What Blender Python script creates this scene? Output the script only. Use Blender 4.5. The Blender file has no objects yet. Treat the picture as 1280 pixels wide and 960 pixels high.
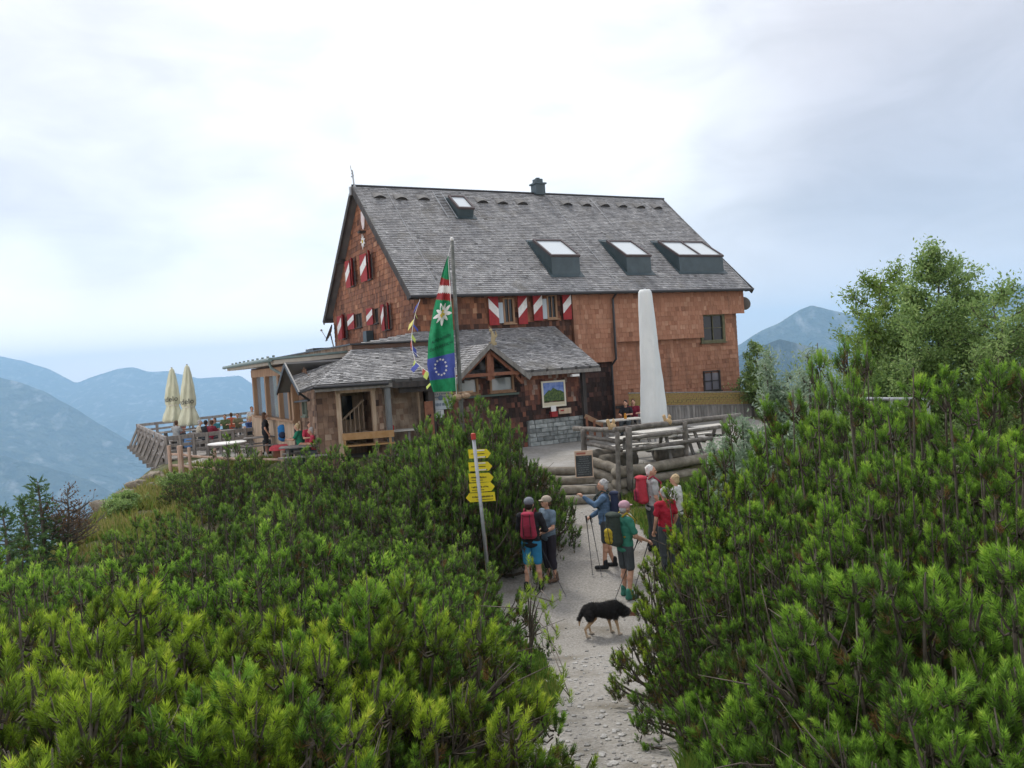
import bpy, math, random
import numpy as np
from math import radians, sin, cos, pi, hypot, tan, sqrt, exp, atan2
from mathutils import Vector, Matrix

# ------------------------------------------------------------------ camera
S = bpy.context.scene
COL = S.collection
f_px = 1030.0
ROLL, PITCH = radians(3.7), radians(1.35)
EYE = Vector((0, 0, 3.0))
Fv = Vector((0, cos(PITCH), -sin(PITCH))); U0 = Vector((0, sin(PITCH), cos(PITCH))); R0 = Vector((1, 0, 0))
Xc = R0 * cos(ROLL) - U0 * sin(ROLL); Yc = R0 * sin(ROLL) + U0 * cos(ROLL)
cam_d = bpy.data.cameras.new('camera'); cam = bpy.data.objects.new('camera', cam_d); COL.objects.link(cam)
cam_d.sensor_width = 36; cam_d.lens = 36 * f_px / 1280
cam_d.clip_start = 0.1; cam_d.clip_end = 60000
m = Matrix((Xc, Yc, -Fv)).transposed().to_4x4(); m.translation = EYE
cam.matrix_world = m
S.camera = cam
S.view_settings.view_transform = 'Standard'; S.view_settings.look = 'None'
S.view_settings.exposure = 0.84; S.view_settings.gamma = 1.0
S.cycles.max_bounces = 6; S.cycles.transparent_max_bounces = 8; S.cycles.volume_bounces = 2
S.cycles.diffuse_bounces = 3; S.cycles.glossy_bounces = 2

# ------------------------------------------------------------------ light
SUN_EL, SUN_AZ = radians(52), radians(-25)          # azimuth from +y towards +x
W = bpy.data.worlds.new('World'); S.world = W; W.use_nodes = True
nt = W.node_tree; N = nt.nodes; Lk = nt.links
for n_ in list(N): N.remove(n_)
def wn(t, **k):
    n_ = N.new(t)
    for a, b in k.items(): setattr(n_, a, b)
    return n_
out = wn('ShaderNodeOutputWorld'); bg = wn('ShaderNodeBackground'); bg.inputs[1].default_value = 0.095
Lk.new(bg.outputs[0], out.inputs[0])
sky = wn('ShaderNodeTexSky', sky_type='NISHITA', sun_disc=False, sun_elevation=SUN_EL, sun_rotation=SUN_AZ)
tc = wn('ShaderNodeTexCoord')
mp = wn('ShaderNodeMapping'); mp.inputs['Scale'].default_value = (1, 1, 2.6)
Lk.new(tc.outputs['Generated'], mp.inputs[0])
nz = wn('ShaderNodeTexNoise'); nz.inputs['Scale'].default_value = 2.4; nz.inputs['Detail'].default_value = 7; nz.inputs['Roughness'].default_value = 0.52; nz.inputs['Distortion'].default_value = 0.35
Lk.new(mp.outputs[0], nz.inputs['Vector'])
rp = wn('ShaderNodeValToRGB'); e = rp.color_ramp.elements
e[0].position = 0.34; e[0].color = (5.2, 5.15, 5.6, 1); e[1].position = 0.72; e[1].color = (7.5, 7.4, 7.5, 1)
x_ = e.new(0.5); x_.color = (6.5, 6.4, 6.65, 1)
Lk.new(nz.outputs[0], rp.inputs[0])
def wmath(op, a, b=None):
    n_ = wn('ShaderNodeMath', operation=op)
    for i, v_ in enumerate((a, b)):
        if v_ is None: continue
        if hasattr(v_, 'is_output'): Lk.new(v_, n_.inputs[i])
        else: n_.inputs[i].default_value = v_
    return n_.outputs[0]
def wdir(px, py):
    d = Fv + Xc * ((px - 640) / f_px) - Yc * ((py - 480) / f_px)
    return d.normalized()
def spot(px, py, width, wob=0.05):
    d = wdir(px, py)
    vm = wn('ShaderNodeVectorMath', operation='DOT_PRODUCT'); vm.inputs[1].default_value = d
    nrm = wn('ShaderNodeVectorMath', operation='NORMALIZE'); Lk.new(tc.outputs['Generated'], nrm.inputs[0])
    Lk.new(nrm.outputs[0], vm.inputs[0])
    mr = wn('ShaderNodeMapRange', interpolation_type='SMOOTHSTEP')
    a = wmath('ADD', vm.outputs['Value'], wmath('MULTIPLY', wmath('SUBTRACT', nz.outputs[0], 0.5), 1.1 * (1 - cos(width))))
    Lk.new(a, mr.inputs[0]); mr.inputs[1].default_value = cos(width * 1.35); mr.inputs[2].default_value = 1.0
    return mr.outputs[0]
colr = rp.outputs[0]
def wmix(fac, col, cur, mode='MIX'):
    mx = wn('ShaderNodeMix', data_type='RGBA', blend_type=mode)
    if hasattr(fac, 'is_output'): Lk.new(fac, mx.inputs[0])
    else: mx.inputs[0].default_value = fac
    Lk.new(cur, mx.inputs[6])
    if hasattr(col, 'is_output'): Lk.new(col, mx.inputs[7])
    else: mx.inputs[7].default_value = (*col, 1)
    return mx.outputs[2]
colr = wmix(wmath('MULTIPLY', spot(1150, 270, 0.42, .12), 0.8), (4.7, 4.5, 4.7), colr)
colr = wmix(wmath('MULTIPLY', spot(1290, 330, 0.25, .08), 0.7), (3.4, 3.5, 4.1), colr)
colr = wmix(wmath('MULTIPLY', spot(150, 300, 0.30, .12), 0.45), (6.2, 6.3, 6.9), colr)
colr = wmix(wmath('MULTIPLY', spot(590, 130, 0.30, .07), 0.8), (8.1, 8.1, 8.1), colr)
colr = wmix(wmath('MULTIPLY', spot(785, 205, 0.07, .03), 0.6), (8.6, 8.6, 8.6), colr)
colr = wmix(wmath('MULTIPLY', spot(370, 400, 0.15, .04), 0.6), (8.3, 8.3, 8.3), colr)
colr = wmix(wmath('MULTIPLY', spot(10, 360, 0.06, .03), 0.7), (8.3, 8.3, 8.3), colr)
nz2 = wn('ShaderNodeTexNoise'); nz2.inputs['Scale'].default_value = 6.5; nz2.inputs['Detail'].default_value = 8; nz2.inputs['Roughness'].default_value = .55; nz2.inputs['Distortion'].default_value = .5; Lk.new(mp.outputs[0], nz2.inputs['Vector'])
m2_ = wn('ShaderNodeMapRange'); Lk.new(nz2.outputs[0], m2_.inputs[0]); m2_.inputs[1].default_value = .32; m2_.inputs[2].default_value = .68; m2_.inputs[3].default_value = .86; m2_.inputs[4].default_value = 1.08
cc_ = wn('ShaderNodeCombineColor')
for i_ in range(3): Lk.new(m2_.outputs[0], cc_.inputs[i_])
colr = wmix(1.0, cc_.outputs[0], colr, 'MULTIPLY')
sxyz = wn('ShaderNodeSeparateXYZ'); nrm_ = wn('ShaderNodeVectorMath', operation='NORMALIZE'); Lk.new(tc.outputs['Generated'], nrm_.inputs[0]); Lk.new(nrm_.outputs[0], sxyz.inputs[0])
hb = wn('ShaderNodeMapRange', interpolation_type='SMOOTHSTEP'); Lk.new(sxyz.outputs['Z'], hb.inputs[0]); hb.inputs[1].default_value = .16; hb.inputs[2].default_value = .0
hl = wn('ShaderNodeMapRange', interpolation_type='SMOOTHSTEP'); Lk.new(sxyz.outputs['X'], hl.inputs[0]); hl.inputs[1].default_value = .25; hl.inputs[2].default_value = -.25; hl.inputs[3].default_value = .35; hl.inputs[4].default_value = 1.0
colr = wmix(wmath('MULTIPLY', hb.outputs[0], hl.outputs[0]), (15.0, 13.2, 12.4), colr)
colr = wmix(0.10, sky.outputs[0], colr)
Lk.new(colr, bg.inputs[0])
sl = bpy.data.lights.new('sun', 'SUN'); sl.energy = 1.5; sl.angle = radians(14); sl.color = (1, .96, .9)
sun = bpy.data.objects.new('sun', sl); COL.objects.link(sun)
sd = Vector((sin(SUN_AZ) * cos(SUN_EL), cos(SUN_AZ) * cos(SUN_EL), sin(SUN_EL)))
sun.rotation_euler = sd.to_track_quat('Z', 'Y').to_euler()

# ------------------------------------------------------------------ helpers
def ray(x, y): return Fv + Xc * ((x - 640) / f_px) - Yc * ((y - 480) / f_px)
def at(x, y, D):
    d = ray(x, y); return EYE + d * (D / d.y)
def atz(x, y, z):
    d = ray(x, y); return EYE + d * ((z - 3.0) / d.z)
RNG = random.Random(7)
ROOTM = {}
def srgb(r, g, b):
    c = lambda v: (v / 255 / 12.92) if v / 255 <= .04045 else ((v / 255 + .055) / 1.055) ** 2.4
    return (c(r), c(g), c(b))

MATS = {}
def mat(name, c1, c2=None, rough=0.8, scale=8.0, detail=5.0, stretch=(1, 1, 1), bump=0.0, bscale=None, metallic=0.0,
        tone=0.0, spec=0.3, ramp=None, c3=None, s3=1.0, f3=0.5, trans=0.0, lo=0.35, hi=0.65, coord='Object', d3=4, bdist=.02, st3=None):
    if name in MATS: return MATS[name]
    m_ = bpy.data.materials.new(name); m_.use_nodes = True; t = m_.node_tree; b = t.nodes['Principled BSDF']
    MATS[name] = m_
    b.inputs['Roughness'].default_value = rough; b.inputs['Metallic'].default_value = metallic
    b.inputs['Specular IOR Level'].default_value = spec
    new = t.nodes.new; ln = t.links.new
    tcn = new('ShaderNodeTexCoord'); mpn = new('ShaderNodeMapping'); mpn.inputs['Scale'].default_value = stretch
    ln(tcn.outputs[coord], mpn.inputs[0])
    def mix(fac, a, c, mode='MIX'):
        mx = new('ShaderNodeMix'); mx.data_type = 'RGBA'; mx.blend_type = mode
        for i, v_ in ((0, fac), (6, a), (7, c)):
            if hasattr(v_, 'is_output'): ln(v_, mx.inputs[i])
            else: mx.inputs[i].default_value = v_ if i == 0 else (*v_[:3], 1)
        return mx.outputs[2]
    nzn = new('ShaderNodeTexNoise'); nzn.inputs['Scale'].default_value = scale; nzn.inputs['Detail'].default_value = detail
    ln(mpn.outputs[0], nzn.inputs['Vector'])
    mr = new('ShaderNodeMapRange'); mr.inputs[1].default_value = lo; mr.inputs[2].default_value = hi
    ln(nzn.outputs[0], mr.inputs[0])
    cur = c1
    if ramp:
        at_ = new('ShaderNodeAttribute'); at_.attribute_name = 'tone'
        cr = new('ShaderNodeValToRGB'); cr.color_ramp.interpolation = 'LINEAR'
        el = cr.color_ramp.elements
        el[0].position, el[0].color = ramp[0][0], (*ramp[0][1], 1)
        el[1].position, el[1].color = ramp[-1][0], (*ramp[-1][1], 1)
        for p_, c_ in ramp[1:-1]:
            q = el.new(p_); q.color = (*c_, 1)
        ln(at_.outputs['Fac'], cr.inputs[0]); cur = cr.outputs[0]
        if c2: cur = mix(mr.outputs[0], cur, mix(0.55, cur, c2))
    elif c2: cur = mix(mr.outputs[0], c1, c2)
    if c3:
        n3 = new('ShaderNodeTexNoise'); n3.inputs['Scale'].default_value = s3; n3.inputs['Detail'].default_value = d3
        mp3 = new('ShaderNodeMapping'); mp3.inputs['Scale'].default_value = st3 or (1, 1, 1); ln(tcn.outputs[coord], mp3.inputs[0]); ln(mp3.outputs[0], n3.inputs['Vector'])
        m3 = new('ShaderNodeMapRange'); m3.inputs[1].default_value = f3; m3.inputs[2].default_value = f3 + .18
        ln(n3.outputs[0], m3.inputs[0]); cur = mix(m3.outputs[0], cur, c3)
    if tone and not ramp:
        at_ = new('ShaderNodeAttribute'); at_.attribute_name = 'tone'
        mt = new('ShaderNodeMapRange'); mt.inputs[3].default_value = 1 - tone; mt.inputs[4].default_value = 1 + tone
        ln(at_.outputs['Fac'], mt.inputs[0])
        cb = new('ShaderNodeCombineColor')
        for i in range(3): ln(mt.outputs[0], cb.inputs[i])
        cur = mix(1.0, cur, cb.outputs[0], 'MULTIPLY')
    if hasattr(cur, 'is_output'): ln(cur, b.inputs['Base Color'])
    else: b.inputs['Base Color'].default_value = (*cur[:3], 1)
    if bump:
        bn = new('ShaderNodeTexNoise'); bn.inputs['Scale'].default_value = bscale or scale * 2; bn.inputs['Detail'].default_value = 6
        ln(mpn.outputs[0], bn.inputs['Vector'])
        bp = new('ShaderNodeBump'); bp.inputs['Strength'].default_value = bump; bp.inputs['Distance'].default_value = bdist
        ln(bn.outputs[0], bp.inputs['Height']); ln(bp.outputs[0], b.inputs['Normal'])
    if trans:
        tb = new('ShaderNodeBsdfTranslucent'); ms = new('ShaderNodeMixShader'); ms.inputs[0].default_value = trans
        if hasattr(cur, 'is_output'): ln(cur, tb.inputs[0])
        else: tb.inputs[0].default_value = (*cur[:3], 1)
        ln(b.outputs[0], ms.inputs[1]); ln(tb.outputs[0], ms.inputs[2])
        ln(ms.outputs[0], t.nodes['Material Output'].inputs[0])
    return m_

class MB:
    def __init__(s): s.v = []; s.f = []; s.t = []; s.m = []
    def add(s, vs, fs, tone=0.5, mi=0):
        o = len(s.v); s.v.extend(tuple(q) for q in vs)
        for q in fs: s.f.append([i + o for i in q]); s.t.append(tone); s.m.append(mi)
    def box(s, c, size, rz=0, tone=0.5, M_=None, mi=0):
        hx, hy, hz = [q / 2 for q in size]
        R = M_ or Matrix.Rotation(rz, 3, 'Z'); c = Vector(c)
        vs = [c + R @ Vector((x * hx, y * hy, z * hz)) for z in (-1, 1) for y in (-1, 1) for x in (-1, 1)]
        s.add(vs, [(0, 2, 3, 1), (4, 5, 7, 6), (0, 1, 5, 4), (2, 6, 7, 3), (1, 3, 7, 5), (0, 4, 6, 2)], tone, mi)
    def beam(s, p0, p1, w, h, up=(0, 0, 1), tone=0.5, mi=0):
        p0, p1 = Vector(p0), Vector(p1); d = (p1 - p0); L = d.length; d.normalize()
        sd_ = d.cross(Vector(up))
        if sd_.length < 1e-4: sd_ = d.cross(Vector((1, 0, 0)))
        sd_.normalize(); u2 = sd_.cross(d)
        R = Matrix((d, sd_, u2)).transposed()
        s.box((p0 + p1) / 2, (L, w, h), tone=tone, M_=R, mi=mi)
    def tube(s, pts, rs, n=8, tone=0.5, cap=True, mi=0):
        pts = [Vector(p) for p in pts]
        if not hasattr(rs, '__len__'): rs = [rs] * len(pts)
        rings = []; prev = None
        for i, p in enumerate(pts):
            d = (pts[min(i + 1, len(pts) - 1)] - pts[max(i - 1, 0)])
            if d.length < 1e-9: d = Vector((0, 0, 1))
            d.normalize()
            a = (prev - d * prev.dot(d)) if prev is not None else d.cross(Vector((.13, .97, .2)) if abs(d.z) > .7 else Vector((0, 0, 1)))
            a.normalize(); prev = a; b = d.cross(a)
            rings.append([p + (a * cos(2 * pi * k / n) + b * sin(2 * pi * k / n)) * rs[i] for k in range(n)])
        vs = [q for r_ in rings for q in r_]; fs = []
        for i in range(len(pts) - 1):
            for k in range(n): fs.append((i * n + k, i * n + (k + 1) % n, (i + 1) * n + (k + 1) % n, (i + 1) * n + k))
        if cap: fs.append(tuple(range(n))[::-1]); fs.append(tuple((len(pts) - 1) * n + k for k in range(n)))
        s.add(vs, fs, tone, mi)
    def sphere(s, c, r, n=8, m_=6, tone=0.5, R=None, mi=0):
        if not hasattr(r, '__len__'): r = (r, r, r)
        c = Vector(c); vs = [];
        for i in range(1, m_):
            th = pi * i / m_
            for k in range(n):
                ph = 2 * pi * k / n
                q = Vector((r[0] * sin(th) * cos(ph), r[1] * sin(th) * sin(ph), r[2] * cos(th)))
                vs.append(c + (R @ q if R else q))
        q = Vector((0, 0, r[2])); vs.append(c + (R @ q if R else q)); q = -q; vs.append(c + (R @ q if R else q))
        fs = []; T = (m_ - 1) * n
        for i in range(m_ - 2):
            for k in range(n): fs.append((i * n + k, (i + 1) * n + k, (i + 1) * n + (k + 1) % n, i * n + (k + 1) % n))
        for k in range(n):
            fs.append((T, k, (k + 1) % n)); fs.append((T + 1, (m_ - 2) * n + (k + 1) % n, (m_ - 2) * n + k))
        s.add(vs, fs, tone, mi)
    def prism(s, poly, d, tone=0.5, mi=0):       # poly list of 3d, extruded by vector d
        poly = [Vector(p) for p in poly]; d = Vector(d); n = len(poly)
        vs = poly + [p + d for p in poly]
        fs = [tuple(range(n))[::-1], tuple(range(n, 2 * n))] + [(i, (i + 1) % n, (i + 1) % n + n, i + n) for i in range(n)]
        s.add(vs, fs, tone, mi)

def mesh_from(name, v, f, tone=None, mats=(), mi=None, smooth=False):
    me = bpy.data.meshes.new(name); me.from_pydata([tuple(q) for q in v], [], f)
    if tone is not None and len(tone):
        a = me.attributes.new('tone', 'FLOAT', 'FACE'); a.data.foreach_set('value', np.asarray(tone, dtype=np.float32))
    for q in mats: me.materials.append(q)
    if mi is not None and any(mi): me.polygons.foreach_set('material_index', mi)
    if smooth: me.polygons.foreach_set('use_smooth', [True] * len(me.polygons))
    me.update(); return me
def tag(o, label=None, cat=None, group=None, kind=None):
    if label: o['label'] = label
    if cat: o['category'] = cat
    if group: o['group'] = group
    if kind: o['kind'] = kind
    return o
def thing(name, label, cat, loc=(0, 0, 0), rz=0, group=None):
    o = bpy.data.objects.new(name, None); COL.objects.link(o); o.empty_display_size = .2
    o.location = loc; o.rotation_euler = (0, 0, rz)
    ROOTM[o] = Matrix.Translation(Vector(loc)) @ Matrix.Rotation(rz, 4, 'Z')
    return tag(o, label, cat, group)
def obj(name, mb, mats, parent=None, loc=None, world=False, smooth=False, label=None, cat=None, group=None, kind=None):
    if not isinstance(mats, (list, tuple)): mats = [mats]
    v = mb.v; root = parent
    if parent is not None:
        while root.parent: root = root.parent
        if world:
            Mi = ROOTM[root].inverted(); v = [Mi @ Vector(q) for q in v]
    elif loc is not None:
        L0 = Vector(loc); v = [Vector(q) - L0 for q in v]
    o = bpy.data.objects.new(name, mesh_from(name, v, mb.f, mb.t, mats, mb.m, smooth)); COL.objects.link(o)
    if parent is not None: o.parent = parent
    elif loc is not None: o.location = loc
    return tag(o, label, cat, group, kind)
def copy_tree(o, parent=None):
    c = o.copy(); COL.objects.link(c)
    if parent is not None: c.parent = parent
    for ch in list(o.children): copy_tree(ch, c)
    return c

# ------------------------------------------------------------------ house frame
HO = Vector((-3.474, 30.0, 0)); HRZ = radians(27.2)
Uh = Vector((cos(HRZ), sin(HRZ), 0)); Vh = Vector((-sin(HRZ), cos(HRZ), 0))
def H(a, b, z): return Vector((HO.x, HO.y, 0)) + Uh * a + Vh * b + Vector((0, 0, z))

# ------------------------------------------------------------------ terrain
TZ = 0.05
def smooth(x): x = np.clip(x, 0, 1); return x * x * (3 - 2 * x)
EDGE = np.array([(-60, 31.5), (-14, 30.0), (-10, 27.6), (-6, 25.2), (-3, 24.3), (-0.5, 23.4), (1.0, 21.9), (2.4, 20.75), (5.7, 22.1), (9, 23.4), (14, 25.0), (60, 27)])
def vnoise(x, y, s, seed):
    x = x * s + seed * 17.3; y = y * s + seed * 9.1
    return (np.sin(x * 1.3 + 1.7 * np.sin(y * .9)) + np.sin(y * 1.7 + 1.3 * np.sin(x * 1.1 + 2)) + np.sin((x + y) * .8)) / 3
def ground(x, y):
    x = np.asarray(x, float); y = np.asarray(y, float)
    pth = np.interp(y, [-30, 0, 5, 10, 12.5, 14, 15.4, 16, 20, 60], [6, 1.45, .35, -.9, -1.40, -1.38, -1.3, -1.22, -.62, -.55])
    lft = np.interp(y, [-30, 0, 5, 10, 15, 20, 25, 29, 60], [5, 1.1, .2, -.95, -1.25, -.9, -.55, -.3, -.2])
    rgt = np.interp(y, [-30, 0, 5, 10, 15, 20, 26, 60], [6, 1.5, .55, -.75, -1.15, -.6, 0.0, 0.0])
    cx = np.interp(y, [0, 5, 9, 13, 16, 20, 24], [.2, .55, 1.1, 1.2, 1.1, 1.3, .9])
    hw = np.interp(y, [0, 5, 9, 13, 16, 20, 24], [.5, .55, .8, 1.1, 1.3, .9, 1.0])
    wl = smooth((cx - hw - x) / 1.5); wr = smooth((x - cx - hw) / 1.2)
    z = pth * (1 - wl) * (1 - wr) + lft * wl + rgt * wr
    z = z + .05 * vnoise(x, y, .9, 1) * np.maximum(wl, wr)
    e_ = np.interp(x, EDGE[:, 0], EDGE[:, 1])
    w = np.where((x > -.6) & (x < 8), .3, 1.6)
    t = smooth((y - e_) / w)
    z = z * (1 - t) + (TZ + .28 * smooth((x + 8.6) / .8) * smooth((-1.2 - x) / 1.5) * smooth((29.5 - y) / 1.5)) * t
    xc = -6.2 - .225 * np.clip(y, 0, 40)
    d = np.maximum(0, xc - x)
    z = z - .35 * np.minimum(d, 2.5) - .85 * np.maximum(0, d - 1.2) + .22 * vnoise(x, y, .8, 4) * smooth(d / 2)
    z = z - .55 * np.maximum(0, x - 20) - .6 * np.maximum(0, y - 58) - .2 * np.maximum(0, -y - 30)
    far = np.hypot(x, y)
    z = z + 12 * vnoise(x, y, .02, 2) * smooth((far - 120) / 300)
    return np.maximum(z, -1050 + 40 * vnoise(x, y, .002, 3))
def gz(x, y): return float(ground(x, y))
def gat(px, py, lo=2.0, hi=60.0):
    d = ray(px, py); D = lo
    while D < hi:
        p = EYE + d * (D / d.y)
        if p.z <= gz(p.x, p.y): return p
        D += .05
    return p
def axis(lo, hi, fine_lo, fine_hi, step, n):
    c = list(np.arange(fine_lo, fine_hi, step))
    a = fine_lo - np.geomspace(step, fine_lo - lo, n)[::-1]; b = fine_hi + np.geomspace(step, hi - fine_hi, n)
    return np.array(list(a) + c + list(b))
xs = axis(-9400, 9400, -17, 14, .25, 60); ys = axis(-600, 12600, -2, 34, .25, 60)
GX, GY = np.meshgrid(xs, ys); GZ = ground(GX, GY)
nx, ny = len(xs), len(ys)
_cl = np.interp(GY, [0, 5, 7, 9, 13, 14.5, 16, 20, 22], [.15, .33, .62, .95, 1.15, 1.0, 1.0, 1.45, 1.2])
_wl = np.interp(GY, [0, 5, 7, 9, 12, 13.5, 14.5, 16.2, 18, 20, 22], [.6, .55, .55, .65, .95, 1.45, 1.7, 1.55, 1.1, .8, .8])
_wr = np.interp(GY, [0, 5, 7, 9, 12, 14, 16, 20, 22], [.6, .6, .75, 1.0, 1.3, 1.6, 1.8, 1.2, 1.2])
_in = np.minimum(GX - (_cl - _wl), (_cl + _wr) - GX)
GZ = GZ - .07 * smooth(_in / .3) * (GY < 21.6) * (GY > -1.3)
_e = np.interp(GX, EDGE[:, 0], EDGE[:, 1]) + np.where((GX > -.6) & (GX < 8), .42, 1.7)
GZ = GZ - .05 * smooth((GY - _e - .1) / .3) * (GX > -13.2) * (GX < 10) * (GY < _e + 22)
V_ = np.stack([GX.ravel(), GY.ravel(), GZ.ravel()], 1)
idx = np.arange(nx * ny).reshape(ny, nx)
F_ = np.stack([idx[:-1, :-1].ravel(), idx[:-1, 1:].ravel(), idx[1:, 1:].ravel(), idx[1:, :-1].ravel()], 1)
g_mat = mat('ground_soil', (.055, .075, .02), (.11, .095, .045), scale=1.6, rough=.95, bump=.7, bscale=14, c3=(.17, .155, .125), s3=.55, f3=.56)
gr = bpy.data.objects.new('ground', mesh_from('ground', V_, F_.tolist(), mats=[g_mat], smooth=True)); COL.objects.link(gr)
tag(gr, kind='structure')

# gravel path and terrace floor as sheets a little above the ground
def sheet(name, rows, m_, dz=.02, nx_=16):
    v, f = [], []
    for (L_, R_) in rows:
        for k in range(nx_ + 1):
            q = Vector(L_).lerp(Vector(R_), k / nx_)
            v.append((q[0], q[1], gz(q[0], q[1]) + dz))
    for i in range(len(rows) - 1):
        for k in range(nx_):
            a = i * (nx_ + 1) + k; f.append((a, a + 1, a + nx_ + 2, a + nx_ + 1))
    o = bpy.data.objects.new(name, mesh_from(name, v, f, mats=[m_], smooth=True)); COL.objects.link(o)
    return tag(o, kind='structure')
gravel = mat('pale_gravel', (.36, .34, .31), (.24, .225, .20), scale=26, detail=10, rough=.95, bump=1.0, bscale=42, c3=(.19, .17, .135), s3=1.3, f3=.54, d3=9)
prow = []
cl = lambda y: float(np.interp(y, [0, 5, 7, 9, 13, 14.5, 16, 20, 22], [.15, .33, .62, .95, 1.15, 1.0, 1.0, 1.45, 1.2]))
wl_ = lambda y: float(np.interp(y, [0, 5, 7, 9, 12, 13.5, 14.5, 16.2, 18, 20, 22], [.6, .55, .55, .65, .95, 1.45, 1.7, 1.55, 1.1, .8, .8]))
wr_ = lambda y: float(np.interp(y, [0, 5, 7, 9, 12, 14, 16, 20, 22], [.6, .6, .75, 1.0, 1.3, 1.6, 1.8, 1.2, 1.2]))
for i in range(240):
    y = -1.5 + i * .096
    j1 = .10 * sin(y * 2.7) + .06 * sin(y * 6.1 + 1) + .03 * sin(y * 13); j2 = .10 * sin(y * 2.1 + 2) + .06 * sin(y * 7.3) + .03 * sin(y * 15)
    prow.append(((cl(y) - wl_(y) + j1, y, 0), (cl(y) + wr_(y) + j2, y, 0)))
sheet('path', prow, gravel, .012, 24)
trow = []
for i in range(120):
    x = -12.6 + i * .19
    e0 = float(np.interp(x, EDGE[:, 0], EDGE[:, 1]))
    w0 = .42 if -.6 < x < 8 else 1.7; trow.append(((x, e0 + w0, 0), (x, e0 + 22, 0)))
trow = [(b, a) for a, b in trow]
terr_mat = mat('terrace_gravel', (.30, .285, .26), (.22, .21, .185), scale=9, rough=.95, bump=.6, bscale=30, c3=(.33, .32, .30), s3=.7)
sheet('terrace_ground', trow, terr_mat, .006, 40)

# pebbles on the path
def pebbles():
    mb = MB(); r = random.Random(3)
    for i in range(2600):
        y = 2.6 + 9.5 * r.random() ** 1.5 if r.random() < .75 else r.uniform(3, 20); s_ = r.uniform(-1, 1); s_ = s_ * abs(s_) ** .2 if r.random() < .4 else s_
        x = cl(y) + (s_ * (wr_(y) + .15) if s_ > 0 else s_ * (wl_(y) + .15))
        k = (.006 + .024 * r.random() ** 4) * (1.4 if abs(s_) > .8 and r.random() < .2 else 1)
        z = gz(x, y) + .012
        mb.sphere((x, y, z + k * .2), (k * r.uniform(.8, 1.5), k * r.uniform(.8, 1.4), k * .7), 5, 3, tone=r.random())
    obj('pebbles', mb, mat('pebble_stone', (.42, .41, .39), (.3, .29, .27), scale=30, tone=.35), kind='stuff', label='small pale loose stones strewn over the gravel path', cat='stones')
pebbles()

# ------------------------------------------------------------------ mountains
rock = mat('mountain_slope', (.015, .03, .02), (.075, .09, .06), scale=.012, detail=14, rough=1, c3=(.30, .30, .28), s3=.0075, f3=.54, coord='Object', bump=1.0, bscale=.02, d3=12, bdist=60, st3=(1.6, 1.0, .45))
def mountain(name, prof, D, depth, base, seed, amp, m_=rock, back=1.0, nx_=260, nt_=90):
    # prof: silhouette (px, py) of the ridge seen at distance D ; builds a ridge with two flanks
    px = np.array([q[0] for q in prof], float); py = np.array([q[1] for q in prof], float)
    P = np.linspace(px[0], px[-1], nx_); Y = np.interp(P, px, py)
    r = np.random.RandomState(seed)
    top = np.array([at(a, b, D) for a, b in zip(P, Y)])
    def fbm(u_, v_, oct_=6):
        z = 0; a = 1
        for k in range(oct_):
            z = z + a * (1 - np.abs(vnoise(u_, v_, .5 * 2 ** k, seed + k * 3)) * 2); a *= .5
        return z
    ts = np.concatenate([-np.linspace(1, 0, nt_ // 3, endpoint=False), np.linspace(0, 1, nt_)])
    verts = []
    uu = (P - px[0]) / 120.
    for t in ts:
        w_ = abs(t)
        nse = fbm(uu + .6 * t, np.full_like(uu, t * 3))
        yy = top[:, 1] + (-t * depth if t >= 0 else -t * depth * back) + r.uniform(-1, 1) * 0 + 250 * fbm(uu * 1.3, np.full_like(uu, 3.3 + t), 3) * np.sin(pi * min(1, w_ * 2) / 2) * .4
        xx = top[:, 0] * (yy / top[:, 1]) ** (0.35)
        h0 = top[:, 2] + amp * .06 * fbm(uu * 6, np.full_like(uu, .3), 4) * .5
        zz = h0 * (1 - w_ ** .85) + base * w_ ** .85 + amp * nse * (w_ * (1.02 - w_)) * 1.6 - (amp * .9) * w_ * (1 - w_)
        verts.append(np.stack([xx, yy, zz], 1))
    V = np.concatenate(verts); n_ = len(P); T = len(ts)
    id_ = np.arange(n_ * T).reshape(T, n_)
    F = np.stack([id_[:-1, :-1].ravel(), id_[:-1, 1:].ravel(), id_[1:, 1:].ravel(), id_[1:, :-1].ravel()], 1)
    o = bpy.data.objects.new(name, mesh_from(name, V, F.tolist(), mats=[m_], smooth=True)); COL.objects.link(o)
    return tag(o, kind='structure')
mountain('mountain_range', [(-500, 430), (-200, 460), (-60, 440), (0, 446), (30, 452), (60, 462), (95, 480), (120, 470), (145, 463), (165, 459), (185, 465), (210, 463), (250, 474), (300, 470), (345, 500), (420, 500), (520, 480), (650, 500), (800, 480)], 10500, 4200, -1000, 3, 330)
mountain('mountain_ridge', [(-600, 430), (-300, 450), (-80, 470), (-20, 468), (20, 478), (60, 492), (100, 515), (150, 545), (200, 580), (260, 610), (330, 640), (420, 690)], 5600, 2700, -1000, 11, 260)
mountain('mountain_shoulder', [(-500, 560), (-100, 560), (0, 570), (60, 585), (110, 600), (160, 625), (230, 660), (300, 690)], 4300, 1500, -1000, 21, 160)
mountain('mountain_peak', [(700, 480), (800, 470), (880, 455), (925, 432), (950, 415), (975, 404), (1000, 388), (1015, 382), (1045, 390), (1090, 398), (1150, 402), (1210, 385), (1250, 362), (1300, 352), (1400, 350), (1700, 400)], 5400, 1900, -900, 31, 190)
mountain('mountain_spur', [(760, 520), (850, 490), (905, 455), (935, 440), (975, 425), (1040, 440), (1120, 470), (1300, 500)], 2900, 1000, -800, 41, 90)

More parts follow.
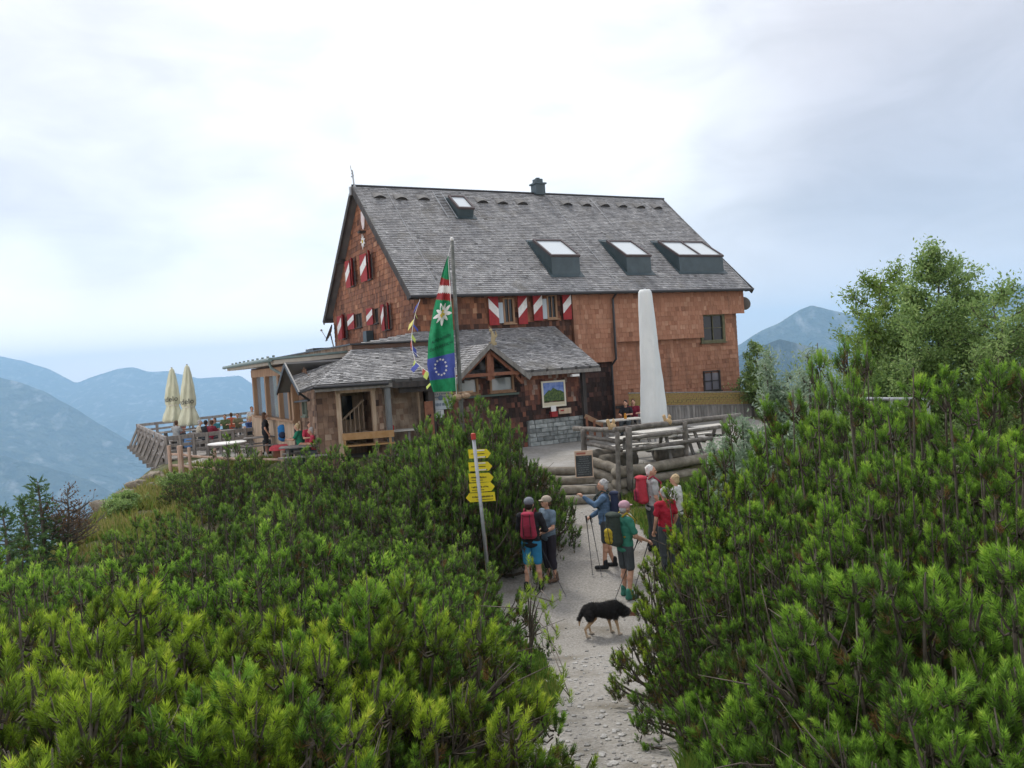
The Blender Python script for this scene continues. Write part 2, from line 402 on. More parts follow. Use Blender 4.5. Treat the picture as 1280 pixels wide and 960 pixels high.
# ------------------------------------------------------------------ haze
hz = MB(); hz.box((0, 6000, -270), (19000, 13200, 1660))   # z -1100 .. 690
hm = bpy.data.materials.new('haze_air'); hm.use_nodes = True
hn = hm.node_tree; 
for n_ in list(hn.nodes):
    if n_.type == 'BSDF_PRINCIPLED': hn.nodes.remove(n_)
vp = hn.nodes.new('ShaderNodeVolumePrincipled'); vp.inputs['Density'].default_value = 1.4e-4
vp.inputs['Color'].default_value = (.46, .73, 1.0, 1); vp.inputs['Anisotropy'].default_value = 0.0
hn.links.new(vp.outputs[0], hn.nodes['Material Output'].inputs['Volume'])
ho = obj('haze', hz, hm, kind='stuff')
hm.cycles.homogeneous_volume = True

# ------------------------------------------------------------------ the mountain hut
def on_plane(px, py, P0, n):
    d = ray(px, py); return EYE + d * ((P0 - EYE).dot(n) / d.dot(n))
def loc_h(P): d = P - HO; return Vector((d.dot(Uh), d.dot(Vh), P.z))
def wb(px, py, b): return loc_h(on_plane(px, py, H(0, b, 0), Vh))
def wa(px, py, a): return loc_h(on_plane(px, py, H(a, 0, 0), Uh))
RS = hypot(6.16, 5.3); rV = Vector((0, 6.16 / RS, 5.3 / RS)); rN = Vector((0, -5.3 / RS, 6.16 / RS))
def rf(px, py):
    nW = Uh * rN.x + Vh * rN.y + Vector((0, 0, rN.z)); q = loc_h(on_plane(px, py, H(0, 0, 5.75), nW)); return q.x, hypot(q.y, q.z - 5.75)
def rpt(a, s, h=0): return Vector((a, 0, 5.75)) + rV * s + rN * h

def spans(poly, v):
    xs_ = []
    n = len(poly)
    for i in range(n):
        (u0, v0), (u1, v1) = poly[i], poly[(i + 1) % n]
        if (v0 <= v < v1) or (v1 <= v < v0): xs_.append(u0 + (v - v0) / (v1 - v0) * (u1 - u0))
    xs_.sort(); return [(xs_[i], xs_[i + 1]) for i in range(0, len(xs_) - 1, 2)]
def shingles(mb, O, U, V, poly, row=.2, wid=(.10, .2), th=.022, holes=(), seed=1, base=0.5, spread=.5, tonefn=None, backing=True, depth=.04, jit=.012):
    r = random.Random(seed); O, U, V = Vector(O), Vector(U), Vector(V); Nn = U.cross(V); Nn.normalize()
    vmin = min(p[1] for p in poly); vmax = max(p[1] for p in poly)
    v = vmin
    while v < vmax - .02:
        vt = min(v + row, vmax); vm = (v + vt) / 2
        segs = spans(poly, vm)
        for (hu0, hv0, hu1, hv1) in holes:
            if hv0 < vm < hv1:
                ns = []
                for (s0, s1) in segs:
                    if hu1 <= s0 or hu0 >= s1: ns.append((s0, s1)); continue
                    if hu0 > s0: ns.append((s0, hu0))
                    if hu1 < s1: ns.append((hu1, s1))
                segs = ns
        rowt = r.uniform(-.08, .08)
        for (s0, s1) in segs:
            u_ = s0
            while u_ < s1 - .01:
                w_ = r.uniform(*wid); u2 = min(u_ + w_, s1)
                if s1 - u2 < .04: u2 = s1
                g = .004; t_ = th * r.uniform(.75, 1.3); vj = v - (r.uniform(0, jit) if v > vmin else 0)
                A = O + U * (u_ + g) + V * vj; B = O + U * (u2 - g) + V * vj; C = O + U * (u2 - g) + V * (vt + .01); D = O + U * (u_ + g) + V * (vt + .01)
                tl = r.uniform(-.004, .004)
                vs = [A + Nn * (t_ + tl), B + Nn * (t_ - tl), C + Nn * .004, D + Nn * .004, A - Nn * .0, B - Nn * .0]
                tn = base + rowt + r.gauss(0, .38) * spread
                if tonefn: tn += tonefn((u_ + u2) / 2, vm)
                mb.add(vs, [(0, 1, 2, 3), (0, 3, 4), (1, 5, 2)], min(max(tn, 0), 1)); mb.add([vs[4], vs[5], vs[1], vs[0]], [(0, 1, 2, 3)], 0)
                u_ = u2
        v = vt
    if backing:
        if not holes:
            mb.prism([O + U * p[0] + V * p[1] - Nn * .002 for p in poly], -Nn * depth, .1)
        else:
            vs_ = sorted({vmin, vmax, *[h[1] for h in holes], *[h[3] for h in holes], *[p[1] for p in poly]})
            for i in range(len(vs_) - 1):
                a0, a1 = vs_[i], vs_[i + 1]
                if a1 - a0 < 1e-4 or a0 >= vmax or a0 < vmin: continue
                vm = (a0 + a1) / 2; sb = spans(poly, a0 + 1e-4); st = spans(poly, a1 - 1e-4)
                for (p0, p1), (q0, q1) in zip(sb, st):
                    cuts = sorted([(h[0], h[2]) for h in holes if h[1] < vm < h[3]]); bl, tl_ = p0, q0
                    for c0, c1 in cuts:
                        mb.add([O + U * bl + V * a0 - Nn * .002, O + U * c0 + V * a0 - Nn * .002, O + U * c0 + V * a1 - Nn * .002, O + U * tl_ + V * a1 - Nn * .002], [(0, 1, 2, 3)], .1)
                        bl = tl_ = c1
                    mb.add([O + U * bl + V * a0 - Nn * .002, O + U * p1 + V * a0 - Nn * .002, O + U * q1 + V * a1 - Nn * .002, O + U * tl_ + V * a1 - Nn * .002], [(0, 1, 2, 3)], .1)

X_, Y_, Z_ = Vector((1, 0, 0)), Vector((0, 1, 0)), Vector((0, 0, 1))
M_roof = mat('weathered_roof_shingle', (0, 0, 0), (.10, .10, .105), scale=2.2, stretch=(1, 1, 1), rough=.85, bump=.35, bscale=40,
             ramp=[(0, (.10, .098, .095)), (.3, (.30, .298, .295)), (.7, (.39, .387, .382)), (1, (.52, .51, .50))], c3=(.20, .19, .17), s3=.9, f3=.58, d3=8)
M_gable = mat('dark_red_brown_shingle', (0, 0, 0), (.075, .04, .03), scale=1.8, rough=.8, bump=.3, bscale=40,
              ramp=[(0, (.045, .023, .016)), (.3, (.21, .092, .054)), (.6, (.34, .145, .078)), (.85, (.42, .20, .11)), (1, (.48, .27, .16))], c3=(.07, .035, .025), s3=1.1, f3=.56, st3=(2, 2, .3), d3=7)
M_new = mat('orange_brown_shingle', (0, 0, 0), (.30, .15, .09), scale=2.5, rough=.8, bump=.25, bscale=40,
            ramp=[(0, (.11, .05, .03)), (.3, (.30, .135, .08)), (.65, (.40, .195, .12)), (1, (.50, .29, .19))], c3=(.19, .10, .065), s3=1.2, f3=.57, st3=(2.2, 2.2, .28), d3=7)
M_old = mat('weathered_wall_shingle', (0, 0, 0), (.10, .07, .055), scale=2.5, rough=.85, bump=.35, bscale=40,
            ramp=[(0, (.06, .036, .028)), (.35, (.22, .13, .085)), (.7, (.36, .24, .165)), (1, (.50, .39, .29))])
M_darkold = mat('dark_wall_shingle', (0, 0, 0), (.04, .03, .028), scale=2.5, rough=.8, bump=.35, bscale=40,
                ramp=[(0, (.025, .015, .012)), (.35, (.10, .048, .036)), (.7, (.22, .085, .055)), (.9, (.32, .15, .09)), (1, (.38, .30, .25))])  # dark shingle tones, from near black to red-brown
M_darkwood = mat('dark_stained_wood', (.035, .032, .030), (.07, .06, .055), scale=6, stretch=(1, 1, .2), rough=.75, bump=.2)
M_greywood = mat('weathered_grey_wood', (.17, .16, .145), (.26, .245, .225), scale=9, stretch=(1, 1, .25), rough=.85, bump=.4, tone=.25)
M_wood = mat('warm_wood', (.26, .15, .085), (.36, .23, .14), scale=7, stretch=(1, 1, .2), rough=.7, bump=.2, tone=.2)
M_redwood = mat('red_brown_wood', (.19, .075, .045), (.27, .12, .07), scale=7, rough=.7, bump=.2)
M_paleboard = mat('pale_larch_board', (.42, .30, .20), (.54, .42, .31), scale=6, stretch=(3, 3, .3), rough=.75, bump=.2, tone=.2)
M_metal = mat('dark_green_sheet_metal', (.035, .055, .062), (.05, .075, .085), scale=3, rough=.45, spec=.5)
M_gutter = mat('dark_gutter_metal', (.045, .045, .048), rough=.4, spec=.5, metallic=.3)
M_glass = mat('sky_reflecting_glass', (.02, .024, .028), rough=.1, spec=.35)
M_skyglass = mat('skylight_glass', (.55, .60, .62), rough=.12, spec=1.0)
M_white = mat('white_paint', (.78, .77, .74), (.66, .65, .62), scale=10, rough=.6)
M_red = mat('red_paint', (.34, .03, .03), (.26, .025, .028), scale=10, rough=.6)
M_stone = mat('grey_stone_masonry', (.20, .21, .20), (.33, .34, .33), scale=5, rough=.95, bump=1.0, bscale=9, c3=(.11, .12, .12), s3=3.5)
M_steel = mat('galvanised_steel', (.42, .43, .44), (.33, .34, .35), scale=12, rough=.45, metallic=.6)
M_black = mat('black_fabric', (.018, .018, .02), (.03, .03, .032), scale=20, rough=.9)

hut = thing('mountain_hut', 'large shingle-clad alpine hut with steep grey shingle roof and red and white shutters', 'hut', HO, HRZ)
# core volume behind the shingle skins
core = MB()
def gz_roof(b): return 5.75 + (b if b < 6.16 else 12.32 - b) * 5.3 / 6.16
pent = [(b, z) for b, z in ((.68, .0), (11.75, .0), (11.75, gz_roof(11.75) - .16), (6.16, 11.05 - .18), (.68, gz_roof(.68) - .16))]
core.prism([Vector((.40, b, z)) for b, z in pent], (15.55, 0, 0), .1)
obj('wall_core', core, M_darkwood, hut)
# gable wall: windows as (b_left, b_right, z0, z1)
gwin = [(8.2, 7.7, 7.0, 8.15), (5.7, 5.2, 7.0, 8.1), (10.15, 9.65, 4.75, 5.8), (8.05, 7.15, 5.1, 5.75), (5.3, 4.85, 5.1, 5.75), (3.85, 3.3, 4.75, 5.75)]
g = MB()
pg = [(-b, z) for b, z in ((11.8, .05), (.5, .05), (.5, gz_roof(.5) - .14), (6.16, 11.05 - .16), (11.8, gz_roof(11.8) - .14))]
shingles(g, (.35, 0, 0), -Y_, Z_, pg, row=.21, wid=(.13, .25), holes=[(-a_, c_, -b_, d_) for a_, b_, c_, d_ in gwin], seed=4, base=.5, spread=.42,
         tonefn=lambda u_, v_: .12 * sin(u_ * 1.3 + v_ * .9))
obj('gable_wall', g, M_gable, hut)
g = MB(); shingles(g, (15.98, 0, 0), Y_, Z_, [(b, z) for b, z in ((.62, .05), (11.8, .05), (11.8, gz_roof(11.8) - .14), (6.16, 10.89), (.62, gz_roof(.62) - .14))], row=.22, wid=(.15, .3), seed=5, spread=.4)
obj('gable_wall', g, M_new, hut)
g = MB(); shingles(g, (0, .5, 0), X_, Z_, [(.35, .05), (7.05, .05), (7.05, 6.03), (.35, 6.03)], row=.2, wid=(.12, .22), seed=6, spread=.6, base=.45,
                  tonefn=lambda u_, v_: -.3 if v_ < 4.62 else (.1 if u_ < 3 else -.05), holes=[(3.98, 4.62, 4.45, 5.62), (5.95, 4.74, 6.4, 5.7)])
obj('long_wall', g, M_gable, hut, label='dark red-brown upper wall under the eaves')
shell = [(7.08, 2.86), (9.15, 2.86), (9.15, 3.75), (13.82, 3.75), (13.82, 4.72), (16.25, 4.72), (16.25, 6.0), (7.08, 6.0)]
g = MB(); shingles(g, (0, .36, 0), X_, Z_, shell, row=.2, wid=(.13, .24), seed=7, spread=.42, base=.55, depth=.29)
obj('long_wall', g, M_new, hut, label='bright orange-brown shingle cladding that juts out over the wall below')
g = MB(); shingles(g, (0, .62, 0), X_, Z_, [(9.0, .05), (15.98, .05), (15.98, 4.85), (9.0, 4.85)], row=.2, wid=(.13, .24), seed=8, spread=.42, base=.5,
                  holes=[(13.84, 3.42, 15.2, 4.71), (13.84, 1.25, 14.78, 2.15)])
obj('long_wall', g, M_new, hut, label='orange-brown lower shingle wall set back under the cladding')
g = MB(); shingles(g, (0, .60, 0), X_, Z_, [(5.4, .05), (8.98, .05), (8.98, 2.86), (5.4, 2.86)], row=.2, wid=(.12, .24), seed=9, spread=.4, base=.12)
obj('long_wall', g, M_darkold, hut, label='nearly black shingle wall beside the porch')
bd = MB(); bd.box((12.5, .585, .92), (6.9, .05, .12)); obj('plinth_board', bd, M_darkwood, hut)

def window(parent, c0, c1, plane, axis_, out_, frame_m, pane_m, bars=(1, 1), sill=True, fw=.06, shut=None, recess=.0):
    """rectangular window in plane; c0=(u0,z0) c1=(u1,z1) in local u (a or b)"""
    (u0, z0), (u1, z1) = c0, c1
    def P(u_, z_, o_): return Vector((u_, plane + out_ * o_, z_)) if axis_ == 'a' else Vector((plane + out_ * o_, u_, z_))
    fr = MB(); o1 = .03 - recess
    def bar(a0, b0, a1, b1, w_, o=o1, t_=.06): fr.beam(P(a0, b0, o), P(a1, b1, o), w_, t_, up=P(0, 0, 1) - P(0, 0, 0))
    # note: beam width is perpendicular to both
    def slab(ua, ub, za, zb, o, t_):
        c = P((ua + ub) / 2, (za + zb) / 2, o)
        sz = (abs(ub - ua), t_, abs(zb - za)) if axis_ == 'a' else (t_, abs(ub - ua), abs(zb - za)); fr.box(c, sz)
    lo_, hi_ = min(u0, u1), max(u0, u1)
    slab(lo_ - fw * .2, lo_ + fw, z0, z1, o1, .07); slab(hi_ - fw, hi_ + fw * .2, z0, z1, o1, .07)
    slab(lo_ + fw, hi_ - fw, z1 - fw, z1, o1, .066); slab(lo_ + fw, hi_ - fw, z0, z0 + fw, o1, .066)
    for k in range(1, bars[0] + 1):
        c = lo_ + (hi_ - lo_) * k / (bars[0] + 1); slab(c - .015, c + .015, z0 + fw, z1 - fw, o1 - .008, .04)
    for k in range(1, bars[1] + 1):
        c = z0 + (z1 - z0) * k / (bars[1] + 1); slab(lo_ + fw, hi_ - fw, c - .012, c + .012, o1 - .012, .035)
    if sill: slab(lo_ - .05, hi_ + .05, z0 - .05, z0 - .002, .05, .14)
    wnd = obj('window', fr, frame_m, parent)
    pn = MB(); c = P((lo_ + hi_) / 2, (z0 + z1) / 2, o1 - .045); sz = (hi_ - lo_ - .02, .012, z1 - z0 - .02) if axis_ == 'a' else (.012, hi_ - lo_ - .02, z1 - z0 - .02)
    pn.box(c, sz); obj('pane', pn, pane_m, wnd)
    return wnd
def shutter(parent, u0, u1, z0, z1, plane, axis_, out_, flip, ang=0):
    """board shutter, red with a white diagonal band"""
    w_ = abs(u1 - u0); hg = z1 - z0; mb = MB(); t_ = .03
    Uax = (X_ if axis_ == 'a' else Y_); Nax = (Y_ if axis_ == 'a' else X_) * out_
    sgn = 1 if u1 > u0 else -1
    base_ = (Vector((u0, plane, z0)) if axis_ == 'a' else Vector((plane, u0, z0))) + Nax * .05
    D_ = (Uax * sgn * cos(ang) + Nax * sin(ang))
    Q = D_.cross(Z_); Q = Q if Q.dot(Nax) > 0 else -Q
    mb.prism([base_, base_ + D_ * w_, base_ + D_ * w_ + Z_ * hg, base_ + Z_ * hg], Q * t_, mi=0)
    def pt(s_, t__): return base_ + D_ * (w_ * s_) + Z_ * (hg * t__) + Q * (t_ + .004)
    band = [(0, .22), (0, .55), (1, .92), (1, .58)] if flip else [(0, .92), (0, .58), (1, .22), (1, .55)]
    mb.add([pt(*q) for q in band] + [pt(*q) + Q * .003 for q in band], [(4, 5, 6, 7), (0, 1, 5, 4), (1, 2, 6, 5), (2, 3, 7, 6), (3, 0, 4, 7)], mi=1)
    return mb
def shut_obj(parent, *a, **k): return obj('shutter', shutter(parent, *a, **k), [M_red, M_white], parent)
shz = [[(8.7, 8.22), (7.68, 7.25)], [(6.35, 5.72), (5.18, 4.75)], [(10.65, 10.17), (9.62, 9.1)], [(8.8, 8.1)], [(5.95, 5.35)], [(4.15, 3.88), (3.27, 2.95)]]
for (b0, b1, z0, z1), sh in zip(gwin, shz):
    w_ = window(hut, (b1, z0), (b0, z1), .37, 'b', -1, M_darkwood, M_glass, bars=(1, 0), recess=.04)
    for i_, (s0, s1) in enumerate(sh):
        obj('shutter', shutter(hut, s1 if i_ == 0 else s0, s0 if i_ == 0 else s1, z0 - .03, z1 + .03, .33, 'b', -1, i_ == 1, ang=radians(8 if i_ == 0 else 28)), [M_red, M_white], w_)
for (a0, a1, z0, z1, s0, s1) in ((3.98, 4.45, 4.62, 5.62, (3.30, 3.72, 0), (4.58, 4.98, 1)), (5.95, 6.4, 4.74, 5.7, (5.27, 5.68, 1), (6.63, 7.03, 1))):
    w_ = window(hut, (a0, z0), (a1, z1), .48, 'a', -1, M_wood, M_glass, bars=(1, 0), recess=.03)
    cu = MB(); cu.box(((s0[1] + a0) / 2 + .02, .47, (z0 + z1) / 2 - .08), (a0 - s0[1] - .02, .02, .8)); obj('curtain_panel', cu, mat('pale_blue_glass', (.35, .42, .46), rough=.2, spec=.8), w_)
    for s_ in (s0, s1): obj('shutter', shutter(hut, s_[0], s_[1], z0 - .06, z1 + .08, .44, 'a', -1, s_[2]), [M_red, M_white], w_)
window(hut, (13.84, 3.42), (15.2, 4.71), .60, 'a', -1, mat('olive_frame', (.10, .10, .055), (.15, .14, .08), scale=6), M_glass, bars=(1, 1), fw=.11)
window(hut, (13.84, 1.25), (14.78, 2.15), .60, 'a', -1, M_darkwood, mat('curtained_glass', (.19, .18, .21), rough=.2, spec=.8), bars=(1, 1), fw=.05)
# ornaments on the gable
sh_ = MB(); c0 = wa(454, 275, .31)
sh_.prism([Vector((.31, c0.y + dx, c0.z + dz)) for dx, dz in ((-.2, .38), (.2, .38), (.24, 0), (.12, -.34), (0, -.42), (-.12, -.34), (-.24, 0))], (-.03, 0, 0))
obj('shield_emblem', sh_, mat('faded_pink_white', (.62, .50, .50), (.72, .68, .66), scale=6), hut)
def star(cx_, cz_, r1, r2, n, O, U, V, thick, rot=0.0):
    mb = MB(); Nn = Vector(U).cross(Vector(V)); c = Vector(O) + Vector(U) * cx_ + Vector(V) * cz_
    for k in range(n):
        th = 2 * pi * k / n + rot; rr = r1 * (1 if k % 2 == 0 else .82)
        d = Vector(U) * cos(th) + Vector(V) * sin(th); p = Vector(U) * -sin(th) + Vector(V) * cos(th)
        mb.prism([c, c + d * rr * .45 + p * rr * .16, c + d * rr, c + d * rr * .45 - p * rr * .16], Nn * (thick + .001 * (k % 3)))
    return mb
c0 = wa(454, 302, .31); em = obj('edelweiss_emblem', star(-c0.y, c0.z, .34, .1, 9, (.31, 0, 0), -Y_, Z_, .03, .3), M_white, hut)
ce = MB(); ce.sphere((.27, c0.y, c0.z), (.02, .08, .08)); obj('flower_centre', ce, mat('yellow_paint', (.55, .42, .05)), em)
wd = MB(); c1 = wa(452, 290, .2); wd.box((.2, c1.y, c1.z), (.28, .3, .08)); obj('gable_lookout_box', wd, M_darkwood, hut)  # small dark lookout box between the two emblems, not a lamp

# main roof
rf_poly = [(0, 0), (16.4, 0), (16.62, RS), (0, RS)]
g = MB(); shingles(g, (0, 0, 5.75), X_, rV, rf_poly, row=.135, wid=(.08, .17), th=.024, seed=11, spread=.42, base=.5, depth=.12, jit=.02)
roof = obj('roof', g, M_roof, hut)
g = MB(); shingles(g, (0, 12.32, 5.75), -X_, Vector((0, -rV.y, rV.z)), [(-16.4, 0), (0, 0), (0, RS), (-16.62, RS)], row=.28, wid=(.2, .4), th=.024, seed=12, spread=.5, depth=.12)
obj('rear_slope', g, M_roof, roof)
for b0, b1 in ((0, 6.16), (12.32, 6.16)):
    for a_, dz in ((-.03, -.10), (16.5, -.12)):
        g = MB(); g.beam((a_, b0, 5.75 + dz), (a_, b1, 11.05 + dz), .05, .24); obj('bargeboard', g, M_darkwood, roof)
g = MB(); g.tube([(-.02, 6.16, 11.09), (16.64, 6.16, 11.09)], .05, 6); obj('ridge_cap', g, M_gutter, roof)
g = MB()   # purlins and rafter tails under the gable overhang
for b in (.25, 3.2, 6.16, 9.1, 12.05): g.box((.18, b, gz_roof(b) - .26), (.42, .16, .18))
for k in range(27): g.box((.4 + k * .62, .25, 5.72), (.08, .5, .12))
obj('rafter_ends', g, M_darkwood, roof)
g = MB(); g.tube([(-.05, -.07, 5.70), (16.42, -.07, 5.70)], .065, 8); g.tube([(8.97, -.07, 5.66), (8.97, .22, 5.45), (8.97, .24, 2.95), (8.85, .42, 2.7), (8.85, .45, .1)], .05, 8)
obj('gutter_and_downpipe', g, M_gutter, hut)
# eyebrow vents
for px, py in ((474, 247), (501, 249), (529, 249.5), (602, 253), (627, 254.5), (652, 255), (708, 256), (732, 257), (755, 257.5), (777, 258.5), (799.5, 259.5), (821, 260.5)):
    a_, s_ = rf(px, py); g = MB(); n = 10; vs = []
    for k in range(n + 1):
        t = -1 + 2 * k / n; hgt = .13 * (1 - t * t) + .03
        vs += [rpt(a_ + t * .27, s_ - .10, hgt), rpt(a_ + t * .27, s_ + .42, .02), rpt(a_ + t * .27, s_ - .08, -.02), rpt(a_ + t * .28, s_ - .12, hgt + .02)]
    fs = []
    for k in range(n):
        i = 4 * k; fs += [(i + 2, i + 6, i + 4, i), (i, i + 4, i + 7, i + 3)]
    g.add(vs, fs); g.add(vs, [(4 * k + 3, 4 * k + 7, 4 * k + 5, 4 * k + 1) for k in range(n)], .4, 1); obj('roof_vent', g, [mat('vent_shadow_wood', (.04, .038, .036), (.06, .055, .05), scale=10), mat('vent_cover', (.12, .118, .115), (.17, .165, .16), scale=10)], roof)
# raised skylights: profile polygon in the plane a=const, found from the photo
def skylight(bl, tl, side, npane, a0, a1, s0, s1, hf, hb):
    sk = MB(); pf = [rpt(a0, s0 - .02, .03), rpt(a0, s0 + .05, hf), rpt(a0, s0 + .05 + (s1 - s0) * .62, hb), rpt(a0, s1, .03)]
    return pf
def make_sky(a0, a1, s0, s1, fr_top, bk_top, n):
    """fr_top / bk_top: (y, z) local of the top front edge and top rear edge of the box"""
    root = MB(); prof = [rpt(0, s0, .02), Vector((0, *fr_top)), Vector((0, *bk_top)), rpt(0, s1, .02)]
    root.prism([p + X_ * a0 for p in prof], X_ * (a1 - a0))
    fl = MB_fl = [rpt(a0 - .12, s0 - .15, .035), rpt(a1 + .14, s0 - .15, .035), rpt(a1 + .12, s1 + .1, .035), rpt(a0 - .05, s1 + .1, .035)]
    root.prism(fl, rN * .012)
    o = obj('skylight', root, M_metal, roof)
    T0, T1 = Vector((0, *fr_top)), Vector((0, *bk_top)); d = (T1 - T0); L = d.length; d.normalize(); nn = X_.cross(d)
    fr = MB()
    def b_(a_, s_, a2, s2, w_): fr.beam(T0 + X_ * a_ + d * s_ + nn * .05, T0 + X_ * a2 + d * s2 + nn * .05, w_, .09, up=nn)
    b_(a0 - .03, .02, a1 + .03, .02, .09); b_(a0 - .03, L - .02, a1 + .03, L - .02, .09)
    for k in range(n + 1):
        x = a0 + (a1 - a0) * k / n; b_(x, .06, x, L - .06, .08)
    obj('skylight_frame', fr, mat('brown_metal_frame', (.09, .07, .07), rough=.5), o)
    pn = MB(); pn.prism([T0 + X_ * (a0 + .03) + d * .05 + nn * .03, T0 + X_ * (a1 - .03) + d * .05 + nn * .03, T0 + X_ * (a1 - .03) + d * (L - .05) + nn * .03, T0 + X_ * (a0 + .03) + d * (L - .05) + nn * .03], nn * .012)
    obj('skylight_pane', pn, M_skyglass, o)
for (BL, BR, TL, FT, n) in (((689, 347), (728, 346), (656, 301), (689, 321), 1), ((783, 344.5), (817, 344), (748, 300.5), (783, 321), 1), ((849, 343), (907, 342), (812, 302), (848.5, 321), 2)):
    a0 = rf(*BL)[0] + .12; a1 = rf(*BR)[0] - .05; sT = rf(*TL)[1] - .1
    ft = wa(FT[0], FT[1], a0)
    bk = Vector((a0, ft.y + 1.42, ft.z + .86))
    make_sky(a0, a1, rf(*BL)[1] + .12, sT, (ft.y, ft.z), (bk.y, bk.z), n)
a0_, s0_ = rf(572, 272); a1_ = rf(590, 271)[0]; make_sky(a0_, a1_, s0_, s0_ + 1.6, tuple(rpt(0, s0_ + .1, .36))[1:], tuple(rpt(0, s0_ + 1.3, .26))[1:], 1)
# ladder, lightning wires, chimney, cross
g = MB(); (a0, s0), (a1, s1) = rf(540, 242), rf(562, 275); (a2, s2), (a3, s3) = rf(550, 243), rf(571, 275)
g.tube([rpt(a0, s0, .10), rpt(a0 - .05, s1, .10)], .018, 5); g.tube([rpt(a0 + .4, s0, .10), rpt(a0 + .35, s1, .10)], .018, 5)
for k in range(9):
    s_ = s1 + (s0 - s1) * (k + .5) / 9; g.tube([rpt(a0 - .03, s_, .10), rpt(a0 + .38, s_, .10)], .014, 5)
obj('roof_ladder', g, M_steel, roof)
g = MB(); a_, s_ = rf(481, 236); g.tube([rpt(a_, s_, .06), rpt(a_ - .12, 3, .06), rpt(a_ - .2, .6, .06)], .011, 4)
obj('lightning_wire', g, M_steel, roof)
for px, e_ in ((684, .05), (736, 5.0)):
    g = MB(); a_, s_ = rf(px, 248); g.tube([rpt(a_, s_, .05), rpt(a_ - .1, e_ + .2, .05)], .013, 4)
    for k in range(4): g.sphere(rpt(a_ - .03 * k, s_ - k * 1.6, .06) if s_ - k * 1.6 > e_ else rpt(a_, s_, .06), .03, 5, 4)
    obj('lightning_wire', g, M_steel, roof)
g = MB(); g.tube([rpt(16.35, .2, .05), rpt(16.5, 7.9, .05)], .012, 4); obj('lightning_wire', g, M_steel, roof)
ch = MB(); ch.box((9.15, 6.16, 11.25), (.5, .5, .5)); ch.box((9.15, 6.16, 11.53), (.62, .62, .07)); chim = obj('chimney', ch, M_metal, roof)
cp = MB(); cp.box((9.15, 6.16, 11.66), (.36, .36, .2)); cp.box((9.15, 6.16, 11.78), (.16, .16, .1)); obj('chimney_cap', cp, M_metal, chim)
g = MB(); g.tube([(.1, 6.16, 11.0), (.05, 6.16, 11.75)], .035, 6); g.beam((.05, 6.0, 11.5), (.05, 6.34, 11.5), .04, .04); g.beam((.05, 6.06, 11.62), (.05, 6.28, 11.62), .04, .04); g.sphere((.1, 6.2, 11.05), (.1, .12, .1))
g.tube([(.02, 6.16, 11.7), (0, 6.2, 11.95)], .018, 5); g.box((-.06, 6.16, 10.85), (.12, .16, .35))
obj('gable_cross', g, M_steel, hut)

# lean-to round the corner
LV = Vector((0, 3.5, 1.7)).normalized(); LL = hypot(3.5, 1.7)
g = MB(); vv = lambda b: (b + 3) / 3.5 * LL
shingles(g, (0, -3, 2.75), X_, LV, [(-4.55, 0), (-.2, 0), (6.0, 0), (6.22, LL - .05), (.36, LL - .05), (-2.21, vv(-.3)), (-4.4, .02)], row=.12, wid=(.08, .17), th=.024, seed=21, spread=.6, base=.52, depth=.10, jit=.03)
lroof = obj('porch_roof', g, M_roof, hut)
def roof_quad(pts, row, seed, m_, name, parent, th=.024, depth=.07):
    """shingled polygon; pts[0]->pts[1] is the lower edge direction"""
    P = [Vector(p) for p in pts]; U = (P[1] - P[0]).normalized(); n = U.cross(P[2] - P[0]).normalized(); V = n.cross(U)
    uv = [((p - P[0]).dot(U), (p - P[0]).dot(V)) for p in P]
    mb = MB(); shingles(mb, P[0], U, V, uv, row=row, wid=(.08, .17), th=th, seed=seed, spread=.6, base=.52, depth=depth, jit=.03)
    return obj(name, mb, m_, parent)
# window gable
ax = 1.35
dg = MB()
roof_quad([(ax + 1.42, -3.55, 2.60), (ax + 1.42, -3.25, 2.60), (ax, -1.0, 3.74), (ax, -3.55, 3.74)], .12, 22, M_roof, 'gablet_slope', lroof)
roof_quad([(ax - 1.42, -3.25, 2.52), (ax - 1.42, -3.55, 2.52), (ax, -3.55, 3.74), (ax, -1.0, 3.74)], .12, 23, M_roof, 'gablet_slope', lroof)
for sg_, zz in ((-1, 2.44), (1, 2.5)): dg = MB(); dg.beam((ax + 1.45 * sg_, -3.56, zz), (ax, -3.56, 3.675), .05, .15); obj('bargeboard', dg, M_greywood, lroof)
dg = MB()
dg.beam((ax - 1.05, -3.4, 2.62), (ax, -3.4, 3.52), .08, .10); dg.beam((ax + 1.05, -3.4, 2.62), (ax, -3.4, 3.52), .08, .10)
dg.box((ax, -3.4, 2.72), (2.5, .12, .11)); dg.box((ax - .02, -3.38, 3.02), (.15, .12, 1.0)); dg.box((ax + .13, -3.3, 3.0), (.12, .12, .9))
dg.box((ax + 1.3, -3.2, 2.55), (.1, .1, .45)); dg.beam((ax + 1.25, -3.3, 2.35), (ax + .95, -3.3, 2.7), .08, .1)
obj('gablet_timber', dg, M_redwood, lroof)
dg = MB(); dg.prism([(ax - 1.15, -2.75, 2.6), (ax + 1.15, -2.75, 2.6), (ax, -2.75, 3.58)], (0, .04, 0)); obj('gablet_glazing', dg, mat('dull_dark_glass', (.035, .03, .028), rough=.18), lroof)
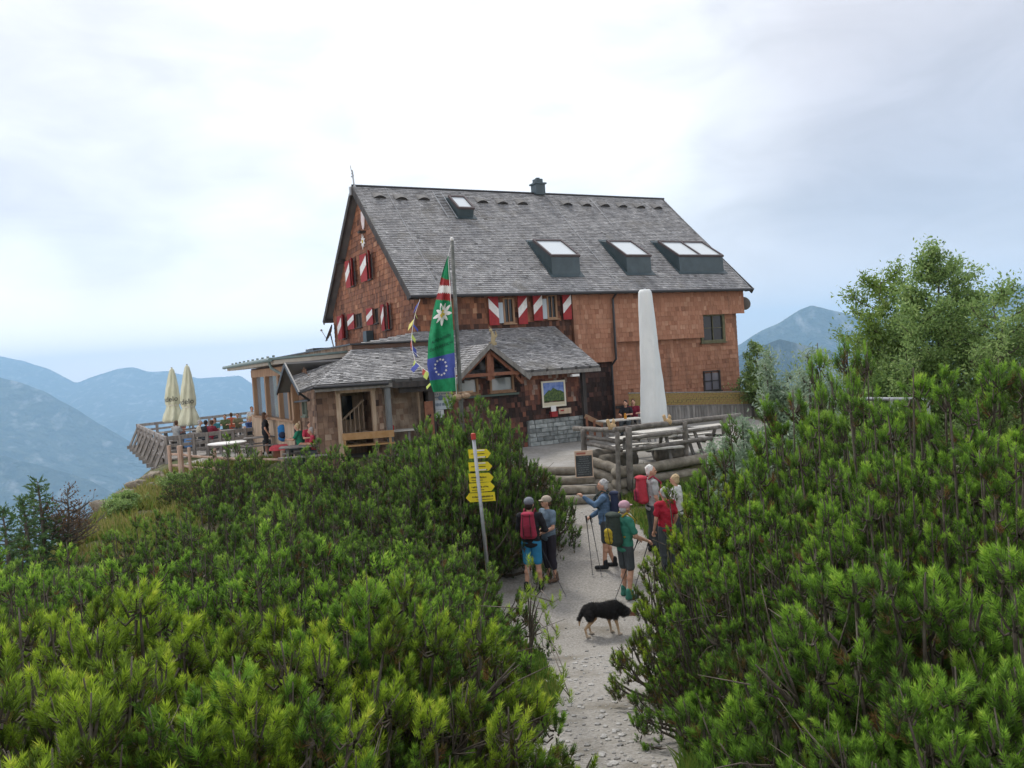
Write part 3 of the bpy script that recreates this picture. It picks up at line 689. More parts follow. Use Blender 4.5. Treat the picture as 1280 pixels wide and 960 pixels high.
# roof ornament: small carved figure
g = MB(); c0 = loc_h(at(615, 412, 30.0))
g.box((c0.x, c0.y, 3.80), (.2, .2, .12)); g.tube([(c0.x, c0.y, 3.85), (c0.x + .04, c0.y, 4.05), (c0.x - .02, c0.y, 4.25)], [.08, .085, .045], 7); g.sphere((c0.x - .05, c0.y, 4.29), .065, 7, 5); g.tube([(c0.x + .05, c0.y, 3.95), (c0.x + .16, c0.y, 4.1), (c0.x + .13, c0.y, 4.26)], [.04, .05, .02], 6)
g.beam((c0.x - .06, c0.y, 4.32), (c0.x - .09, c0.y, 4.42), .02, .02)
obj('carved_ornament', g, mat('pale_yellow_wood', (.30, .23, .12), (.4, .33, .2), scale=9), lroof)
# small porch gable at the left end
roof_quad([(-4.9, -2.95, 2.62), (-4.5, -3.0, 2.72), (-2.9, -1.2, 3.56), (-4.9, -1.2, 3.54)][::1], .12, 24, M_roof, 'gablet_slope', lroof)
roof_quad([(-2.9, .35, 2.62), (-4.9, .35, 2.60), (-4.9, -1.2, 3.54), (-2.9, -1.2, 3.56)], .12, 25, M_roof, 'gablet_slope', lroof)
for b_ in (-2.98, .38): g = MB(); g.beam((-4.92, b_, 2.53), (-4.92, -1.2, 3.475), .05, .13); obj('bargeboard', g, M_gutter, lroof)
# eave boards, gutter
g = MB(); g.tube([(-4.5, -3.06, 2.68), (-2.1, -3.06, 2.66)], .055, 7); g.tube([(-4.5, -3.06, 2.68), (-4.9, -2.9, 2.55), (-4.55, -2.6, 2.3), (-4.45, .1, 2.2), (-4.45, .1, .1)], .04, 7)
obj('gutter_and_downpipe', g, M_gutter, lroof)
g = MB(); g.box((-3.2, -2.98, 2.6), (2.5, .05, .13)); g.box((4.4, -2.96, 2.62), (3.3, .05, .13)); obj('fascia_board', g, M_greywood, lroof)
g = MB(); g.box((-1.3, -2.92, 2.58), (2.0, .12, .18)); g.box((.1, -2.92, 2.56), (1.0, .1, .16)); 
for a_ in (-1.9, -1.3, -.7, 3.2, 3.8, 4.4, 5.0, 5.6): g.box((a_, -2.7, 2.74), (.09, .6, .1))
obj('eave_beam', g, M_darkwood, lroof)
# lean-to walls
pc = MB(); pc.prism([(-4.25, -2.44, 0), (-3.62, -2.44, 0), (-3.62, .4, 0), (-4.25, .4, 0)], (0, 0, 2.6))
pc.prism([(-3.62, -.9, 0), (-.35, -.9, 0), (-.35, .4, 0), (-3.62, .4, 0)], (0, 0, 3.2))
pc.prism([(-.35, -2.40, 0), (5.3, -2.40, 0), (5.3, .4, 0), (-.35, .4, 0)], (0, 0, 2.75))
obj('porch_core', pc, M_darkwood, hut)
g = MB(); shingles(g, (-4.3, 0, 0), -Y_, Z_, [(-.35, .05), (2.5, .05), (2.5, 2.62), (1.2, 3.35), (-.35, 2.62)], row=.19, wid=(.12, .22), seed=31, spread=.42, base=.5, holes=[(.75, 1.75, 1.3, 2.25)])
obj('porch_wall', g, M_old, hut, label='weathered brown shingle wall below the small end gable')
wn_ = window(hut, (-1.3, 1.75), (-.75, 2.25), -4.3, 'b', -1, mat('grey_green_frame', (.16, .19, .15)), M_glass, bars=(1, 0), fw=.05)
g = MB(); shingles(g, (0, -2.5, 0), X_, Z_, [(-4.3, .05), (-3.6, .05), (-3.6, 2.62), (-4.3, 2.62)], row=.19, wid=(.12, .22), seed=32, spread=.42, base=.45)
shingles(g, (0, -2.5, 0), X_, Z_, [(-2.42, .05), (-2.15, .05), (-2.15, 2.62), (-2.42, 2.62)], row=.19, wid=(.1, .15), seed=33, spread=.6, base=.6)
obj('porch_wall', g, M_old, hut, label='weathered brown shingle wall beside the porch opening')
g = MB(); shingles(g, (0, -1.9, 0), X_, Z_, [(-2.2, .05), (-.5, .05), (-.5, 2.7), (-2.2, 2.7)], row=.19, wid=(.1, .18), seed=34, spread=.4, base=.95)
shingles(g, (-2.3, 0, 0), X_ * 0 - Y_, Z_, [(.95, .05), (1.9, .05), (1.9, 2.6), (.95, 2.6)], row=.19, wid=(.1, .18), seed=35, spread=.4, base=.6)
obj('porch_wall', g, M_old, hut, label='pale new shingle wall set back under the porch roof')
g = MB()
g.box((-3.62, -2.5, 1.35), (.14, .16, 2.6)); g.box((-2.46, -2.5, 1.3), (.12, .14, 2.5)); g.box((-3.02, -2.5, 2.5), (1.3, .16, .12))
g.box((-.82, -2.3, 1.4), (.05, .08, 2.2)); g.box((-1.5, -1.86, 2.05), (.06, .05, .5)); g.box((-1.5, -1.86, 1.85), (1.0, .05, .06)); 
g.box((-2.95, -.93, 1.3), (1.3, .05, 2.5), tone=.8)
for k in range(7): g.box((-3.45 + k * .15, -1.6, .9 + k * .13), (.035, .04, .9))
g.beam((-3.6, -1.6, 1.28), (-2.5, -1.6, 2.15), .06, .06)
for k in range(6): g.box((-3.4 + k * .17, -1.3, .2 + k * .18), (.2, .9, .05))
obj('porch_frame', g, M_paleboard, hut)
for c_, s_ in (((-2.9, -1.0, 1.9), (.35, .03, .8)), ((-3.3, -1.0, 2.1), (.2, .03, .3)), ((-1.75, -1.86, 2.2), (.4, .02, .5)), ((-1.15, -1.86, 2.2), (.4, .02, .5))): g = MB(); g.box(c_, s_); obj('porch_window', g, M_glass, hut)
g = MB(); g.box((-2.1, -2.9, 1.35), (.16, .16, 2.65)); obj('porch_post', g, mat('grey_blue_post', (.13, .14, .14), (.2, .21, .21), scale=8, stretch=(1, 1, .2)), hut)
g = MB(); g.box((-.52, -2.6, 1.35), (.22, .24, 2.65)); g.box((-1.0, -2.75, 2.42), (1.3, .1, .22)); obj('porch_post', g, M_darkwood, hut)
g = MB(); shingles(g, (0, -2.5, 0), X_, Z_, [(-.4, .05), (3.1, .05), (3.1, 2.75), (-.4, 2.75)], row=.18, wid=(.1, .2), seed=36, spread=.55, base=.45, holes=[(.5, 2.08, 1.28, 2.66), (1.75, 2.08, 2.66, 2.66)], tonefn=lambda u_, v_: -.1 + .25 * sin(u_ * 2) * (v_ > 1.2))
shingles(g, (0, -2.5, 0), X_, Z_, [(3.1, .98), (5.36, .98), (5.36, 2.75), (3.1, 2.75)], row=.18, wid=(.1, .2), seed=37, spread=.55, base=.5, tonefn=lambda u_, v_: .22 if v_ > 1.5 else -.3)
shingles(g, (5.36, 0, 0), Y_, Z_, [(-2.5, .05), (.35, .05), (.35, 3.7), (-2.5, 2.75)], row=.18, wid=(.1, .2), seed=38, spread=.6, base=.3)
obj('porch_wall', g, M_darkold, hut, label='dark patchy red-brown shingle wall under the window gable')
for a0, a1 in ((.5, 1.28), (1.75, 2.66)): window(hut, (a0, 2.08), (a1, 2.66), -2.5, 'a', -1, M_wood, mat('pale_reflecting_glass', (.30, .34, .35), rough=.1, spec=1), bars=(0, 0), fw=.06)
g = MB(); g.box((1.5, -2.58, 1.98), (2.6, .16, .07)); obj('window_sill', g, mat('green_grey_sill', (.10, .13, .11)), hut)
st = MB(); r = random.Random(5)
st.box((4.25, -2.55, .5), (2.3, .12, .92), tone=.2)
for row_ in range(6):
    x = 3.12; z = .06 + row_ * .155
    while x < 5.35:
        w_ = min(r.uniform(.2, .55), 5.38 - x); st.box((x + w_ / 2, -2.63 + r.uniform(-.012, .012), z + .075), (w_ - .025, .08, .135), tone=r.random()); x += w_
obj('stone_plinth', st, mat('grey_plinth_stone', (.20, .22, .21), (.34, .36, .35), scale=6, rough=.95, bump=.8, bscale=14, tone=.3), hut)
g = MB(); g.box((5.42, -2.72, 1.35), (.14, .16, 2.7)); g.box((5.42, -2.2, 2.62), (.12, 1.0, .14)); obj('porch_post', g, M_darkwood, hut)
g = MB(); g.box((4.98, -2.9, 2.47), (.3, .16, .09)); obj('porch_lamp', g, M_white, hut)

# annex with the winter garden windows
g = MB()
ANB = [wa(x, 490, -4.4).y for x in (321.5, 332.0, 333.5, 344.5, 347.5, 359.5, 363.0, 372.5)]
g.prism([(-4.34, -.05, 0), (.3, -.05, 0), (.3, 8.6, 0), (-4.34, 8.6, 0)], (0, 0, 1.5)); g.prism([(-4.3, 0, 3.15), (.3, 0, 3.15), (.3, 8.6, 3.15), (-4.3, 8.6, 3.15)], (0, 0, .38))
g.prism([(-3.2, 0, 1.5), (.3, 0, 1.5), (.3, 8.3, 1.5), (-3.2, 8.3, 1.5)], (0, 0, 1.65))
obj('annex_core', g, mat('annex_inside_wood', (.10, .07, .05)), hut)
g = MB(); b = -.4; k = 0; r = random.Random(9)
while b < 8.7:
    g.box((-4.37, b + .065, .8), (.04, .122, 1.52), tone=r.random()); b += .13
for b in range(36): g.box((-4.35 + b * .13, 8.64, .8), (.122, .04, 1.52), tone=r.random())
obj('annex_boarding', g, M_paleboard, hut)
g = MB(); posts = [8.55, 6.55, 4.55, 2.55, .6]
aw = [wa(x, 490, -4.42).y for x in (319.5, 335, 351, 363.5)] 
for b in aw + [-.05]: g.box((-4.42, b, 2.35), (.2, .24, 1.75))
g.box((-4.42, (aw[0] - .05) / 2, 3.3), (.22, aw[0] + .4, .3), tone=.6); g.box((-4.44, (aw[0] - .05) / 2, 1.55), (.26, aw[0] + .3, .08), tone=.4)
obj('annex_post', g, M_wood, hut)
for b0, b1 in zip(aw, aw[1:] + [-.05]):
    pn = MB(); pn.box((-4.36, (b0 + b1) / 2, 2.37), (.02, abs(b0 - b1) - .24, 1.6)); 
    wf = obj('window', pn, mat('winter_garden_glass', (.16, .21, .25), rough=.08, spec=1), hut)
g = MB(); g.prism([(-5.05, -.2, 3.52), (-5.05, 10.2, 3.52), (-5.05, 10.2, 3.66), (-5.05, -.2, 3.66)], (2.7, 0, .12))
obj('annex_soffit', g, mat('pale_soffit_board', (.46, .42, .36), (.38, .34, .28), scale=5), hut)
g = MB(); g.prism([(-5.15, -.25, 3.67), (-5.15, 10.3, 3.67), (-5.15, 10.3, 3.74), (-5.15, -.25, 3.74)], (2.75, 0, .12)); g.tube([(-5.18, -.25, 3.68), (-5.18, 10.3, 3.68)], .07, 8)
g.tube([(-5.18, .1, 3.66), (-5.1, .1, 3.4), (-4.7, -.1, 3.1), (-4.55, -.35, 2.95)], .05, 7)
for k in range(10): g.box((-4.9, .6 + k, 3.81), (.08, .08, .07))
obj('annex_roof', g, mat('green_roof_metal', (.12, .17, .16), (.2, .25, .24), scale=4, rough=.5), hut)
g = MB(); g.prism([(-2.5, -.75, 3.5), (.33, -.75, 3.5), (.33, 11.4, 3.5), (-2.5, 11.4, 3.5)], (0, 0, .5), .1)
shingles(g, (-2.52, 0, 0), -Y_, Z_, [(-11.4, 3.55), (.75, 3.55), (.75, 4.02), (-11.4, 4.02)], row=.16, wid=(.12, .2), seed=41, spread=.35, base=.62)
obj('annex_parapet', g, M_old, hut)
g = MB(); g.prism([(-2.6, -.8, 4.02), (.33, -.8, 4.02), (.33, 11.5, 4.02), (-2.6, 11.5, 4.02)], (0, 0, .05)); g.box((-.6, 8.3, 4.22), (2.4, 1.4, .1)); obj('annex_flat_roof', g, M_gutter, hut)
g = MB(); c0 = wa(463, 421, .25); g.box((c0.x - .1, c0.y, c0.z), (.3, .5, .5)); obj('chimney_pipe', g, M_metal, hut)
# satellite dishes
def dish(px, py, D, r_, axis_v, parent, foot):
    c = loc_h(at(px, py, D)); axis_v = Vector(axis_v).normalized(); a = axis_v.cross(Z_).normalized(); b = axis_v.cross(a)
    g = MB(); vs = [c]; n = 18; fs = []
    for k in range(1, 5):
        for j in range(n):
            rr = r_ * k / 4; vs.append(c + (a * cos(2 * pi * j / n) + b * sin(2 * pi * j / n) * 1.08) * rr + axis_v * (.18 * (k / 4) ** 2 * r_ * 1.2))
    for j in range(n): fs.append((0, 1 + j, 1 + (j + 1) % n))
    for k in range(3):
        for j in range(n): fs.append((1 + k * n + j, 1 + (k + 1) * n + j, 1 + (k + 1) * n + (j + 1) % n, 1 + k * n + (j + 1) % n))
    g.add(vs, fs); g.add([v - axis_v * .02 for v in vs], [f[::-1] for f in fs])
    g.tube([c, c + Vector(foot)], .03, 6); g.tube([c - b * -r_ * .9, c + axis_v * r_ * 1.1], .015, 5); g.sphere(c + axis_v * r_ * 1.1, .06, 6, 4)
    obj('satellite_dish', g, mat('grey_dish', (.24, .23, .23), rough=.6), parent)
dish(413, 417, 40.5, .42, (-.75, .25, .35), hut, (.1, -.1, -.75))
dish(929, 380, 38.6, .33, (.7, .4, .5), hut, (-.5, -.1, -.1))
#@@ITEMS
# ------------------------------------------------------------------ vegetation
def unit(a): return a / np.maximum(np.linalg.norm(a, axis=-1, keepdims=True), 1e-9)
def needles(P, D, L, k, nl, nw, rs, spread=1.0, tone=None, t0=0.0):
    """P tips base (n,3), D dirs, L lengths; k needles each; returns verts, faces, tone"""
    n = len(P)
    t = rs.rand(n, k) * (1 - t0) + t0
    a = rs.rand(n, k) * 2 * pi
    h = np.where(np.abs(D[:, 2:3]) > .9, np.array([[1., 0, 0]]), np.array([[0, 0, 1.]]))
    A = unit(np.cross(D, h)); B = np.cross(D, A)
    rad = A[:, None] * np.cos(a)[..., None] + B[:, None] * np.sin(a)[..., None]
    base = P[:, None] + D[:, None] * (t * L[:, None])[..., None] + rad * .004
    open_ = (1.0 - t ** 3 * .6) * spread * rs.uniform(.75, 1.2, (n, k))
    nd = unit(D[:, None] * .95 + rad * open_[..., None] * .95)
    ln_ = nl * rs.uniform(.7, 1.15, (n, k)) * (1.08 - .35 * t)
    side = unit(np.cross(nd, rad + rs.normal(0, .5, rad.shape)))
    v0 = base - side * nw * .5; v1 = base + side * nw * .5; v2 = base + nd * ln_[..., None]
    V = np.stack([v0, v1, v2], 2).reshape(-1, 3)
    F = np.arange(len(V)).reshape(-1, 3)
    if tone is None: tone = np.full(n, .5)
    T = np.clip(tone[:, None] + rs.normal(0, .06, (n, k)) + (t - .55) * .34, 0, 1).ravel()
    return V, F, T
def fol_mat(name, cols, trans=.42):
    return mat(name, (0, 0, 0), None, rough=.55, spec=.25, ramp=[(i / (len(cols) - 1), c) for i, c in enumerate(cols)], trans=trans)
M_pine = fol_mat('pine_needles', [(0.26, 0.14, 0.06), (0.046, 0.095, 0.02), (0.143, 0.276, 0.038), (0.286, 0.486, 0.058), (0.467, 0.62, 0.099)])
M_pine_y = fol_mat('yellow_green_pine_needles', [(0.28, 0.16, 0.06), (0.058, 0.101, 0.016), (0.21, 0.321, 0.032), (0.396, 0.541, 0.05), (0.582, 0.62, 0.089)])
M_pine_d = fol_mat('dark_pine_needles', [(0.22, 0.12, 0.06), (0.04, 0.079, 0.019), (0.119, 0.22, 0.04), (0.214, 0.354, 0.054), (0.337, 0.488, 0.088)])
M_bark = mat('pine_bark', (.07, .055, .04), (.14, .12, .095), scale=14, rough=.9, bump=.5)
def bez(a, b, c, t): return a * (1 - t) ** 2 + b * 2 * t * (1 - t) + c * t * t
def build_mesh(name, V, F, T, m_):
    me = bpy.data.meshes.new(name); nv, nf = len(V), len(F); k = F.shape[1]
    me.vertices.add(nv); me.vertices.foreach_set('co', V.astype(np.float32).ravel())
    me.loops.add(nf * k); me.loops.foreach_set('vertex_index', F.astype(np.int32).ravel())
    me.polygons.add(nf); me.polygons.foreach_set('loop_start', np.arange(0, nf * k, k, dtype=np.int32))
    a = me.attributes.new('tone', 'FLOAT', 'FACE'); a.data.foreach_set('value', T.astype(np.float32))
    me.materials.append(m_); me.update(calc_edges=True); return me
def pine_proto(seed, R, Ht, heads, puffs, k, nl, nw, tl, dead=0, gap=.22):
    """mountain pine: sprawling stems that turn up at the ends, each carrying a bunch of upright rounded needle brushes"""
    rs = np.random.RandomState(seed); mb = MB(); TP, TD, TL, TT = [], [], [], []
    ph = rs.rand(4) * 2 * pi; tops = []; tries = 0
    while len(tops) < heads and tries < heads * 40:
        tries += 1; th = rs.rand() * 2 * pi; rr = sqrt(rs.rand())
        env = 1 + .20 * sin(th * 2 + ph[0]) * rr + .13 * sin(th * 3 + ph[1]) * rr
        lev = 1.0 if rs.rand() < .62 else rs.uniform(.35, .85)
        z = Ht * (1 - .78 * rr ** 2.4) * lev * (1 + .14 * sin(th * 2 + rr * 5 + ph[2])) * rs.uniform(.86, 1.08)
        q = np.array([cos(th) * rr * R * env, sin(th) * rr * R * env, z])
        if all(np.linalg.norm((q - p) * [1, 1, .8]) > gap * rs.uniform(.75, 1.2) for p in tops): tops.append(q)
    for top in tops:
        rxy = max(hypot(top[0], top[1]), .05); outd = np.array([top[0], top[1], 0]) / rxy
        b0 = np.array([*(outd[:2] * .10 * R), -.05]) + rs.normal(0, .04, 3); c0 = np.array([top[0] * .9, top[1] * .9, top[2] * .25]) + rs.normal(0, .07, 3)
        pts = [bez(b0, c0, top, t) for t in np.linspace(0, 1, 7)]
        mb.tube(pts, list(np.array([.028, .024, .020, .015, .011, .007, .003]) * (.7 + Ht * .25)), 5, tone=rs.rand())
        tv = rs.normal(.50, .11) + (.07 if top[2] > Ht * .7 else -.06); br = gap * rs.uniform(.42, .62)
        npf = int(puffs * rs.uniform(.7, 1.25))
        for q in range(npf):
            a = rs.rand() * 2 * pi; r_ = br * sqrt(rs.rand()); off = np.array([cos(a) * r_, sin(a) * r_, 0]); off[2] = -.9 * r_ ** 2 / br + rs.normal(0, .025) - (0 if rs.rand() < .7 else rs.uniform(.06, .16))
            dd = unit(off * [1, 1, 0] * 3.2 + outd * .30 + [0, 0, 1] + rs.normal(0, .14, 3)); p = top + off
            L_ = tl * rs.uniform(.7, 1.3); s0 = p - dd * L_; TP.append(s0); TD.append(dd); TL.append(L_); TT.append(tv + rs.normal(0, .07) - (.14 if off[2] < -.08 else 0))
            jn = top - np.array([0, 0, br * 1.0 + .04]) + off * .25
            mb.tube([jn, (jn + s0) / 2 - [0, 0, .01], s0 + dd * L_ * .6], [.007, .006, .003], 4, cap=False)
    TP, TD, TL, TT = map(np.array, (TP, TD, TL, TT))
    brown = rs.rand(len(TT)) < .018; TT = np.where(brown, .02, np.clip(TT, .25, 1))
    V, F, T = needles(TP, TD, TL, k, nl, nw, rs, tone=TT)
    for _ in range(dead):
        th = rs.rand() * 2 * pi; a = np.array([cos(th) * R * .45, sin(th) * R * .45, Ht * .4]); b = a * [1.8, 1.8, 1] + [0, 0, rs.uniform(.05, .4) * Ht]
        mb.tube([a, (a + b) / 2 + rs.normal(0, .08, 3), b], [.016, .010, .003], 5); c = (a + b) / 2
        for _k in range(6): e_ = c + (b - c) * rs.rand() + rs.normal(0, .14, 3) + [0, 0, .08]; mb.tube([c, (c + e_) / 2 + rs.normal(0, .02, 3), e_], [.006, .004, .002], 4)
    # cones among the needles
    return V, F, T, mb
PROTO = {}
def proto(key, mats_, **kw):
    V, F, T, mb = pine_proto(**kw)
    stem = mesh_from('stems', mb.v, mb.f, mb.t, [M_bark], smooth=True)
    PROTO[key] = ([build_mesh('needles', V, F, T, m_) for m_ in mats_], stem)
proto('near0', (M_pine_y, M_pine), seed=1, R=.95, Ht=1.15, heads=75, puffs=13, k=88, nl=.044, nw=.0048, tl=.095, dead=4, gap=.21)
proto('near1', (M_pine_y, M_pine), seed=2, R=.88, Ht=1.25, heads=70, puffs=13, k=88, nl=.044, nw=.0048, tl=.095, dead=3, gap=.21)
proto('big0', (M_pine, M_pine_y), seed=3, R=1.15, Ht=2.3, heads=150, puffs=13, k=70, nl=.044, nw=.0052, tl=.095, dead=5, gap=.22)
proto('big1', (M_pine, M_pine_d), seed=4, R=1.0, Ht=2.1, heads=130, puffs=13, k=70, nl=.044, nw=.0052, tl=.095, dead=6, gap=.22)
proto('mid0', (M_pine_d, M_pine), seed=5, R=1.25, Ht=1.6, heads=110, puffs=10, k=30, nl=.055, nw=.011, tl=.10, gap=.24)
proto('mid1', (M_pine_d, M_pine), seed=6, R=1.15, Ht=1.8, heads=105, puffs=10, k=30, nl=.055, nw=.011, tl=.10, dead=4, gap=.24)
proto('mid2', (M_pine_d, M_pine), seed=7, R=1.35, Ht=1.3, heads=120, puffs=10, k=30, nl=.055, nw=.011, tl=.10, gap=.24)
NB = random.Random(77)
def pine(key, px, D, top, mi=0, sc=None, label='', group=None, wide=1.0):
    me, stem = PROTO[key]; base_h = {'near0': 1.15, 'near1': 1.25, 'big0': 2.3, 'big1': 2.1, 'mid0': 1.6, 'mid1': 1.8, 'mid2': 1.3}[key]
    p = at(px, top, D); z0 = gz(p.x, p.y); h = max(.45, p.z - z0); k = h / (base_h * (1.09 if key.startswith('big') else 1.04))
    r = NB.uniform(0, 2 * pi)
    t = thing('mountain_pine_shrub', label, 'shrub', (p.x, p.y, z0), r, group)
    kk = max(k, .62) if wide == 1.0 else k * wide
    t.scale = (min(kk, 1.35), min(kk, 1.35), k)
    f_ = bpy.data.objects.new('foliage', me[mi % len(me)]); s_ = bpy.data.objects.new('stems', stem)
    for o in (f_, s_): COL.objects.link(o); o.parent = t
    return t
g1 = 'mountain pines filling the left foreground'; l1 = 'yellow-green mountain pine with rounded needle brushes in the left foreground'
for key, px, D, top, mi in (('near0', 30, 3.9, 800, 0), ('near1', 150, 4.5, 748, 0), ('near0', 60, 5.4, 772, 0), ('near1', 255, 5.0, 775, 0), ('near0', 350, 4.9, 765, 0),
                            ('near1', 450, 4.8, 748, 1), ('near0', 455, 4.9, 748, 0), ('near1', 490, 5.4, 762, 1), ('near0', 395, 4.0, 800, 0), ('near0', 90, 3.0, 880, 0), ('near1', 280, 3.4, 855, 1),
                            ('near1', 325, 3.3, 860, 0), ('near0', 270, 3.2, 890, 1), ('near1', -60, 3.4, 850, 0), ('near0', 190, 3.9, 820, 0), ('near0', 0, 2.6, 900, 0)):
    pine(key, px, D, top, mi, label=l1, group=g1)
g2 = 'mountain pines on the slope left of the path'; l2 = 'dark green mountain pine in the dense belt between the foreground pines and the terrace'
for key, px, D, top, mi in (('mid0', -20, 8.5, 690, 1), ('mid1', 60, 8, 712, 1), ('mid2', 150, 7.5, 725, 1), ('mid0', 235, 8, 700, 1), ('mid1', 320, 7.5, 690, 1), ('mid2', 400, 8, 700, 1), ('mid0', 470, 8, 700, 1), ('mid1', 515, 9, 705, 1), ('mid2', 520, 10, 712, 1),
                            ('mid1', -30, 12, 672, 0), ('mid0', 50, 11, 692, 0), ('mid2', 130, 11.5, 700, 0), ('mid1', 205, 12, 668, 0), ('mid0', 280, 12, 640, 0), ('mid2', 350, 12, 650, 0), ('mid0', 420, 12.5, 650, 0), ('mid1', 490, 12.5, 655, 0), ('mid2', 535, 12.5, 668, 0), ('mid0', 548, 13.5, 680, 0),
                            ('mid2', 195, 16, 650, 0), ('mid1', 250, 16, 618, 0), ('mid0', 310, 16, 605, 0), ('mid2', 380, 16, 605, 0), ('mid0', 450, 16, 600, 0), ('mid1', 520, 16, 600, 0), ('mid2', 560, 16.5, 615, 0)):
    pine(key, px, D, top, mi, label=l2, group=g2)
g3 = 'mountain pines in front of the terrace'; l3 = 'tall dark mountain pine standing right below the terrace edge'
for key, px, D, top, mi in (('mid1', 225, 25, 592, 0), ('mid0', 262, 24, 575, 0), ('mid1', 292, 23, 552, 0), ('mid2', 325, 23, 580, 0), ('mid1', 362, 22, 582, 0), ('mid0', 398, 21.5, 552, 0), ('mid2', 432, 21, 568, 0), ('mid1', 462, 21, 566, 0), ('mid0', 500, 20, 560, 0), ('mid1', 520, 19.5, 540, 0),
                            ('mid0', 548, 19, 522, 0), ('mid1', 572, 18.5, 515, 0), ('mid0', 598, 18, 502, 0), ('mid2', 560, 17, 545, 0), ('mid1', 612, 18.5, 530, 0), ('mid0', 622, 19.3, 560, 0), ('mid2', 575, 17.2, 560, 0)):
    pine(key, px, D, top, mi, label=l3, group=g3)
g4 = 'mountain pines filling the right foreground'; l4 = 'deep green mountain pine thicket plant on the right side of the path'
for key, px, D, top, mi in (('big0', 882, 7.8, 605, 1), ('big1', 925, 7.6, 560, 0), ('big0', 975, 7.4, 520, 0), ('big1', 1010, 7.0, 488, 0), ('big1', 1085, 6.2, 500, 1), ('big0', 1150, 5.6, 478, 0), ('big1', 1215, 5.2, 452, 0), ('big0', 1290, 5.0, 455, 0),
                            ('big0', 928, 6.3, 650, 0), ('big1', 975, 5.6, 612, 0), ('big0', 1070, 5.0, 590, 0), ('big1', 1100, 4.6, 575, 0), ('big0', 1195, 4.3, 560, 0), ('big1', 1290, 4.0, 560, 0),
                            ('near1', 1020, 5.9, 725, 1), ('near0', 1155, 4.3, 735, 1), ('near1', 1075, 3.6, 720, 1), ('near0', 1190, 3.3, 715, 1), ('near1', 1290, 3.1, 700, 1), ('near0', 1240, 3.4, 830, 1), ('near1', 1180, 2.8, 850, 1), ('near0', 1260, 2.6, 860, 1)):
    pine(key, px, D, top, mi, label=l4, group=g4)
pine('big1', 1052, 6.8, 424, 0, label='tallest slender mountain pine leader rising above the right thicket', wide=.62)

# dead-looking open pine twig by the path
def twig_shrub():
    p = gat(690, 860, 4.0); rs = np.random.RandomState(9); mb = MB(); TP, TD = [], []
    b0 = np.array([p.x - .25, p.y + .3, gz(p.x, p.y)])
    for px, py, D in ((690, 752, 5.2), (665, 742, 5.3), (705, 838, 4.9), (695, 790, 5.1), (650, 760, 5.1), (712, 870, 4.7)):
        q = np.array(at(px, py, D)); c = np.array([b0[0] + .1, b0[1], q[2] * .6 + b0[2] * .4]); pts = [bez(b0, c, q, t) for t in np.linspace(0, 1, 6)]
        mb.tube(pts, list(np.linspace(.012, .003, 6)), 5)
        for j in range(4):
            a = pts[3 + j % 3]; e_ = a + rs.normal(0, .10, 3) + [0, 0, .1]; mb.tube([a, e_], [.004, .002], 4)
            if j < 3: TP.append(e_ - [0, 0, .03]); TD.append([0.1, 0, 1])
        TP.append(q - [0, 0, .05]); TD.append([.1, 0, 1]); TP.append(q - [.04, 0, .06]); TD.append([-.4, 0, 1])
    t = thing('mountain_pine_shrub', 'half bare pine sapling with brown twigs leaning over the left path edge', 'shrub', (b0[0], b0[1], b0[2]))
    obj('stems', mb, mat('grey_brown_twig', (.12, .10, .08), (.2, .17, .14), scale=14), t, world=True, smooth=True)
    TP, TD = np.array(TP), unit(np.array(TD, float)); V, F, T = needles(TP, TD, np.full(len(TP), .08), 50, .045, .0045, rs, tone=np.full(len(TP), .6))
    o = bpy.data.objects.new('foliage', build_mesh('needles', V - b0, F, T, M_pine_y)); COL.objects.link(o); o.parent = t
twig_shrub()
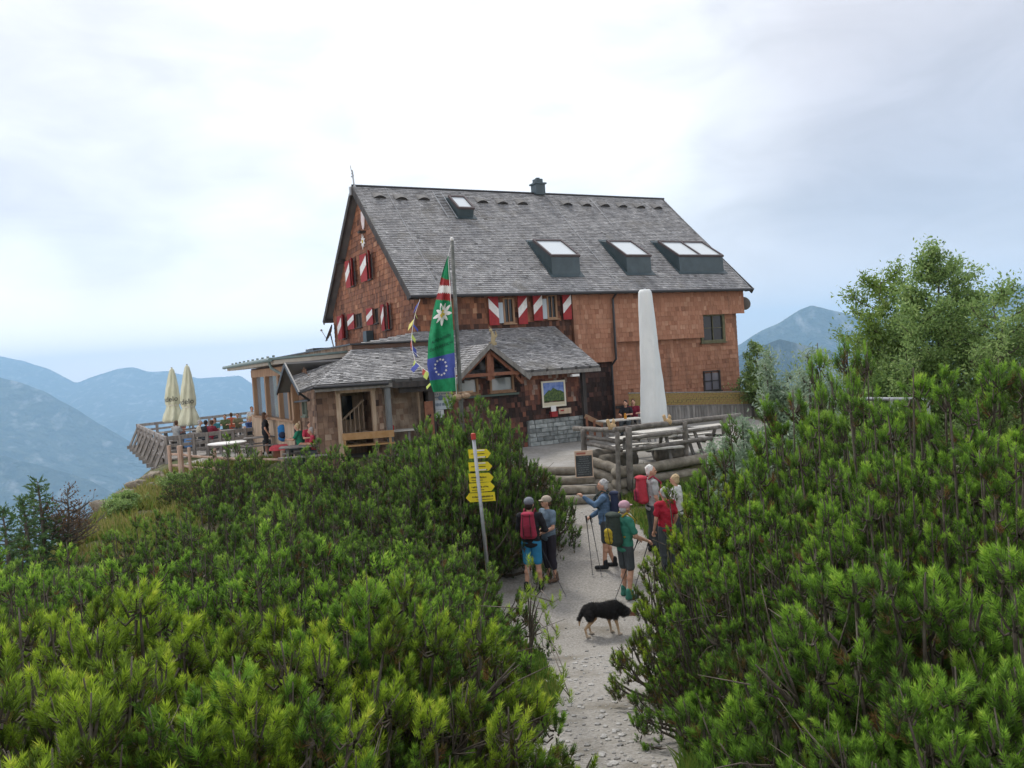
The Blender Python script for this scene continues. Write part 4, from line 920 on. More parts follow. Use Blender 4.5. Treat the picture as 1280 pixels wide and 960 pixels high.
#@@TREES
def leaves(P, D, size, rs, tone, w=.45):
    """folded leaf quads at P pointing along D"""
    n = len(P); side = unit(np.cross(D, rs.normal(0, 1, (n, 3)))); s_ = size * rs.uniform(.7, 1.25, (n, 1))
    v0 = P; v1 = P + D * s_ * .5 + side * s_ * w * .5; v2 = P + D * s_; v3 = P + D * s_ * .5 - side * s_ * w * .5
    V = np.stack([v0, v1, v2, v3], 1).reshape(-1, 3); return V, np.arange(4 * n).reshape(-1, 4), np.clip(tone, 0, 1)
def broad_tree(name, label, base, height, spread, seed, nlimb, nleaf, size, m_leaf, m_bark, group=None, lean=(0, 0), bare=.25, kind_cat='tree', w=.45, upright=.6, multi=1):
    rs = np.random.RandomState(seed); mb = MB(); C = []; base = np.array(base)
    for q in range(multi):
        off = rs.normal(0, .15, 3) * [1, 1, 0]; a_ = rs.rand() * 2 * pi; dv = np.array([cos(a_), sin(a_), 0]) * spread * .35 * (multi > 1)
        hh = height * (1 if q == 0 else rs.uniform(.65, .95))
        tp = [np.array([0, 0, 0.]) + off, off + np.array([lean[0] * .3, lean[1] * .3, hh * .4]) + dv * .4 + rs.normal(0, .08, 3), off + np.array([lean[0], lean[1], hh]) + dv]
        pts = [bez(tp[0], tp[1], tp[2], t) for t in np.linspace(0, 1, 9)]
        mb.tube(pts, list(np.linspace(.012 * height + .02, .008, 9)), 7)
        for k in range(nlimb):
            t = bare + (1 - bare) * (k + rs.rand()) / nlimb; p = bez(tp[0], tp[1], tp[2], t)
            a_ = k * 2.4 + rs.normal(0, .4); L = spread * (1.05 - .75 * ((t - bare) / (1 - bare)) ** 1.3) * rs.uniform(.6, 1.1)
            d = unit(np.array([cos(a_), sin(a_), upright + rs.normal(0, .15)])); e_ = p + d * L; mdl = p + d * L * .5 + [0, 0, -.06 * L]
            mb.tube([p, mdl, e_], [.010 * height * (1 - t) + .012, .012, .004], 5)
            for j in range(6):
                tt = .3 + .7 * (j + rs.rand()) / 6; s0 = bez(p, mdl, e_, tt); dd = unit(d * .5 + rs.normal(0, .55, 3) + [0, 0, .25]); l2 = L * rs.uniform(.18, .38)
                mb.tube([s0, s0 + dd * l2], [.008, .002], 4, cap=False); C.append((s0, s0 + dd * l2, rs.normal(.5, .1)))
        C.append((pts[-2], pts[-1], .6)); C.append((pts[-3], pts[-1], .6))
    ncl = len(C); per = max(1, nleaf // ncl); A = np.array([c[0] for c in C]); B = np.array([c[1] for c in C]); TT = np.array([c[2] for c in C])
    t = rs.rand(ncl, per) ** .7; P = A[:, None] + (B - A)[:, None] * t[..., None] + rs.normal(0, .05 + .012 * height, (ncl, per, 3)) * (.35 + .65 * t[..., None])
    D = unit((B - A)[:, None] * .8 + rs.normal(0, .5, (ncl, per, 3)) + [0, 0, .1]); tone = (TT[:, None] + rs.normal(0, .14, (ncl, per))).ravel()
    V, F, T = leaves(P.reshape(-1, 3), D.reshape(-1, 3), size, rs, tone, w)
    th = thing(name, label, kind_cat, tuple(base), 0, group)
    tr = bpy.data.objects.new('trunk', mesh_from('trunk', mb.v, mb.f, mb.t, [m_bark], smooth=True)); cr = bpy.data.objects.new('crown', build_mesh('crown', V, F, T, m_leaf))
    for o in (tr, cr): COL.objects.link(o); o.parent = th
    return th
M_leaf = fol_mat('broad_leaves', [(0.06, 0.095, 0.04), (0.149, 0.241, 0.078), (0.238, 0.349, 0.111), (0.356, 0.48, 0.169), (0.505, 0.612, 0.26)])
M_leaf_y = fol_mat('light_yellow_green_leaves', [(0.07, 0.11, 0.02), (0.143, 0.23, 0.046), (0.209, 0.31, 0.065), (0.286, 0.391, 0.104), (0.396, 0.483, 0.182)])
M_willow = fol_mat('grey_green_willow_leaves', [(.13, .19, .12), (.20, .28, .18), (.28, .37, .25), (.36, .45, .32), (.44, .52, .40)])
M_conif = fol_mat('blue_green_spruce_needles', [(.04, .07, .03), (.06, .12, .045), (.09, .165, .06), (.12, .2, .07), (.16, .25, .09)])
M_bark2 = mat('tree_bark', (.07, .06, .045), (.15, .13, .10), scale=10, rough=.9, bump=.5)
def base_at(px, D):
    p = at(px, 500, D); return (p.x, p.y, gz(p.x, p.y) - .05)
def htop(px, py, D): p = at(px, py, D); return p.z - gz(p.x, p.y)
for px, py, D, sp, seed, nl, ml, lab, kw in (
    (1172, 322, 16.5, 1.8, 51, 30, 18000, 'tallest broadleaf tree with airy upright crown above the right pines', dict(lean=(.25, 0))),
    (1078, 350, 17.5, 2.0, 52, 28, 20000, 'lower loose broadleaf tree nearest to the hut on the right', dict(lean=(-.2, 0))),
    (1235, 378, 17.0, 2.0, 53, 26, 18000, 'bushy broadleaf tree cut by the right edge of the photo', {}),
    (1135, 395, 16.0, 1.9, 54, 26, 20000, 'dense low broadleaf tree between the tallest tree and the hut side tree', {}),
    (1282, 368, 15.5, 2.2, 57, 24, 16000, 'light leafy tree at the very right edge above the pines', {})):
    broad_tree('broadleaf_tree', lab, base_at(px, D), htop(px, py, D), sp, seed, int(nl * 1.25), int(ml * 1.5), .078, M_leaf if seed != 52 else M_leaf_y, M_bark2, 'broadleaf trees on the right', w=.42, multi=2 if seed != 51 else 1, **kw)
broad_tree('broadleaf_tree', 'small rounded dark tree right behind the corner of the hut', base_at(948, 36), htop(948, 432, 36), 1.15, 55, 26, 11000, .13, M_leaf, M_bark2, multi=3, bare=.1)
for px, py, D, seed in ((918, 520, 14, 61), (965, 455, 12.5, 62), (992, 440, 12, 63), (900, 545, 13.5, 64), (1022, 448, 11, 65), (945, 500, 13, 66)):
    broad_tree('willow_shrub', 'wispy grey-green willow shrub between the log wall and the right pines', base_at(px, D), htop(px, py, D), .55, seed, 16, 11000, .085, M_willow, M_bark2, 'willow shrubs beside the right pines', kind_cat='shrub', w=.26, upright=1.6, multi=5, bare=.08)
# spruces and a bare shrub at the left edge
def spruce(px, py, D, seed, label, R=1.1, group='conifers at the left edge'):
    rs = np.random.RandomState(seed); p = at(px, py, D); z0 = gz(p.x, p.y) ; Hh = p.z - z0
    if Hh > 5.5: z0 = gz(p.x, p.y)
    mb = MB(); mb.tube([(0, 0, 0), (.05, 0, Hh * .5), (0, 0, Hh)], [.09, .05, .006], 6); TP, TD = [], []
    R = R * Hh / 3.6
    n = int(Hh * 30)
    for i in range(n):
        t = .06 + .94 * (i + rs.rand()) / n; z = Hh * t; L = R * (1 - t) ** .8 * rs.uniform(.6, 1.15) + .05; a = i * 2.4 + rs.rand()
        d = np.array([cos(a), sin(a), -.05 + .5 * t]); e_ = np.array([0, 0, z]) + d * L; mb.tube([(0, 0, z), e_], [.012, .003], 4, cap=False)
        for k in range(max(2, int(L * 12))):
            u_ = (k + .5) / max(2, int(L * 12)); q = np.array([0, 0, z]) + d * L * u_; TP.append(q); TD.append(unit(d + rs.normal(0, .5, 3) + [0, 0, .15]))
    TP, TD = np.array(TP), np.array(TD); V, F, T = needles(TP, TD, np.full(len(TP), .2), 16, .09, .03, rs, tone=np.clip(rs.normal(.5, .15, len(TP)), .1, 1))
    th = thing('spruce_tree', label, 'tree', (p.x, p.y, z0), 0, group)
    tr = bpy.data.objects.new('trunk', mesh_from('trunk', mb.v, mb.f, mb.t, [M_bark], smooth=True)); cr = bpy.data.objects.new('crown', build_mesh('crown', V, F, T, M_conif))
    for o in (tr, cr): COL.objects.link(o); o.parent = th
spruce(47, 602, 19, 71, 'tallest dark spruce at the left edge against the valley')
spruce(28, 622, 18, 72, 'slimmer dark spruce left of the tallest spruce')
spruce(3, 638, 16.5, 73, 'dark spruce cut by the left edge of the photo')
broad_tree('bare_shrub', 'reddish half bare shrub beside the dark spruces at the left edge', (at(72, 600, 19.5).x, 19.5, gz(at(72, 600, 19.5).x, 19.5)), at(70, 612, 19.5).z - gz(at(72, 600, 19.5).x, 19.5), .9, 74, 20, 900, .07, fol_mat('russet_leaves', [(.10, .05, .02), (.16, .09, .04), (.2, .13, .06)]), M_bark2, kind_cat='shrub', multi=3)
broad_tree('bare_shrub', 'grey leafless twiggy bush on the grassy slope beside the spruces', (at(92, 640, 20.5).x, 20.5, gz(at(92, 640, 20.5).x, 20.5)), at(90, 640, 20.5).z - gz(at(92, 640, 20.5).x, 20.5), .8, 75, 24, 100, .05, fol_mat('russet_leaves', []), mat('grey_twigs', (.16, .13, .12)), kind_cat='shrub', multi=3)
for px, py, D, seed in ((215, 600, 27, 81), (135, 640, 24, 82), (150, 632, 25, 83)):
    broad_tree('low_bush', 'low leafy bush on the grassy slope below the terrace deck', base_at(px, D), max(.5, htop(px, py, D)), .5, seed, 10, 2500, .08, M_leaf, M_bark2, 'bushes on the slope below the deck', kind_cat='bush', multi=3, bare=.1)

# grass blades
def grass():
    rs = np.random.RandomState(5); P = []; Hs = []; TT = []
    def patch(n, fx, h, tn):
        x, y = fx(n); keep = np.ones(len(x), bool)
        cl_ = np.interp(y, [0, 5, 7, 9, 13, 14.5, 16, 20, 22], [.15, .33, .62, .95, 1.15, 1.0, 1.0, 1.45, 1.2]); wl_a = np.interp(y, [0, 5, 7, 9, 12, 13.5, 14.5, 16.2, 18, 20, 22], [.6, .55, .55, .65, .95, 1.45, 1.7, 1.55, 1.1, .8, .8]); wr_a = np.interp(y, [0, 5, 7, 9, 12, 14, 16, 20, 22], [.6, .6, .75, 1.0, 1.3, 1.6, 1.8, 1.2, 1.2])
        keep = (x < cl_ - wl_a + .05) | (x > cl_ + wr_a - .05)
        clump = vnoise(x, y, 2.3, 8) > -.45; keep &= clump
        x, y = x[keep], y[keep]; z = ground(x, y)
        P.append(np.stack([x, y, z - .01], 1)); Hs.append(rs.uniform(.5, 1.25, len(x)) * h); TT.append(np.clip(rs.normal(tn, .15, len(x)) + .12 * vnoise(x, y, 1.1, 3), 0, 1))
    def strip(side):
        def f(n):
            y = 2.5 + 18.5 * rs.rand(n) ** 1.5; o = np.abs(rs.normal(0, .45, n))
            c = np.interp(y, [0, 5, 7, 9, 13, 14.5, 16, 20, 22], [.15, .33, .62, .95, 1.15, 1.0, 1.0, 1.45, 1.2])
            wl_a = np.interp(y, [0, 5, 7, 9, 12, 13.5, 14.5, 16.2, 18, 20, 22], [.6, .55, .55, .65, .95, 1.45, 1.7, 1.55, 1.1, .8, .8]); wr_a = np.interp(y, [0, 5, 7, 9, 12, 14, 16, 20, 22], [.6, .6, .75, 1.0, 1.3, 1.6, 1.8, 1.2, 1.2])
            return (c - wl_a - o, y) if side < 0 else (c + wr_a + o, y)
        return f
    patch(26000, strip(-1), .16, .5); patch(26000, strip(1), .13, .55)
    patch(14000, lambda n: (rs.uniform(.75, 1.9, n), rs.uniform(3.8, 8.0, n)), .17, .55)
    patch(16000, lambda n: (rs.uniform(-2.2, .2, n), rs.uniform(13.2, 21.2, n)), .26, .5)
    patch(9000, lambda n: (rs.uniform(2.2, 6, n), rs.uniform(15, 21.4, n)), .22, .5)
    patch(26000, lambda n: (rs.uniform(-15, -8.5, n), rs.uniform(19, 30, n)), .3, .75)
    P, Hs, TT = np.concatenate(P), np.concatenate(Hs), np.concatenate(TT); n = len(P)
    d = unit(rs.normal(0, .35, (n, 3)) * [1, 1, 0] + [0, 0, 1]); s_ = unit(np.cross(d, rs.normal(0, 1, (n, 3)))); w = (.006 + .0011 * P[:, 1:2])
    V = np.stack([P - s_ * w, P + s_ * w, P + d * Hs[:, None] + rs.normal(0, .02, (n, 3))], 1).reshape(-1, 3)
    o = bpy.data.objects.new('grass', build_mesh('grass', V, np.arange(3 * n).reshape(-1, 3), TT, fol_mat('meadow_grass', [(.05, .10, .02), (.08, .17, .025), (.13, .22, .035), (.24, .25, .06), (.34, .29, .12)])))
    COL.objects.link(o); tag(o, 'short green and straw-coloured grass along the gravel path edges', 'grass', kind='stuff')
grass()

def rock_outcrop(name, label, pts, seed, m_):
    rs = np.random.RandomState(seed); t = thing(name, label, 'rock', tuple(at(*pts[0][:3])), 0, 'rocks on the bank below the deck'); k = 0
    for (px, py, D, sx, sy, sz, rz) in pts:
        p = at(px, py, D); p.z = gz(p.x, p.y) + sz * .1; g = MB(); g.sphere(p, (sx, sy, sz), 22, 16, R=Matrix.Rotation(rz, 3, 'Z') @ Matrix.Rotation(.35, 3, 'Y'))
        v = np.array(g.v); c = np.array(p); d = v - c; n_ = .16 * np.sign(np.sin(d[:, 0] * 5 + seed)) * np.abs(np.sin(d[:, 0] * 4 + d[:, 2] * 7)) + .10 * np.sin(d[:, 1] * 9 + d[:, 2] * 11 + seed) + .06 * np.sin(d[:, 0] * 17 + d[:, 1] * 13)
        v = c + d * (1 + n_[:, None]); g.v = [tuple(q) for q in v]; obj('boulder', g, m_, t, world=True)
M_rock = mat('pale_limestone', (.29, .25, .20), (.17, .15, .11), scale=2.5, detail=10, rough=.95, bump=1.0, bscale=6, bdist=.08, c3=(.14, .15, .08), s3=1.2, f3=.56)
rock_outcrop('rock_outcrop', 'pale eroded rock bank right below the deck braces', [(200, 600, 29.3, .5, .5, .22, .3), (183, 615, 28.3, .55, .45, .2, .5), (168, 629, 27.3, .5, .4, .18, .4), (196, 622, 27.6, .3, .3, .16, .9)], 3, M_rock)
rock_outcrop('rock_outcrop', 'lower pale rock ledge in the grass left of the deck', [(140, 646, 26.2, .7, .5, .24, .5), (112, 662, 25.2, .5, .4, .18, .6)], 8, M_rock)
#@@SITE
# ------------------------------------------------------------------ terrace deck on the left
TL = .10
M_deckw = mat('silver_grey_wood', (.20, .18, .165), (.30, .28, .26), scale=8, stretch=(1, 1, .3), rough=.9, bump=.3, tone=.2)
NC, FC, FR, NR = at(207, 550, 33), at(172, 533, 46.5), at(318, 515, 55), at(322, 537.5, 35.8)
deck = thing('terrace_deck', 'weathered wooden terrace deck with railing that juts out over the valley', 'deck', (NC.x, NC.y, TL))
g = MB(); r = random.Random(2)
n = 40
for i in range(n):
    t0, t1 = i / n, (i + 1) / n - .002
    a0, a1 = NC.lerp(FC, t0), NC.lerp(FC, t1); b0, b1 = NR.lerp(FR, t0), NR.lerp(FR, t1)
    g.prism([Vector((p.x, p.y, TL - .06)) for p in (a0, b0, b1, a1)], (0, 0, .06 + .004 * (i % 2)), r.random())
obj('deck_floor', g, M_deckw, deck, world=True)
rz_ = 1.02
def rail(mb, p, q, z_, w_=.07, h_=.14): mb.beam((p.x, p.y, z_), (q.x, q.y, z_), w_, h_, tone=r.random())
for p, q, nm in ((NC, FC, 'rail'), (FC, FR, 'rail'), (NC, NR, 'rail')):
    d = (q - p); L_ = d.length; 
    for z_ in (rz_ - .09, .62, .36):
        g = MB(); rail(g, p, q, z_, h_=.16 if z_ > .8 else .12); obj(nm, g, M_deckw, deck, world=True)
edge_d = Vector(((FC - NC).x, (FC - NC).y, 0)).normalized(); outw = Vector((-edge_d.y, edge_d.x, 0))
if outw.x > 0: outw = -outw
for k in range(8):
    p = NC.lerp(FC, k / 7); g = MB()
    g.box((p.x, p.y, .42), (.12, .12, 1.2)); obj('post', g, M_deckw, deck, world=True)
    g = MB(); o_ = p + outw * .5
    g.beam((p.x, p.y, .80), (o_.x, o_.y, -.28), .10, .10, up=(1, 0, 0)); g.beam((p.x - outw.x * 3, p.y - outw.y * 3, -.22), (o_.x + outw.x * .12, o_.y + outw.y * .12, -.26), .12, .18)
    if k % 3 == 1: g.beam((p.x - outw.x * 2.2, p.y - outw.y * 2.2, -1.9), (p.x, p.y, -.25), .12, .12, up=(1, 0, 0))
    obj('brace', g, M_deckw, deck, world=True)
for k in range(1, 8):
    p = FC.lerp(FR, k / 7); g = MB(); g.box((p.x, p.y, .5), (.12, .12, 1.0)); obj('post', g, M_deckw, deck, world=True)
    p = NC.lerp(NR, k / 7); g = MB(); g.box((p.x, p.y, .5), (.12, .12, 1.0)); obj('post', g, M_deckw, deck, world=True)
# low rail fence in front of the deck
M_pinkw = mat('pinkish_debarked_wood', (.40, .27, .20), (.50, .37, .29), scale=8, stretch=(1, 1, .3), rough=.8, bump=.2, tone=.2)
fence = thing('rail_fence', 'short fence of pinkish peeled posts below the terrace deck', 'fence', tuple(at(224, 590, 29)))
fp = []
for px, w_, D, yt in ((211, .13, 29.3, 557), (224.5, .20, 29, 557), (236, .11, 28.8, 559), (268, .12, 28.6, 561), (300, .12, 28.3, 563), (325, .15, 28, 563), (353, .16, 27.6, 563)):
    p = at(px, yt, D); z0 = gz(p.x, p.y) - .1; g = MB(); g.tube([(p.x, p.y, z0), (p.x, p.y, p.z)], w_ / 2, 8); obj('post', g, M_pinkw, fence, world=True, smooth=False); fp.append(p)
for dz in (-.32, -.72):
    g = MB(); g.tube([(p.x, p.y + .08, p.z + dz) for p in fp], .045, 6); obj('rail', g, M_pinkw, fence, world=True)

def blob_spheres(mb, p0, p1, r0, r1, n=None):
    p0, p1 = Vector(p0), Vector(p1); L_ = (p1 - p0).length; n = n or max(2, int(L_ / (min(r0, r1) * .45)) + 1)
    for i in range(n + 1): t = i / n; mb.sphere(p0.lerp(p1, t), r0 + (r1 - r0) * t, 8, 6)
def remeshed(mb, name, voxel, smooth_it=3):
    me = mesh_from(name, mb.v, mb.f); o = bpy.data.objects.new(name, me); COL.objects.link(o)
    m1 = o.modifiers.new('r', 'REMESH'); m1.mode = 'VOXEL'; m1.voxel_size = voxel
    if smooth_it: m2 = o.modifiers.new('s', 'SMOOTH'); m2.iterations = smooth_it; m2.factor = .5
    dg_ = bpy.context.evaluated_depsgraph_get(); ne = bpy.data.meshes.new_from_object(o.evaluated_get(dg_)); ne.name = name
    bpy.data.objects.remove(o); bpy.data.meshes.remove(me)
    ne.polygons.foreach_set('use_smooth', [True] * len(ne.polygons)); ne.update(); return ne
skin = mat('skin', (.50, .27, .18), (.58, .33, .23), scale=12, rough=.6)
HAIR = {'grey': mat('grey_hair', (.34, .33, .32), (.48, .47, .46), scale=30), 'white': mat('white_hair', (.62, .60, .56), (.74, .72, .68), scale=30), 'brown': mat('brown_hair', (.06, .03, .015), (.11, .055, .03), scale=30),
        'dark': mat('dark_hair', (.018, .013, .01), (.03, .022, .016), scale=30), 'blond': mat('blond_hair', (.45, .33, .18), (.55, .43, .26), scale=30)}
def cloth(name, c, k=.8): return mat(name, c, tuple(v * k for v in c), scale=7, rough=.9, bump=.5, bscale=16, coord='Object')
CACHE = {}
def cached(key, fn, m_):
    if key not in CACHE: CACHE[key] = fn()
    me = CACHE[key].copy(); me.materials.clear(); me.materials.append(m_); return me
STAND = dict(pelvis=(0, 0, .93), chest=(0, .01, 1.27), neck=(0, .0, 1.46), head=(0, .02, 1.61), shL=(-.18, 0, 1.40), elL=(-.25, -.02, 1.12), wrL=(-.23, .10, .88), shR=(.18, 0, 1.40), elR=(.25, -.02, 1.12), wrR=(.23, .10, .88),
             hiL=(-.09, 0, .90), knL=(-.10, .02, .49), anL=(-.11, -.02, .09), hiR=(.09, 0, .90), knR=(.10, .02, .49), anR=(.11, -.02, .09))
SIT = dict(pelvis=(0, 0, .53), chest=(0, .05, .88), neck=(0, .08, 1.07), head=(0, .12, 1.22), shL=(-.18, .05, 1.01), elL=(-.24, .17, .80), wrL=(-.16, .40, .82), shR=(.18, .05, 1.01), elR=(.24, .17, .80), wrR=(.16, .40, .82),
           hiL=(-.10, .02, .52), knL=(-.14, .45, .52), anL=(-.13, .44, .10), hiR=(.10, .02, .52), knR=(.14, .45, .52), anR=(.13, .44, .10))
def person(label, x, y, z, face, hgt=1.74, pose='stand', over=None, top=None, sleeve='short', bottom=None, leg='shorts', shoes=None, hair='brown', hat=None, longhair=False, voxel=.010, group=None, head_turn=0):
    J = dict(STAND if pose == 'stand' else SIT); J.update(over or {}); k = hgt / 1.74
    J = {a: Vector(b) * k for a, b in J.items()}; key0 = (pose, round(k, 3), tuple(sorted((over or {}).items())), voxel)
    t = thing('person', label, 'person', (x, y, z), -radians(face), group)
    hd, nk = J['head'], J['neck']; HR = Matrix.Rotation(-radians(head_turn), 3, 'Z')
    def hp(v): return hd + HR @ (Vector(v) * k)
    def body():
        mb = MB(); mb.sphere(hd, (.074 * k, .092 * k, .112 * k), 14, 10, R=HR); mb.sphere(hp((0, .028, -.055)), (.052 * k, .06 * k, .055 * k), 10, 8, R=HR)
        mb.sphere(hp((0, .096, -.012)), (.014 * k, .02 * k, .026 * k), 8, 6, R=HR); mb.sphere(hp((0, .088, -.058)), (.024 * k, .012 * k, .010 * k), 8, 5, R=HR)
        for sx in (-1, 1): mb.sphere(hp((sx * .076, 0, -.008)), (.011 * k, .022 * k, .032 * k), 8, 6, R=HR); mb.sphere(hp((sx * .03, .082, .03)), (.02 * k, .012 * k, .008 * k), 6, 5, R=HR)
        blob_spheres(mb, nk - (nk - hd) * .0 - Vector((0, 0, .04 * k)), hd - Vector((0, .01, .06 * k)), .056 * k, .052 * k)
        P, C = J['pelvis'], J['chest']
        for i in range(7): tt = i / 6; mb.sphere(P.lerp(C, tt), ((.155 - .02 * sin(tt * pi)) * k, (.105) * k, .11 * k), 12, 8)
        mb.sphere(C + Vector((0, 0, .06 * k)), (.165 * k, .105 * k, .12 * k), 12, 8); blob_spheres(mb, J['shL'], J['shR'], .062 * k, .062 * k); 
        for s_ in 'LR':
            blob_spheres(mb, J['sh' + s_], J['el' + s_], .052 * k, .040 * k); blob_spheres(mb, J['el' + s_], J['wr' + s_], .040 * k, .027 * k)
            blob_spheres(mb, J['hi' + s_], J['kn' + s_], .088 * k, .058 * k); blob_spheres(mb, J['kn' + s_], J['an' + s_], .057 * k, .036 * k)
            q = J['kn' + s_].lerp(J['an' + s_], .3); mb.sphere(q - Vector((0, .012, 0)), .06 * k, 8, 6)
            a = J['an' + s_]; blob_spheres(mb, a - Vector((0, .03 * k, .04 * k)), a + Vector((0, .15 * k, -.055 * k)), .036 * k, .03 * k)
            w_, e_ = J['wr' + s_], J['el' + s_]; d = (w_ - e_).normalized(); sd_ = d.cross(Vector((0, 0, 1) if abs(d.z) < .8 else (0, 1, 0))).normalized(); up_ = sd_.cross(d)
            pm = w_ + d * .05 * k; mb.sphere(pm, (.03 * k, .03 * k, .03 * k), 8, 6); mb.sphere(w_ + d * .075 * k, .034 * k, 8, 6); mb.sphere(w_ + d * .06 * k + sd_ * .015 * k, .026 * k, 8, 6); mb.sphere(w_ + d * .06 * k - sd_ * .015 * k, .026 * k, 8, 6)
            for f_i, (o_, fl) in enumerate(((-.033, .050), (-.012, .062), (.010, .066), (.032, .058))):
                b0 = w_ + d * .095 * k + sd_ * o_ * k; b1 = b0 + (d * .8 - up_ * .45) * fl * .55 * k; b2 = b1 + (d * .15 - up_ * .95) * fl * .5 * k
                blob_spheres(mb, b0, b1, .0115 * k, .0105 * k); blob_spheres(mb, b1, b2, .0105 * k, .0095 * k)
            b0 = w_ + d * .035 * k + sd_ * .035 * k; b1 = b0 + (d * .6 + sd_ * .55 - up_ * .3) * .04 * k; blob_spheres(mb, b0, b1, .0135 * k, .012 * k); blob_spheres(mb, b1, b1 + (d * .7 - up_ * .6) * .03 * k, .012 * k, .010 * k)
        return remeshed(mb, 'body', voxel, 2)
    def add(nm, key, fn, m_):
        o = bpy.data.objects.new(nm, cached(key, fn, m_)); COL.objects.link(o); o.parent = t; return o
    add('body', ('body', head_turn) + key0, body, skin)
    def shirt():
        mb = MB(); P, C = J['pelvis'], J['chest']
        for i in range(8): tt = i / 7; mb.sphere((P + Vector((0, 0, -.03 * k))).lerp(C, tt), ((.184 - .014 * sin(tt * pi)) * k, .140 * k, .09 * k), 12, 8)
        mb.sphere(C + Vector((0, 0, .06 * k)), (.182 * k, .122 * k, .118 * k), 12, 8); blob_spheres(mb, J['shL'], J['shR'], .074 * k, .074 * k); blob_spheres(mb, nk - Vector((0, 0, .05 * k)), nk - Vector((0, 0, .02 * k)), .072 * k, .064 * k)
        for s_ in 'LR':
            e_ = J['el' + s_]; 
            if sleeve == 'long': blob_spheres(mb, J['sh' + s_], e_, .070 * k, .057 * k); blob_spheres(mb, e_, e_.lerp(J['wr' + s_], .93), .057 * k, .044 * k)
            else: blob_spheres(mb, J['sh' + s_], J['sh' + s_].lerp(e_, .68), .070 * k, .064 * k)
        me = remeshed(mb, 'top', voxel * 1.3, 2); r = np.random.RandomState(3); co = np.zeros(len(me.vertices) * 3); me.vertices.foreach_get('co', co); c = co.reshape(-1, 3)
        c += .006 * np.stack([np.sin(c[:, 2] * 42 + c[:, 0] * 30), np.sin(c[:, 2] * 37 + c[:, 0] * 21 + 1), 0 * c[:, 0]], 1); me.vertices.foreach_set('co', c.ravel()); me.update(); return me
    if top: add('top', ('top', sleeve) + key0, shirt, top)
    def trousers():
        mb = MB(); P = J['pelvis']; mb.sphere(P, (.176 * k, .138 * k, .11 * k), 12, 8)
        for s_ in 'LR':
            h_, n_, a_ = J['hi' + s_], J['kn' + s_], J['an' + s_]
            if leg == 'shorts': blob_spheres(mb, h_, h_.lerp(n_, .80), .104 * k, .088 * k)
            else:
                blob_spheres(mb, h_, n_, .106 * k, .080 * k); blob_spheres(mb, n_, n_.lerp(a_, .45 if leg == 'capri' else .95), .082 * k, .074 * k if leg == 'capri' else .060 * k); mb.sphere(n_.lerp(a_, .3) - Vector((0, .012, 0)), .078 * k, 8, 6)
        return remeshed(mb, 'trousers', voxel * 1.3, 2)
    if bottom: add('trousers', ('tr', leg) + key0, trousers, bottom)
    for s_ in 'LR':
        def shoe(s_=s_):
            mb = MB(); a = J['an' + s_]; blob_spheres(mb, a + Vector((0, -.02, .07 * k)), a + Vector((0, -.02, -.03 * k)), .05 * k, .052 * k); blob_spheres(mb, a + Vector((0, -.04 * k, -.045 * k)), a + Vector((0, .16 * k, -.05 * k)), .046 * k, .042 * k)
            return remeshed(mb, 'shoe', voxel * 1.2, 1)
        add('shoe', ('shoe', s_) + key0, shoe, shoes or M_black)
    def eyes():
        mb = MB()
        for sx in (-1, 1): mb.sphere(hp((sx * .030, .084, .012)), .0095 * k, 8, 6)
        return mesh_from('eyes', mb.v, mb.f, smooth=True)
    add('eyes', ('eyes', head_turn) + key0, eyes, mat('eye_dark', (.02, .015, .012), rough=.2))
    def hairf():
        mb = MB(); hs = .93 if hat else 1
        mb.sphere(hp((0, -.022, .028 - (.02 if hat else 0))), (.083 * k * hs, .092 * k * hs, .098 * k * hs), 14, 10, R=HR); mb.sphere(hp((0, -.05, -.02)), (.078 * k, .06 * k, .075 * k), 12, 8, R=HR)
        r = random.Random(4)
        for _ in range(0 if hat else 40): th = r.uniform(0, 2 * pi); ph = r.uniform(0, 1.3); mb.sphere(hp((.078 * sin(ph) * cos(th), -.02 + .088 * sin(ph) * sin(th) - .01, .035 + .085 * cos(ph))), r.uniform(.015, .024) * k, 6, 5)
        if longhair:
            for q in range(9): a_ = pi * (1 + q / 8); blob_spheres(mb, hp((.07 * cos(a_), -.03 + .05 * sin(a_), 0)), hp((.10 * cos(a_), -.05 + .05 * sin(a_), -.26 - .04 * (q % 3))), .032 * k, .02 * k)
        return remeshed(mb, 'hair', voxel, 1)
    add('hair', ('hair', longhair, bool(hat), head_turn) + key0, hairf, HAIR[hair])
    if hat:
        def capf():
            mb = MB(); mb.sphere(hp((0, -.012, .055)), (.096 * k, .11 * k, .085 * k), 14, 10, R=HR); mb.sphere(hp((0, .09, .045)), (.065 * k, .07 * k, .012 * k), 12, 6, R=HR)
            return remeshed(mb, 'cap', voxel * .8, 1)
        add('cap', ('cap', head_turn) + key0, capf, hat)
    t['_k'] = 0; del t['_k']
    return t, J
def loc2w(t, v):
    return ROOTM[t] @ Vector(v)
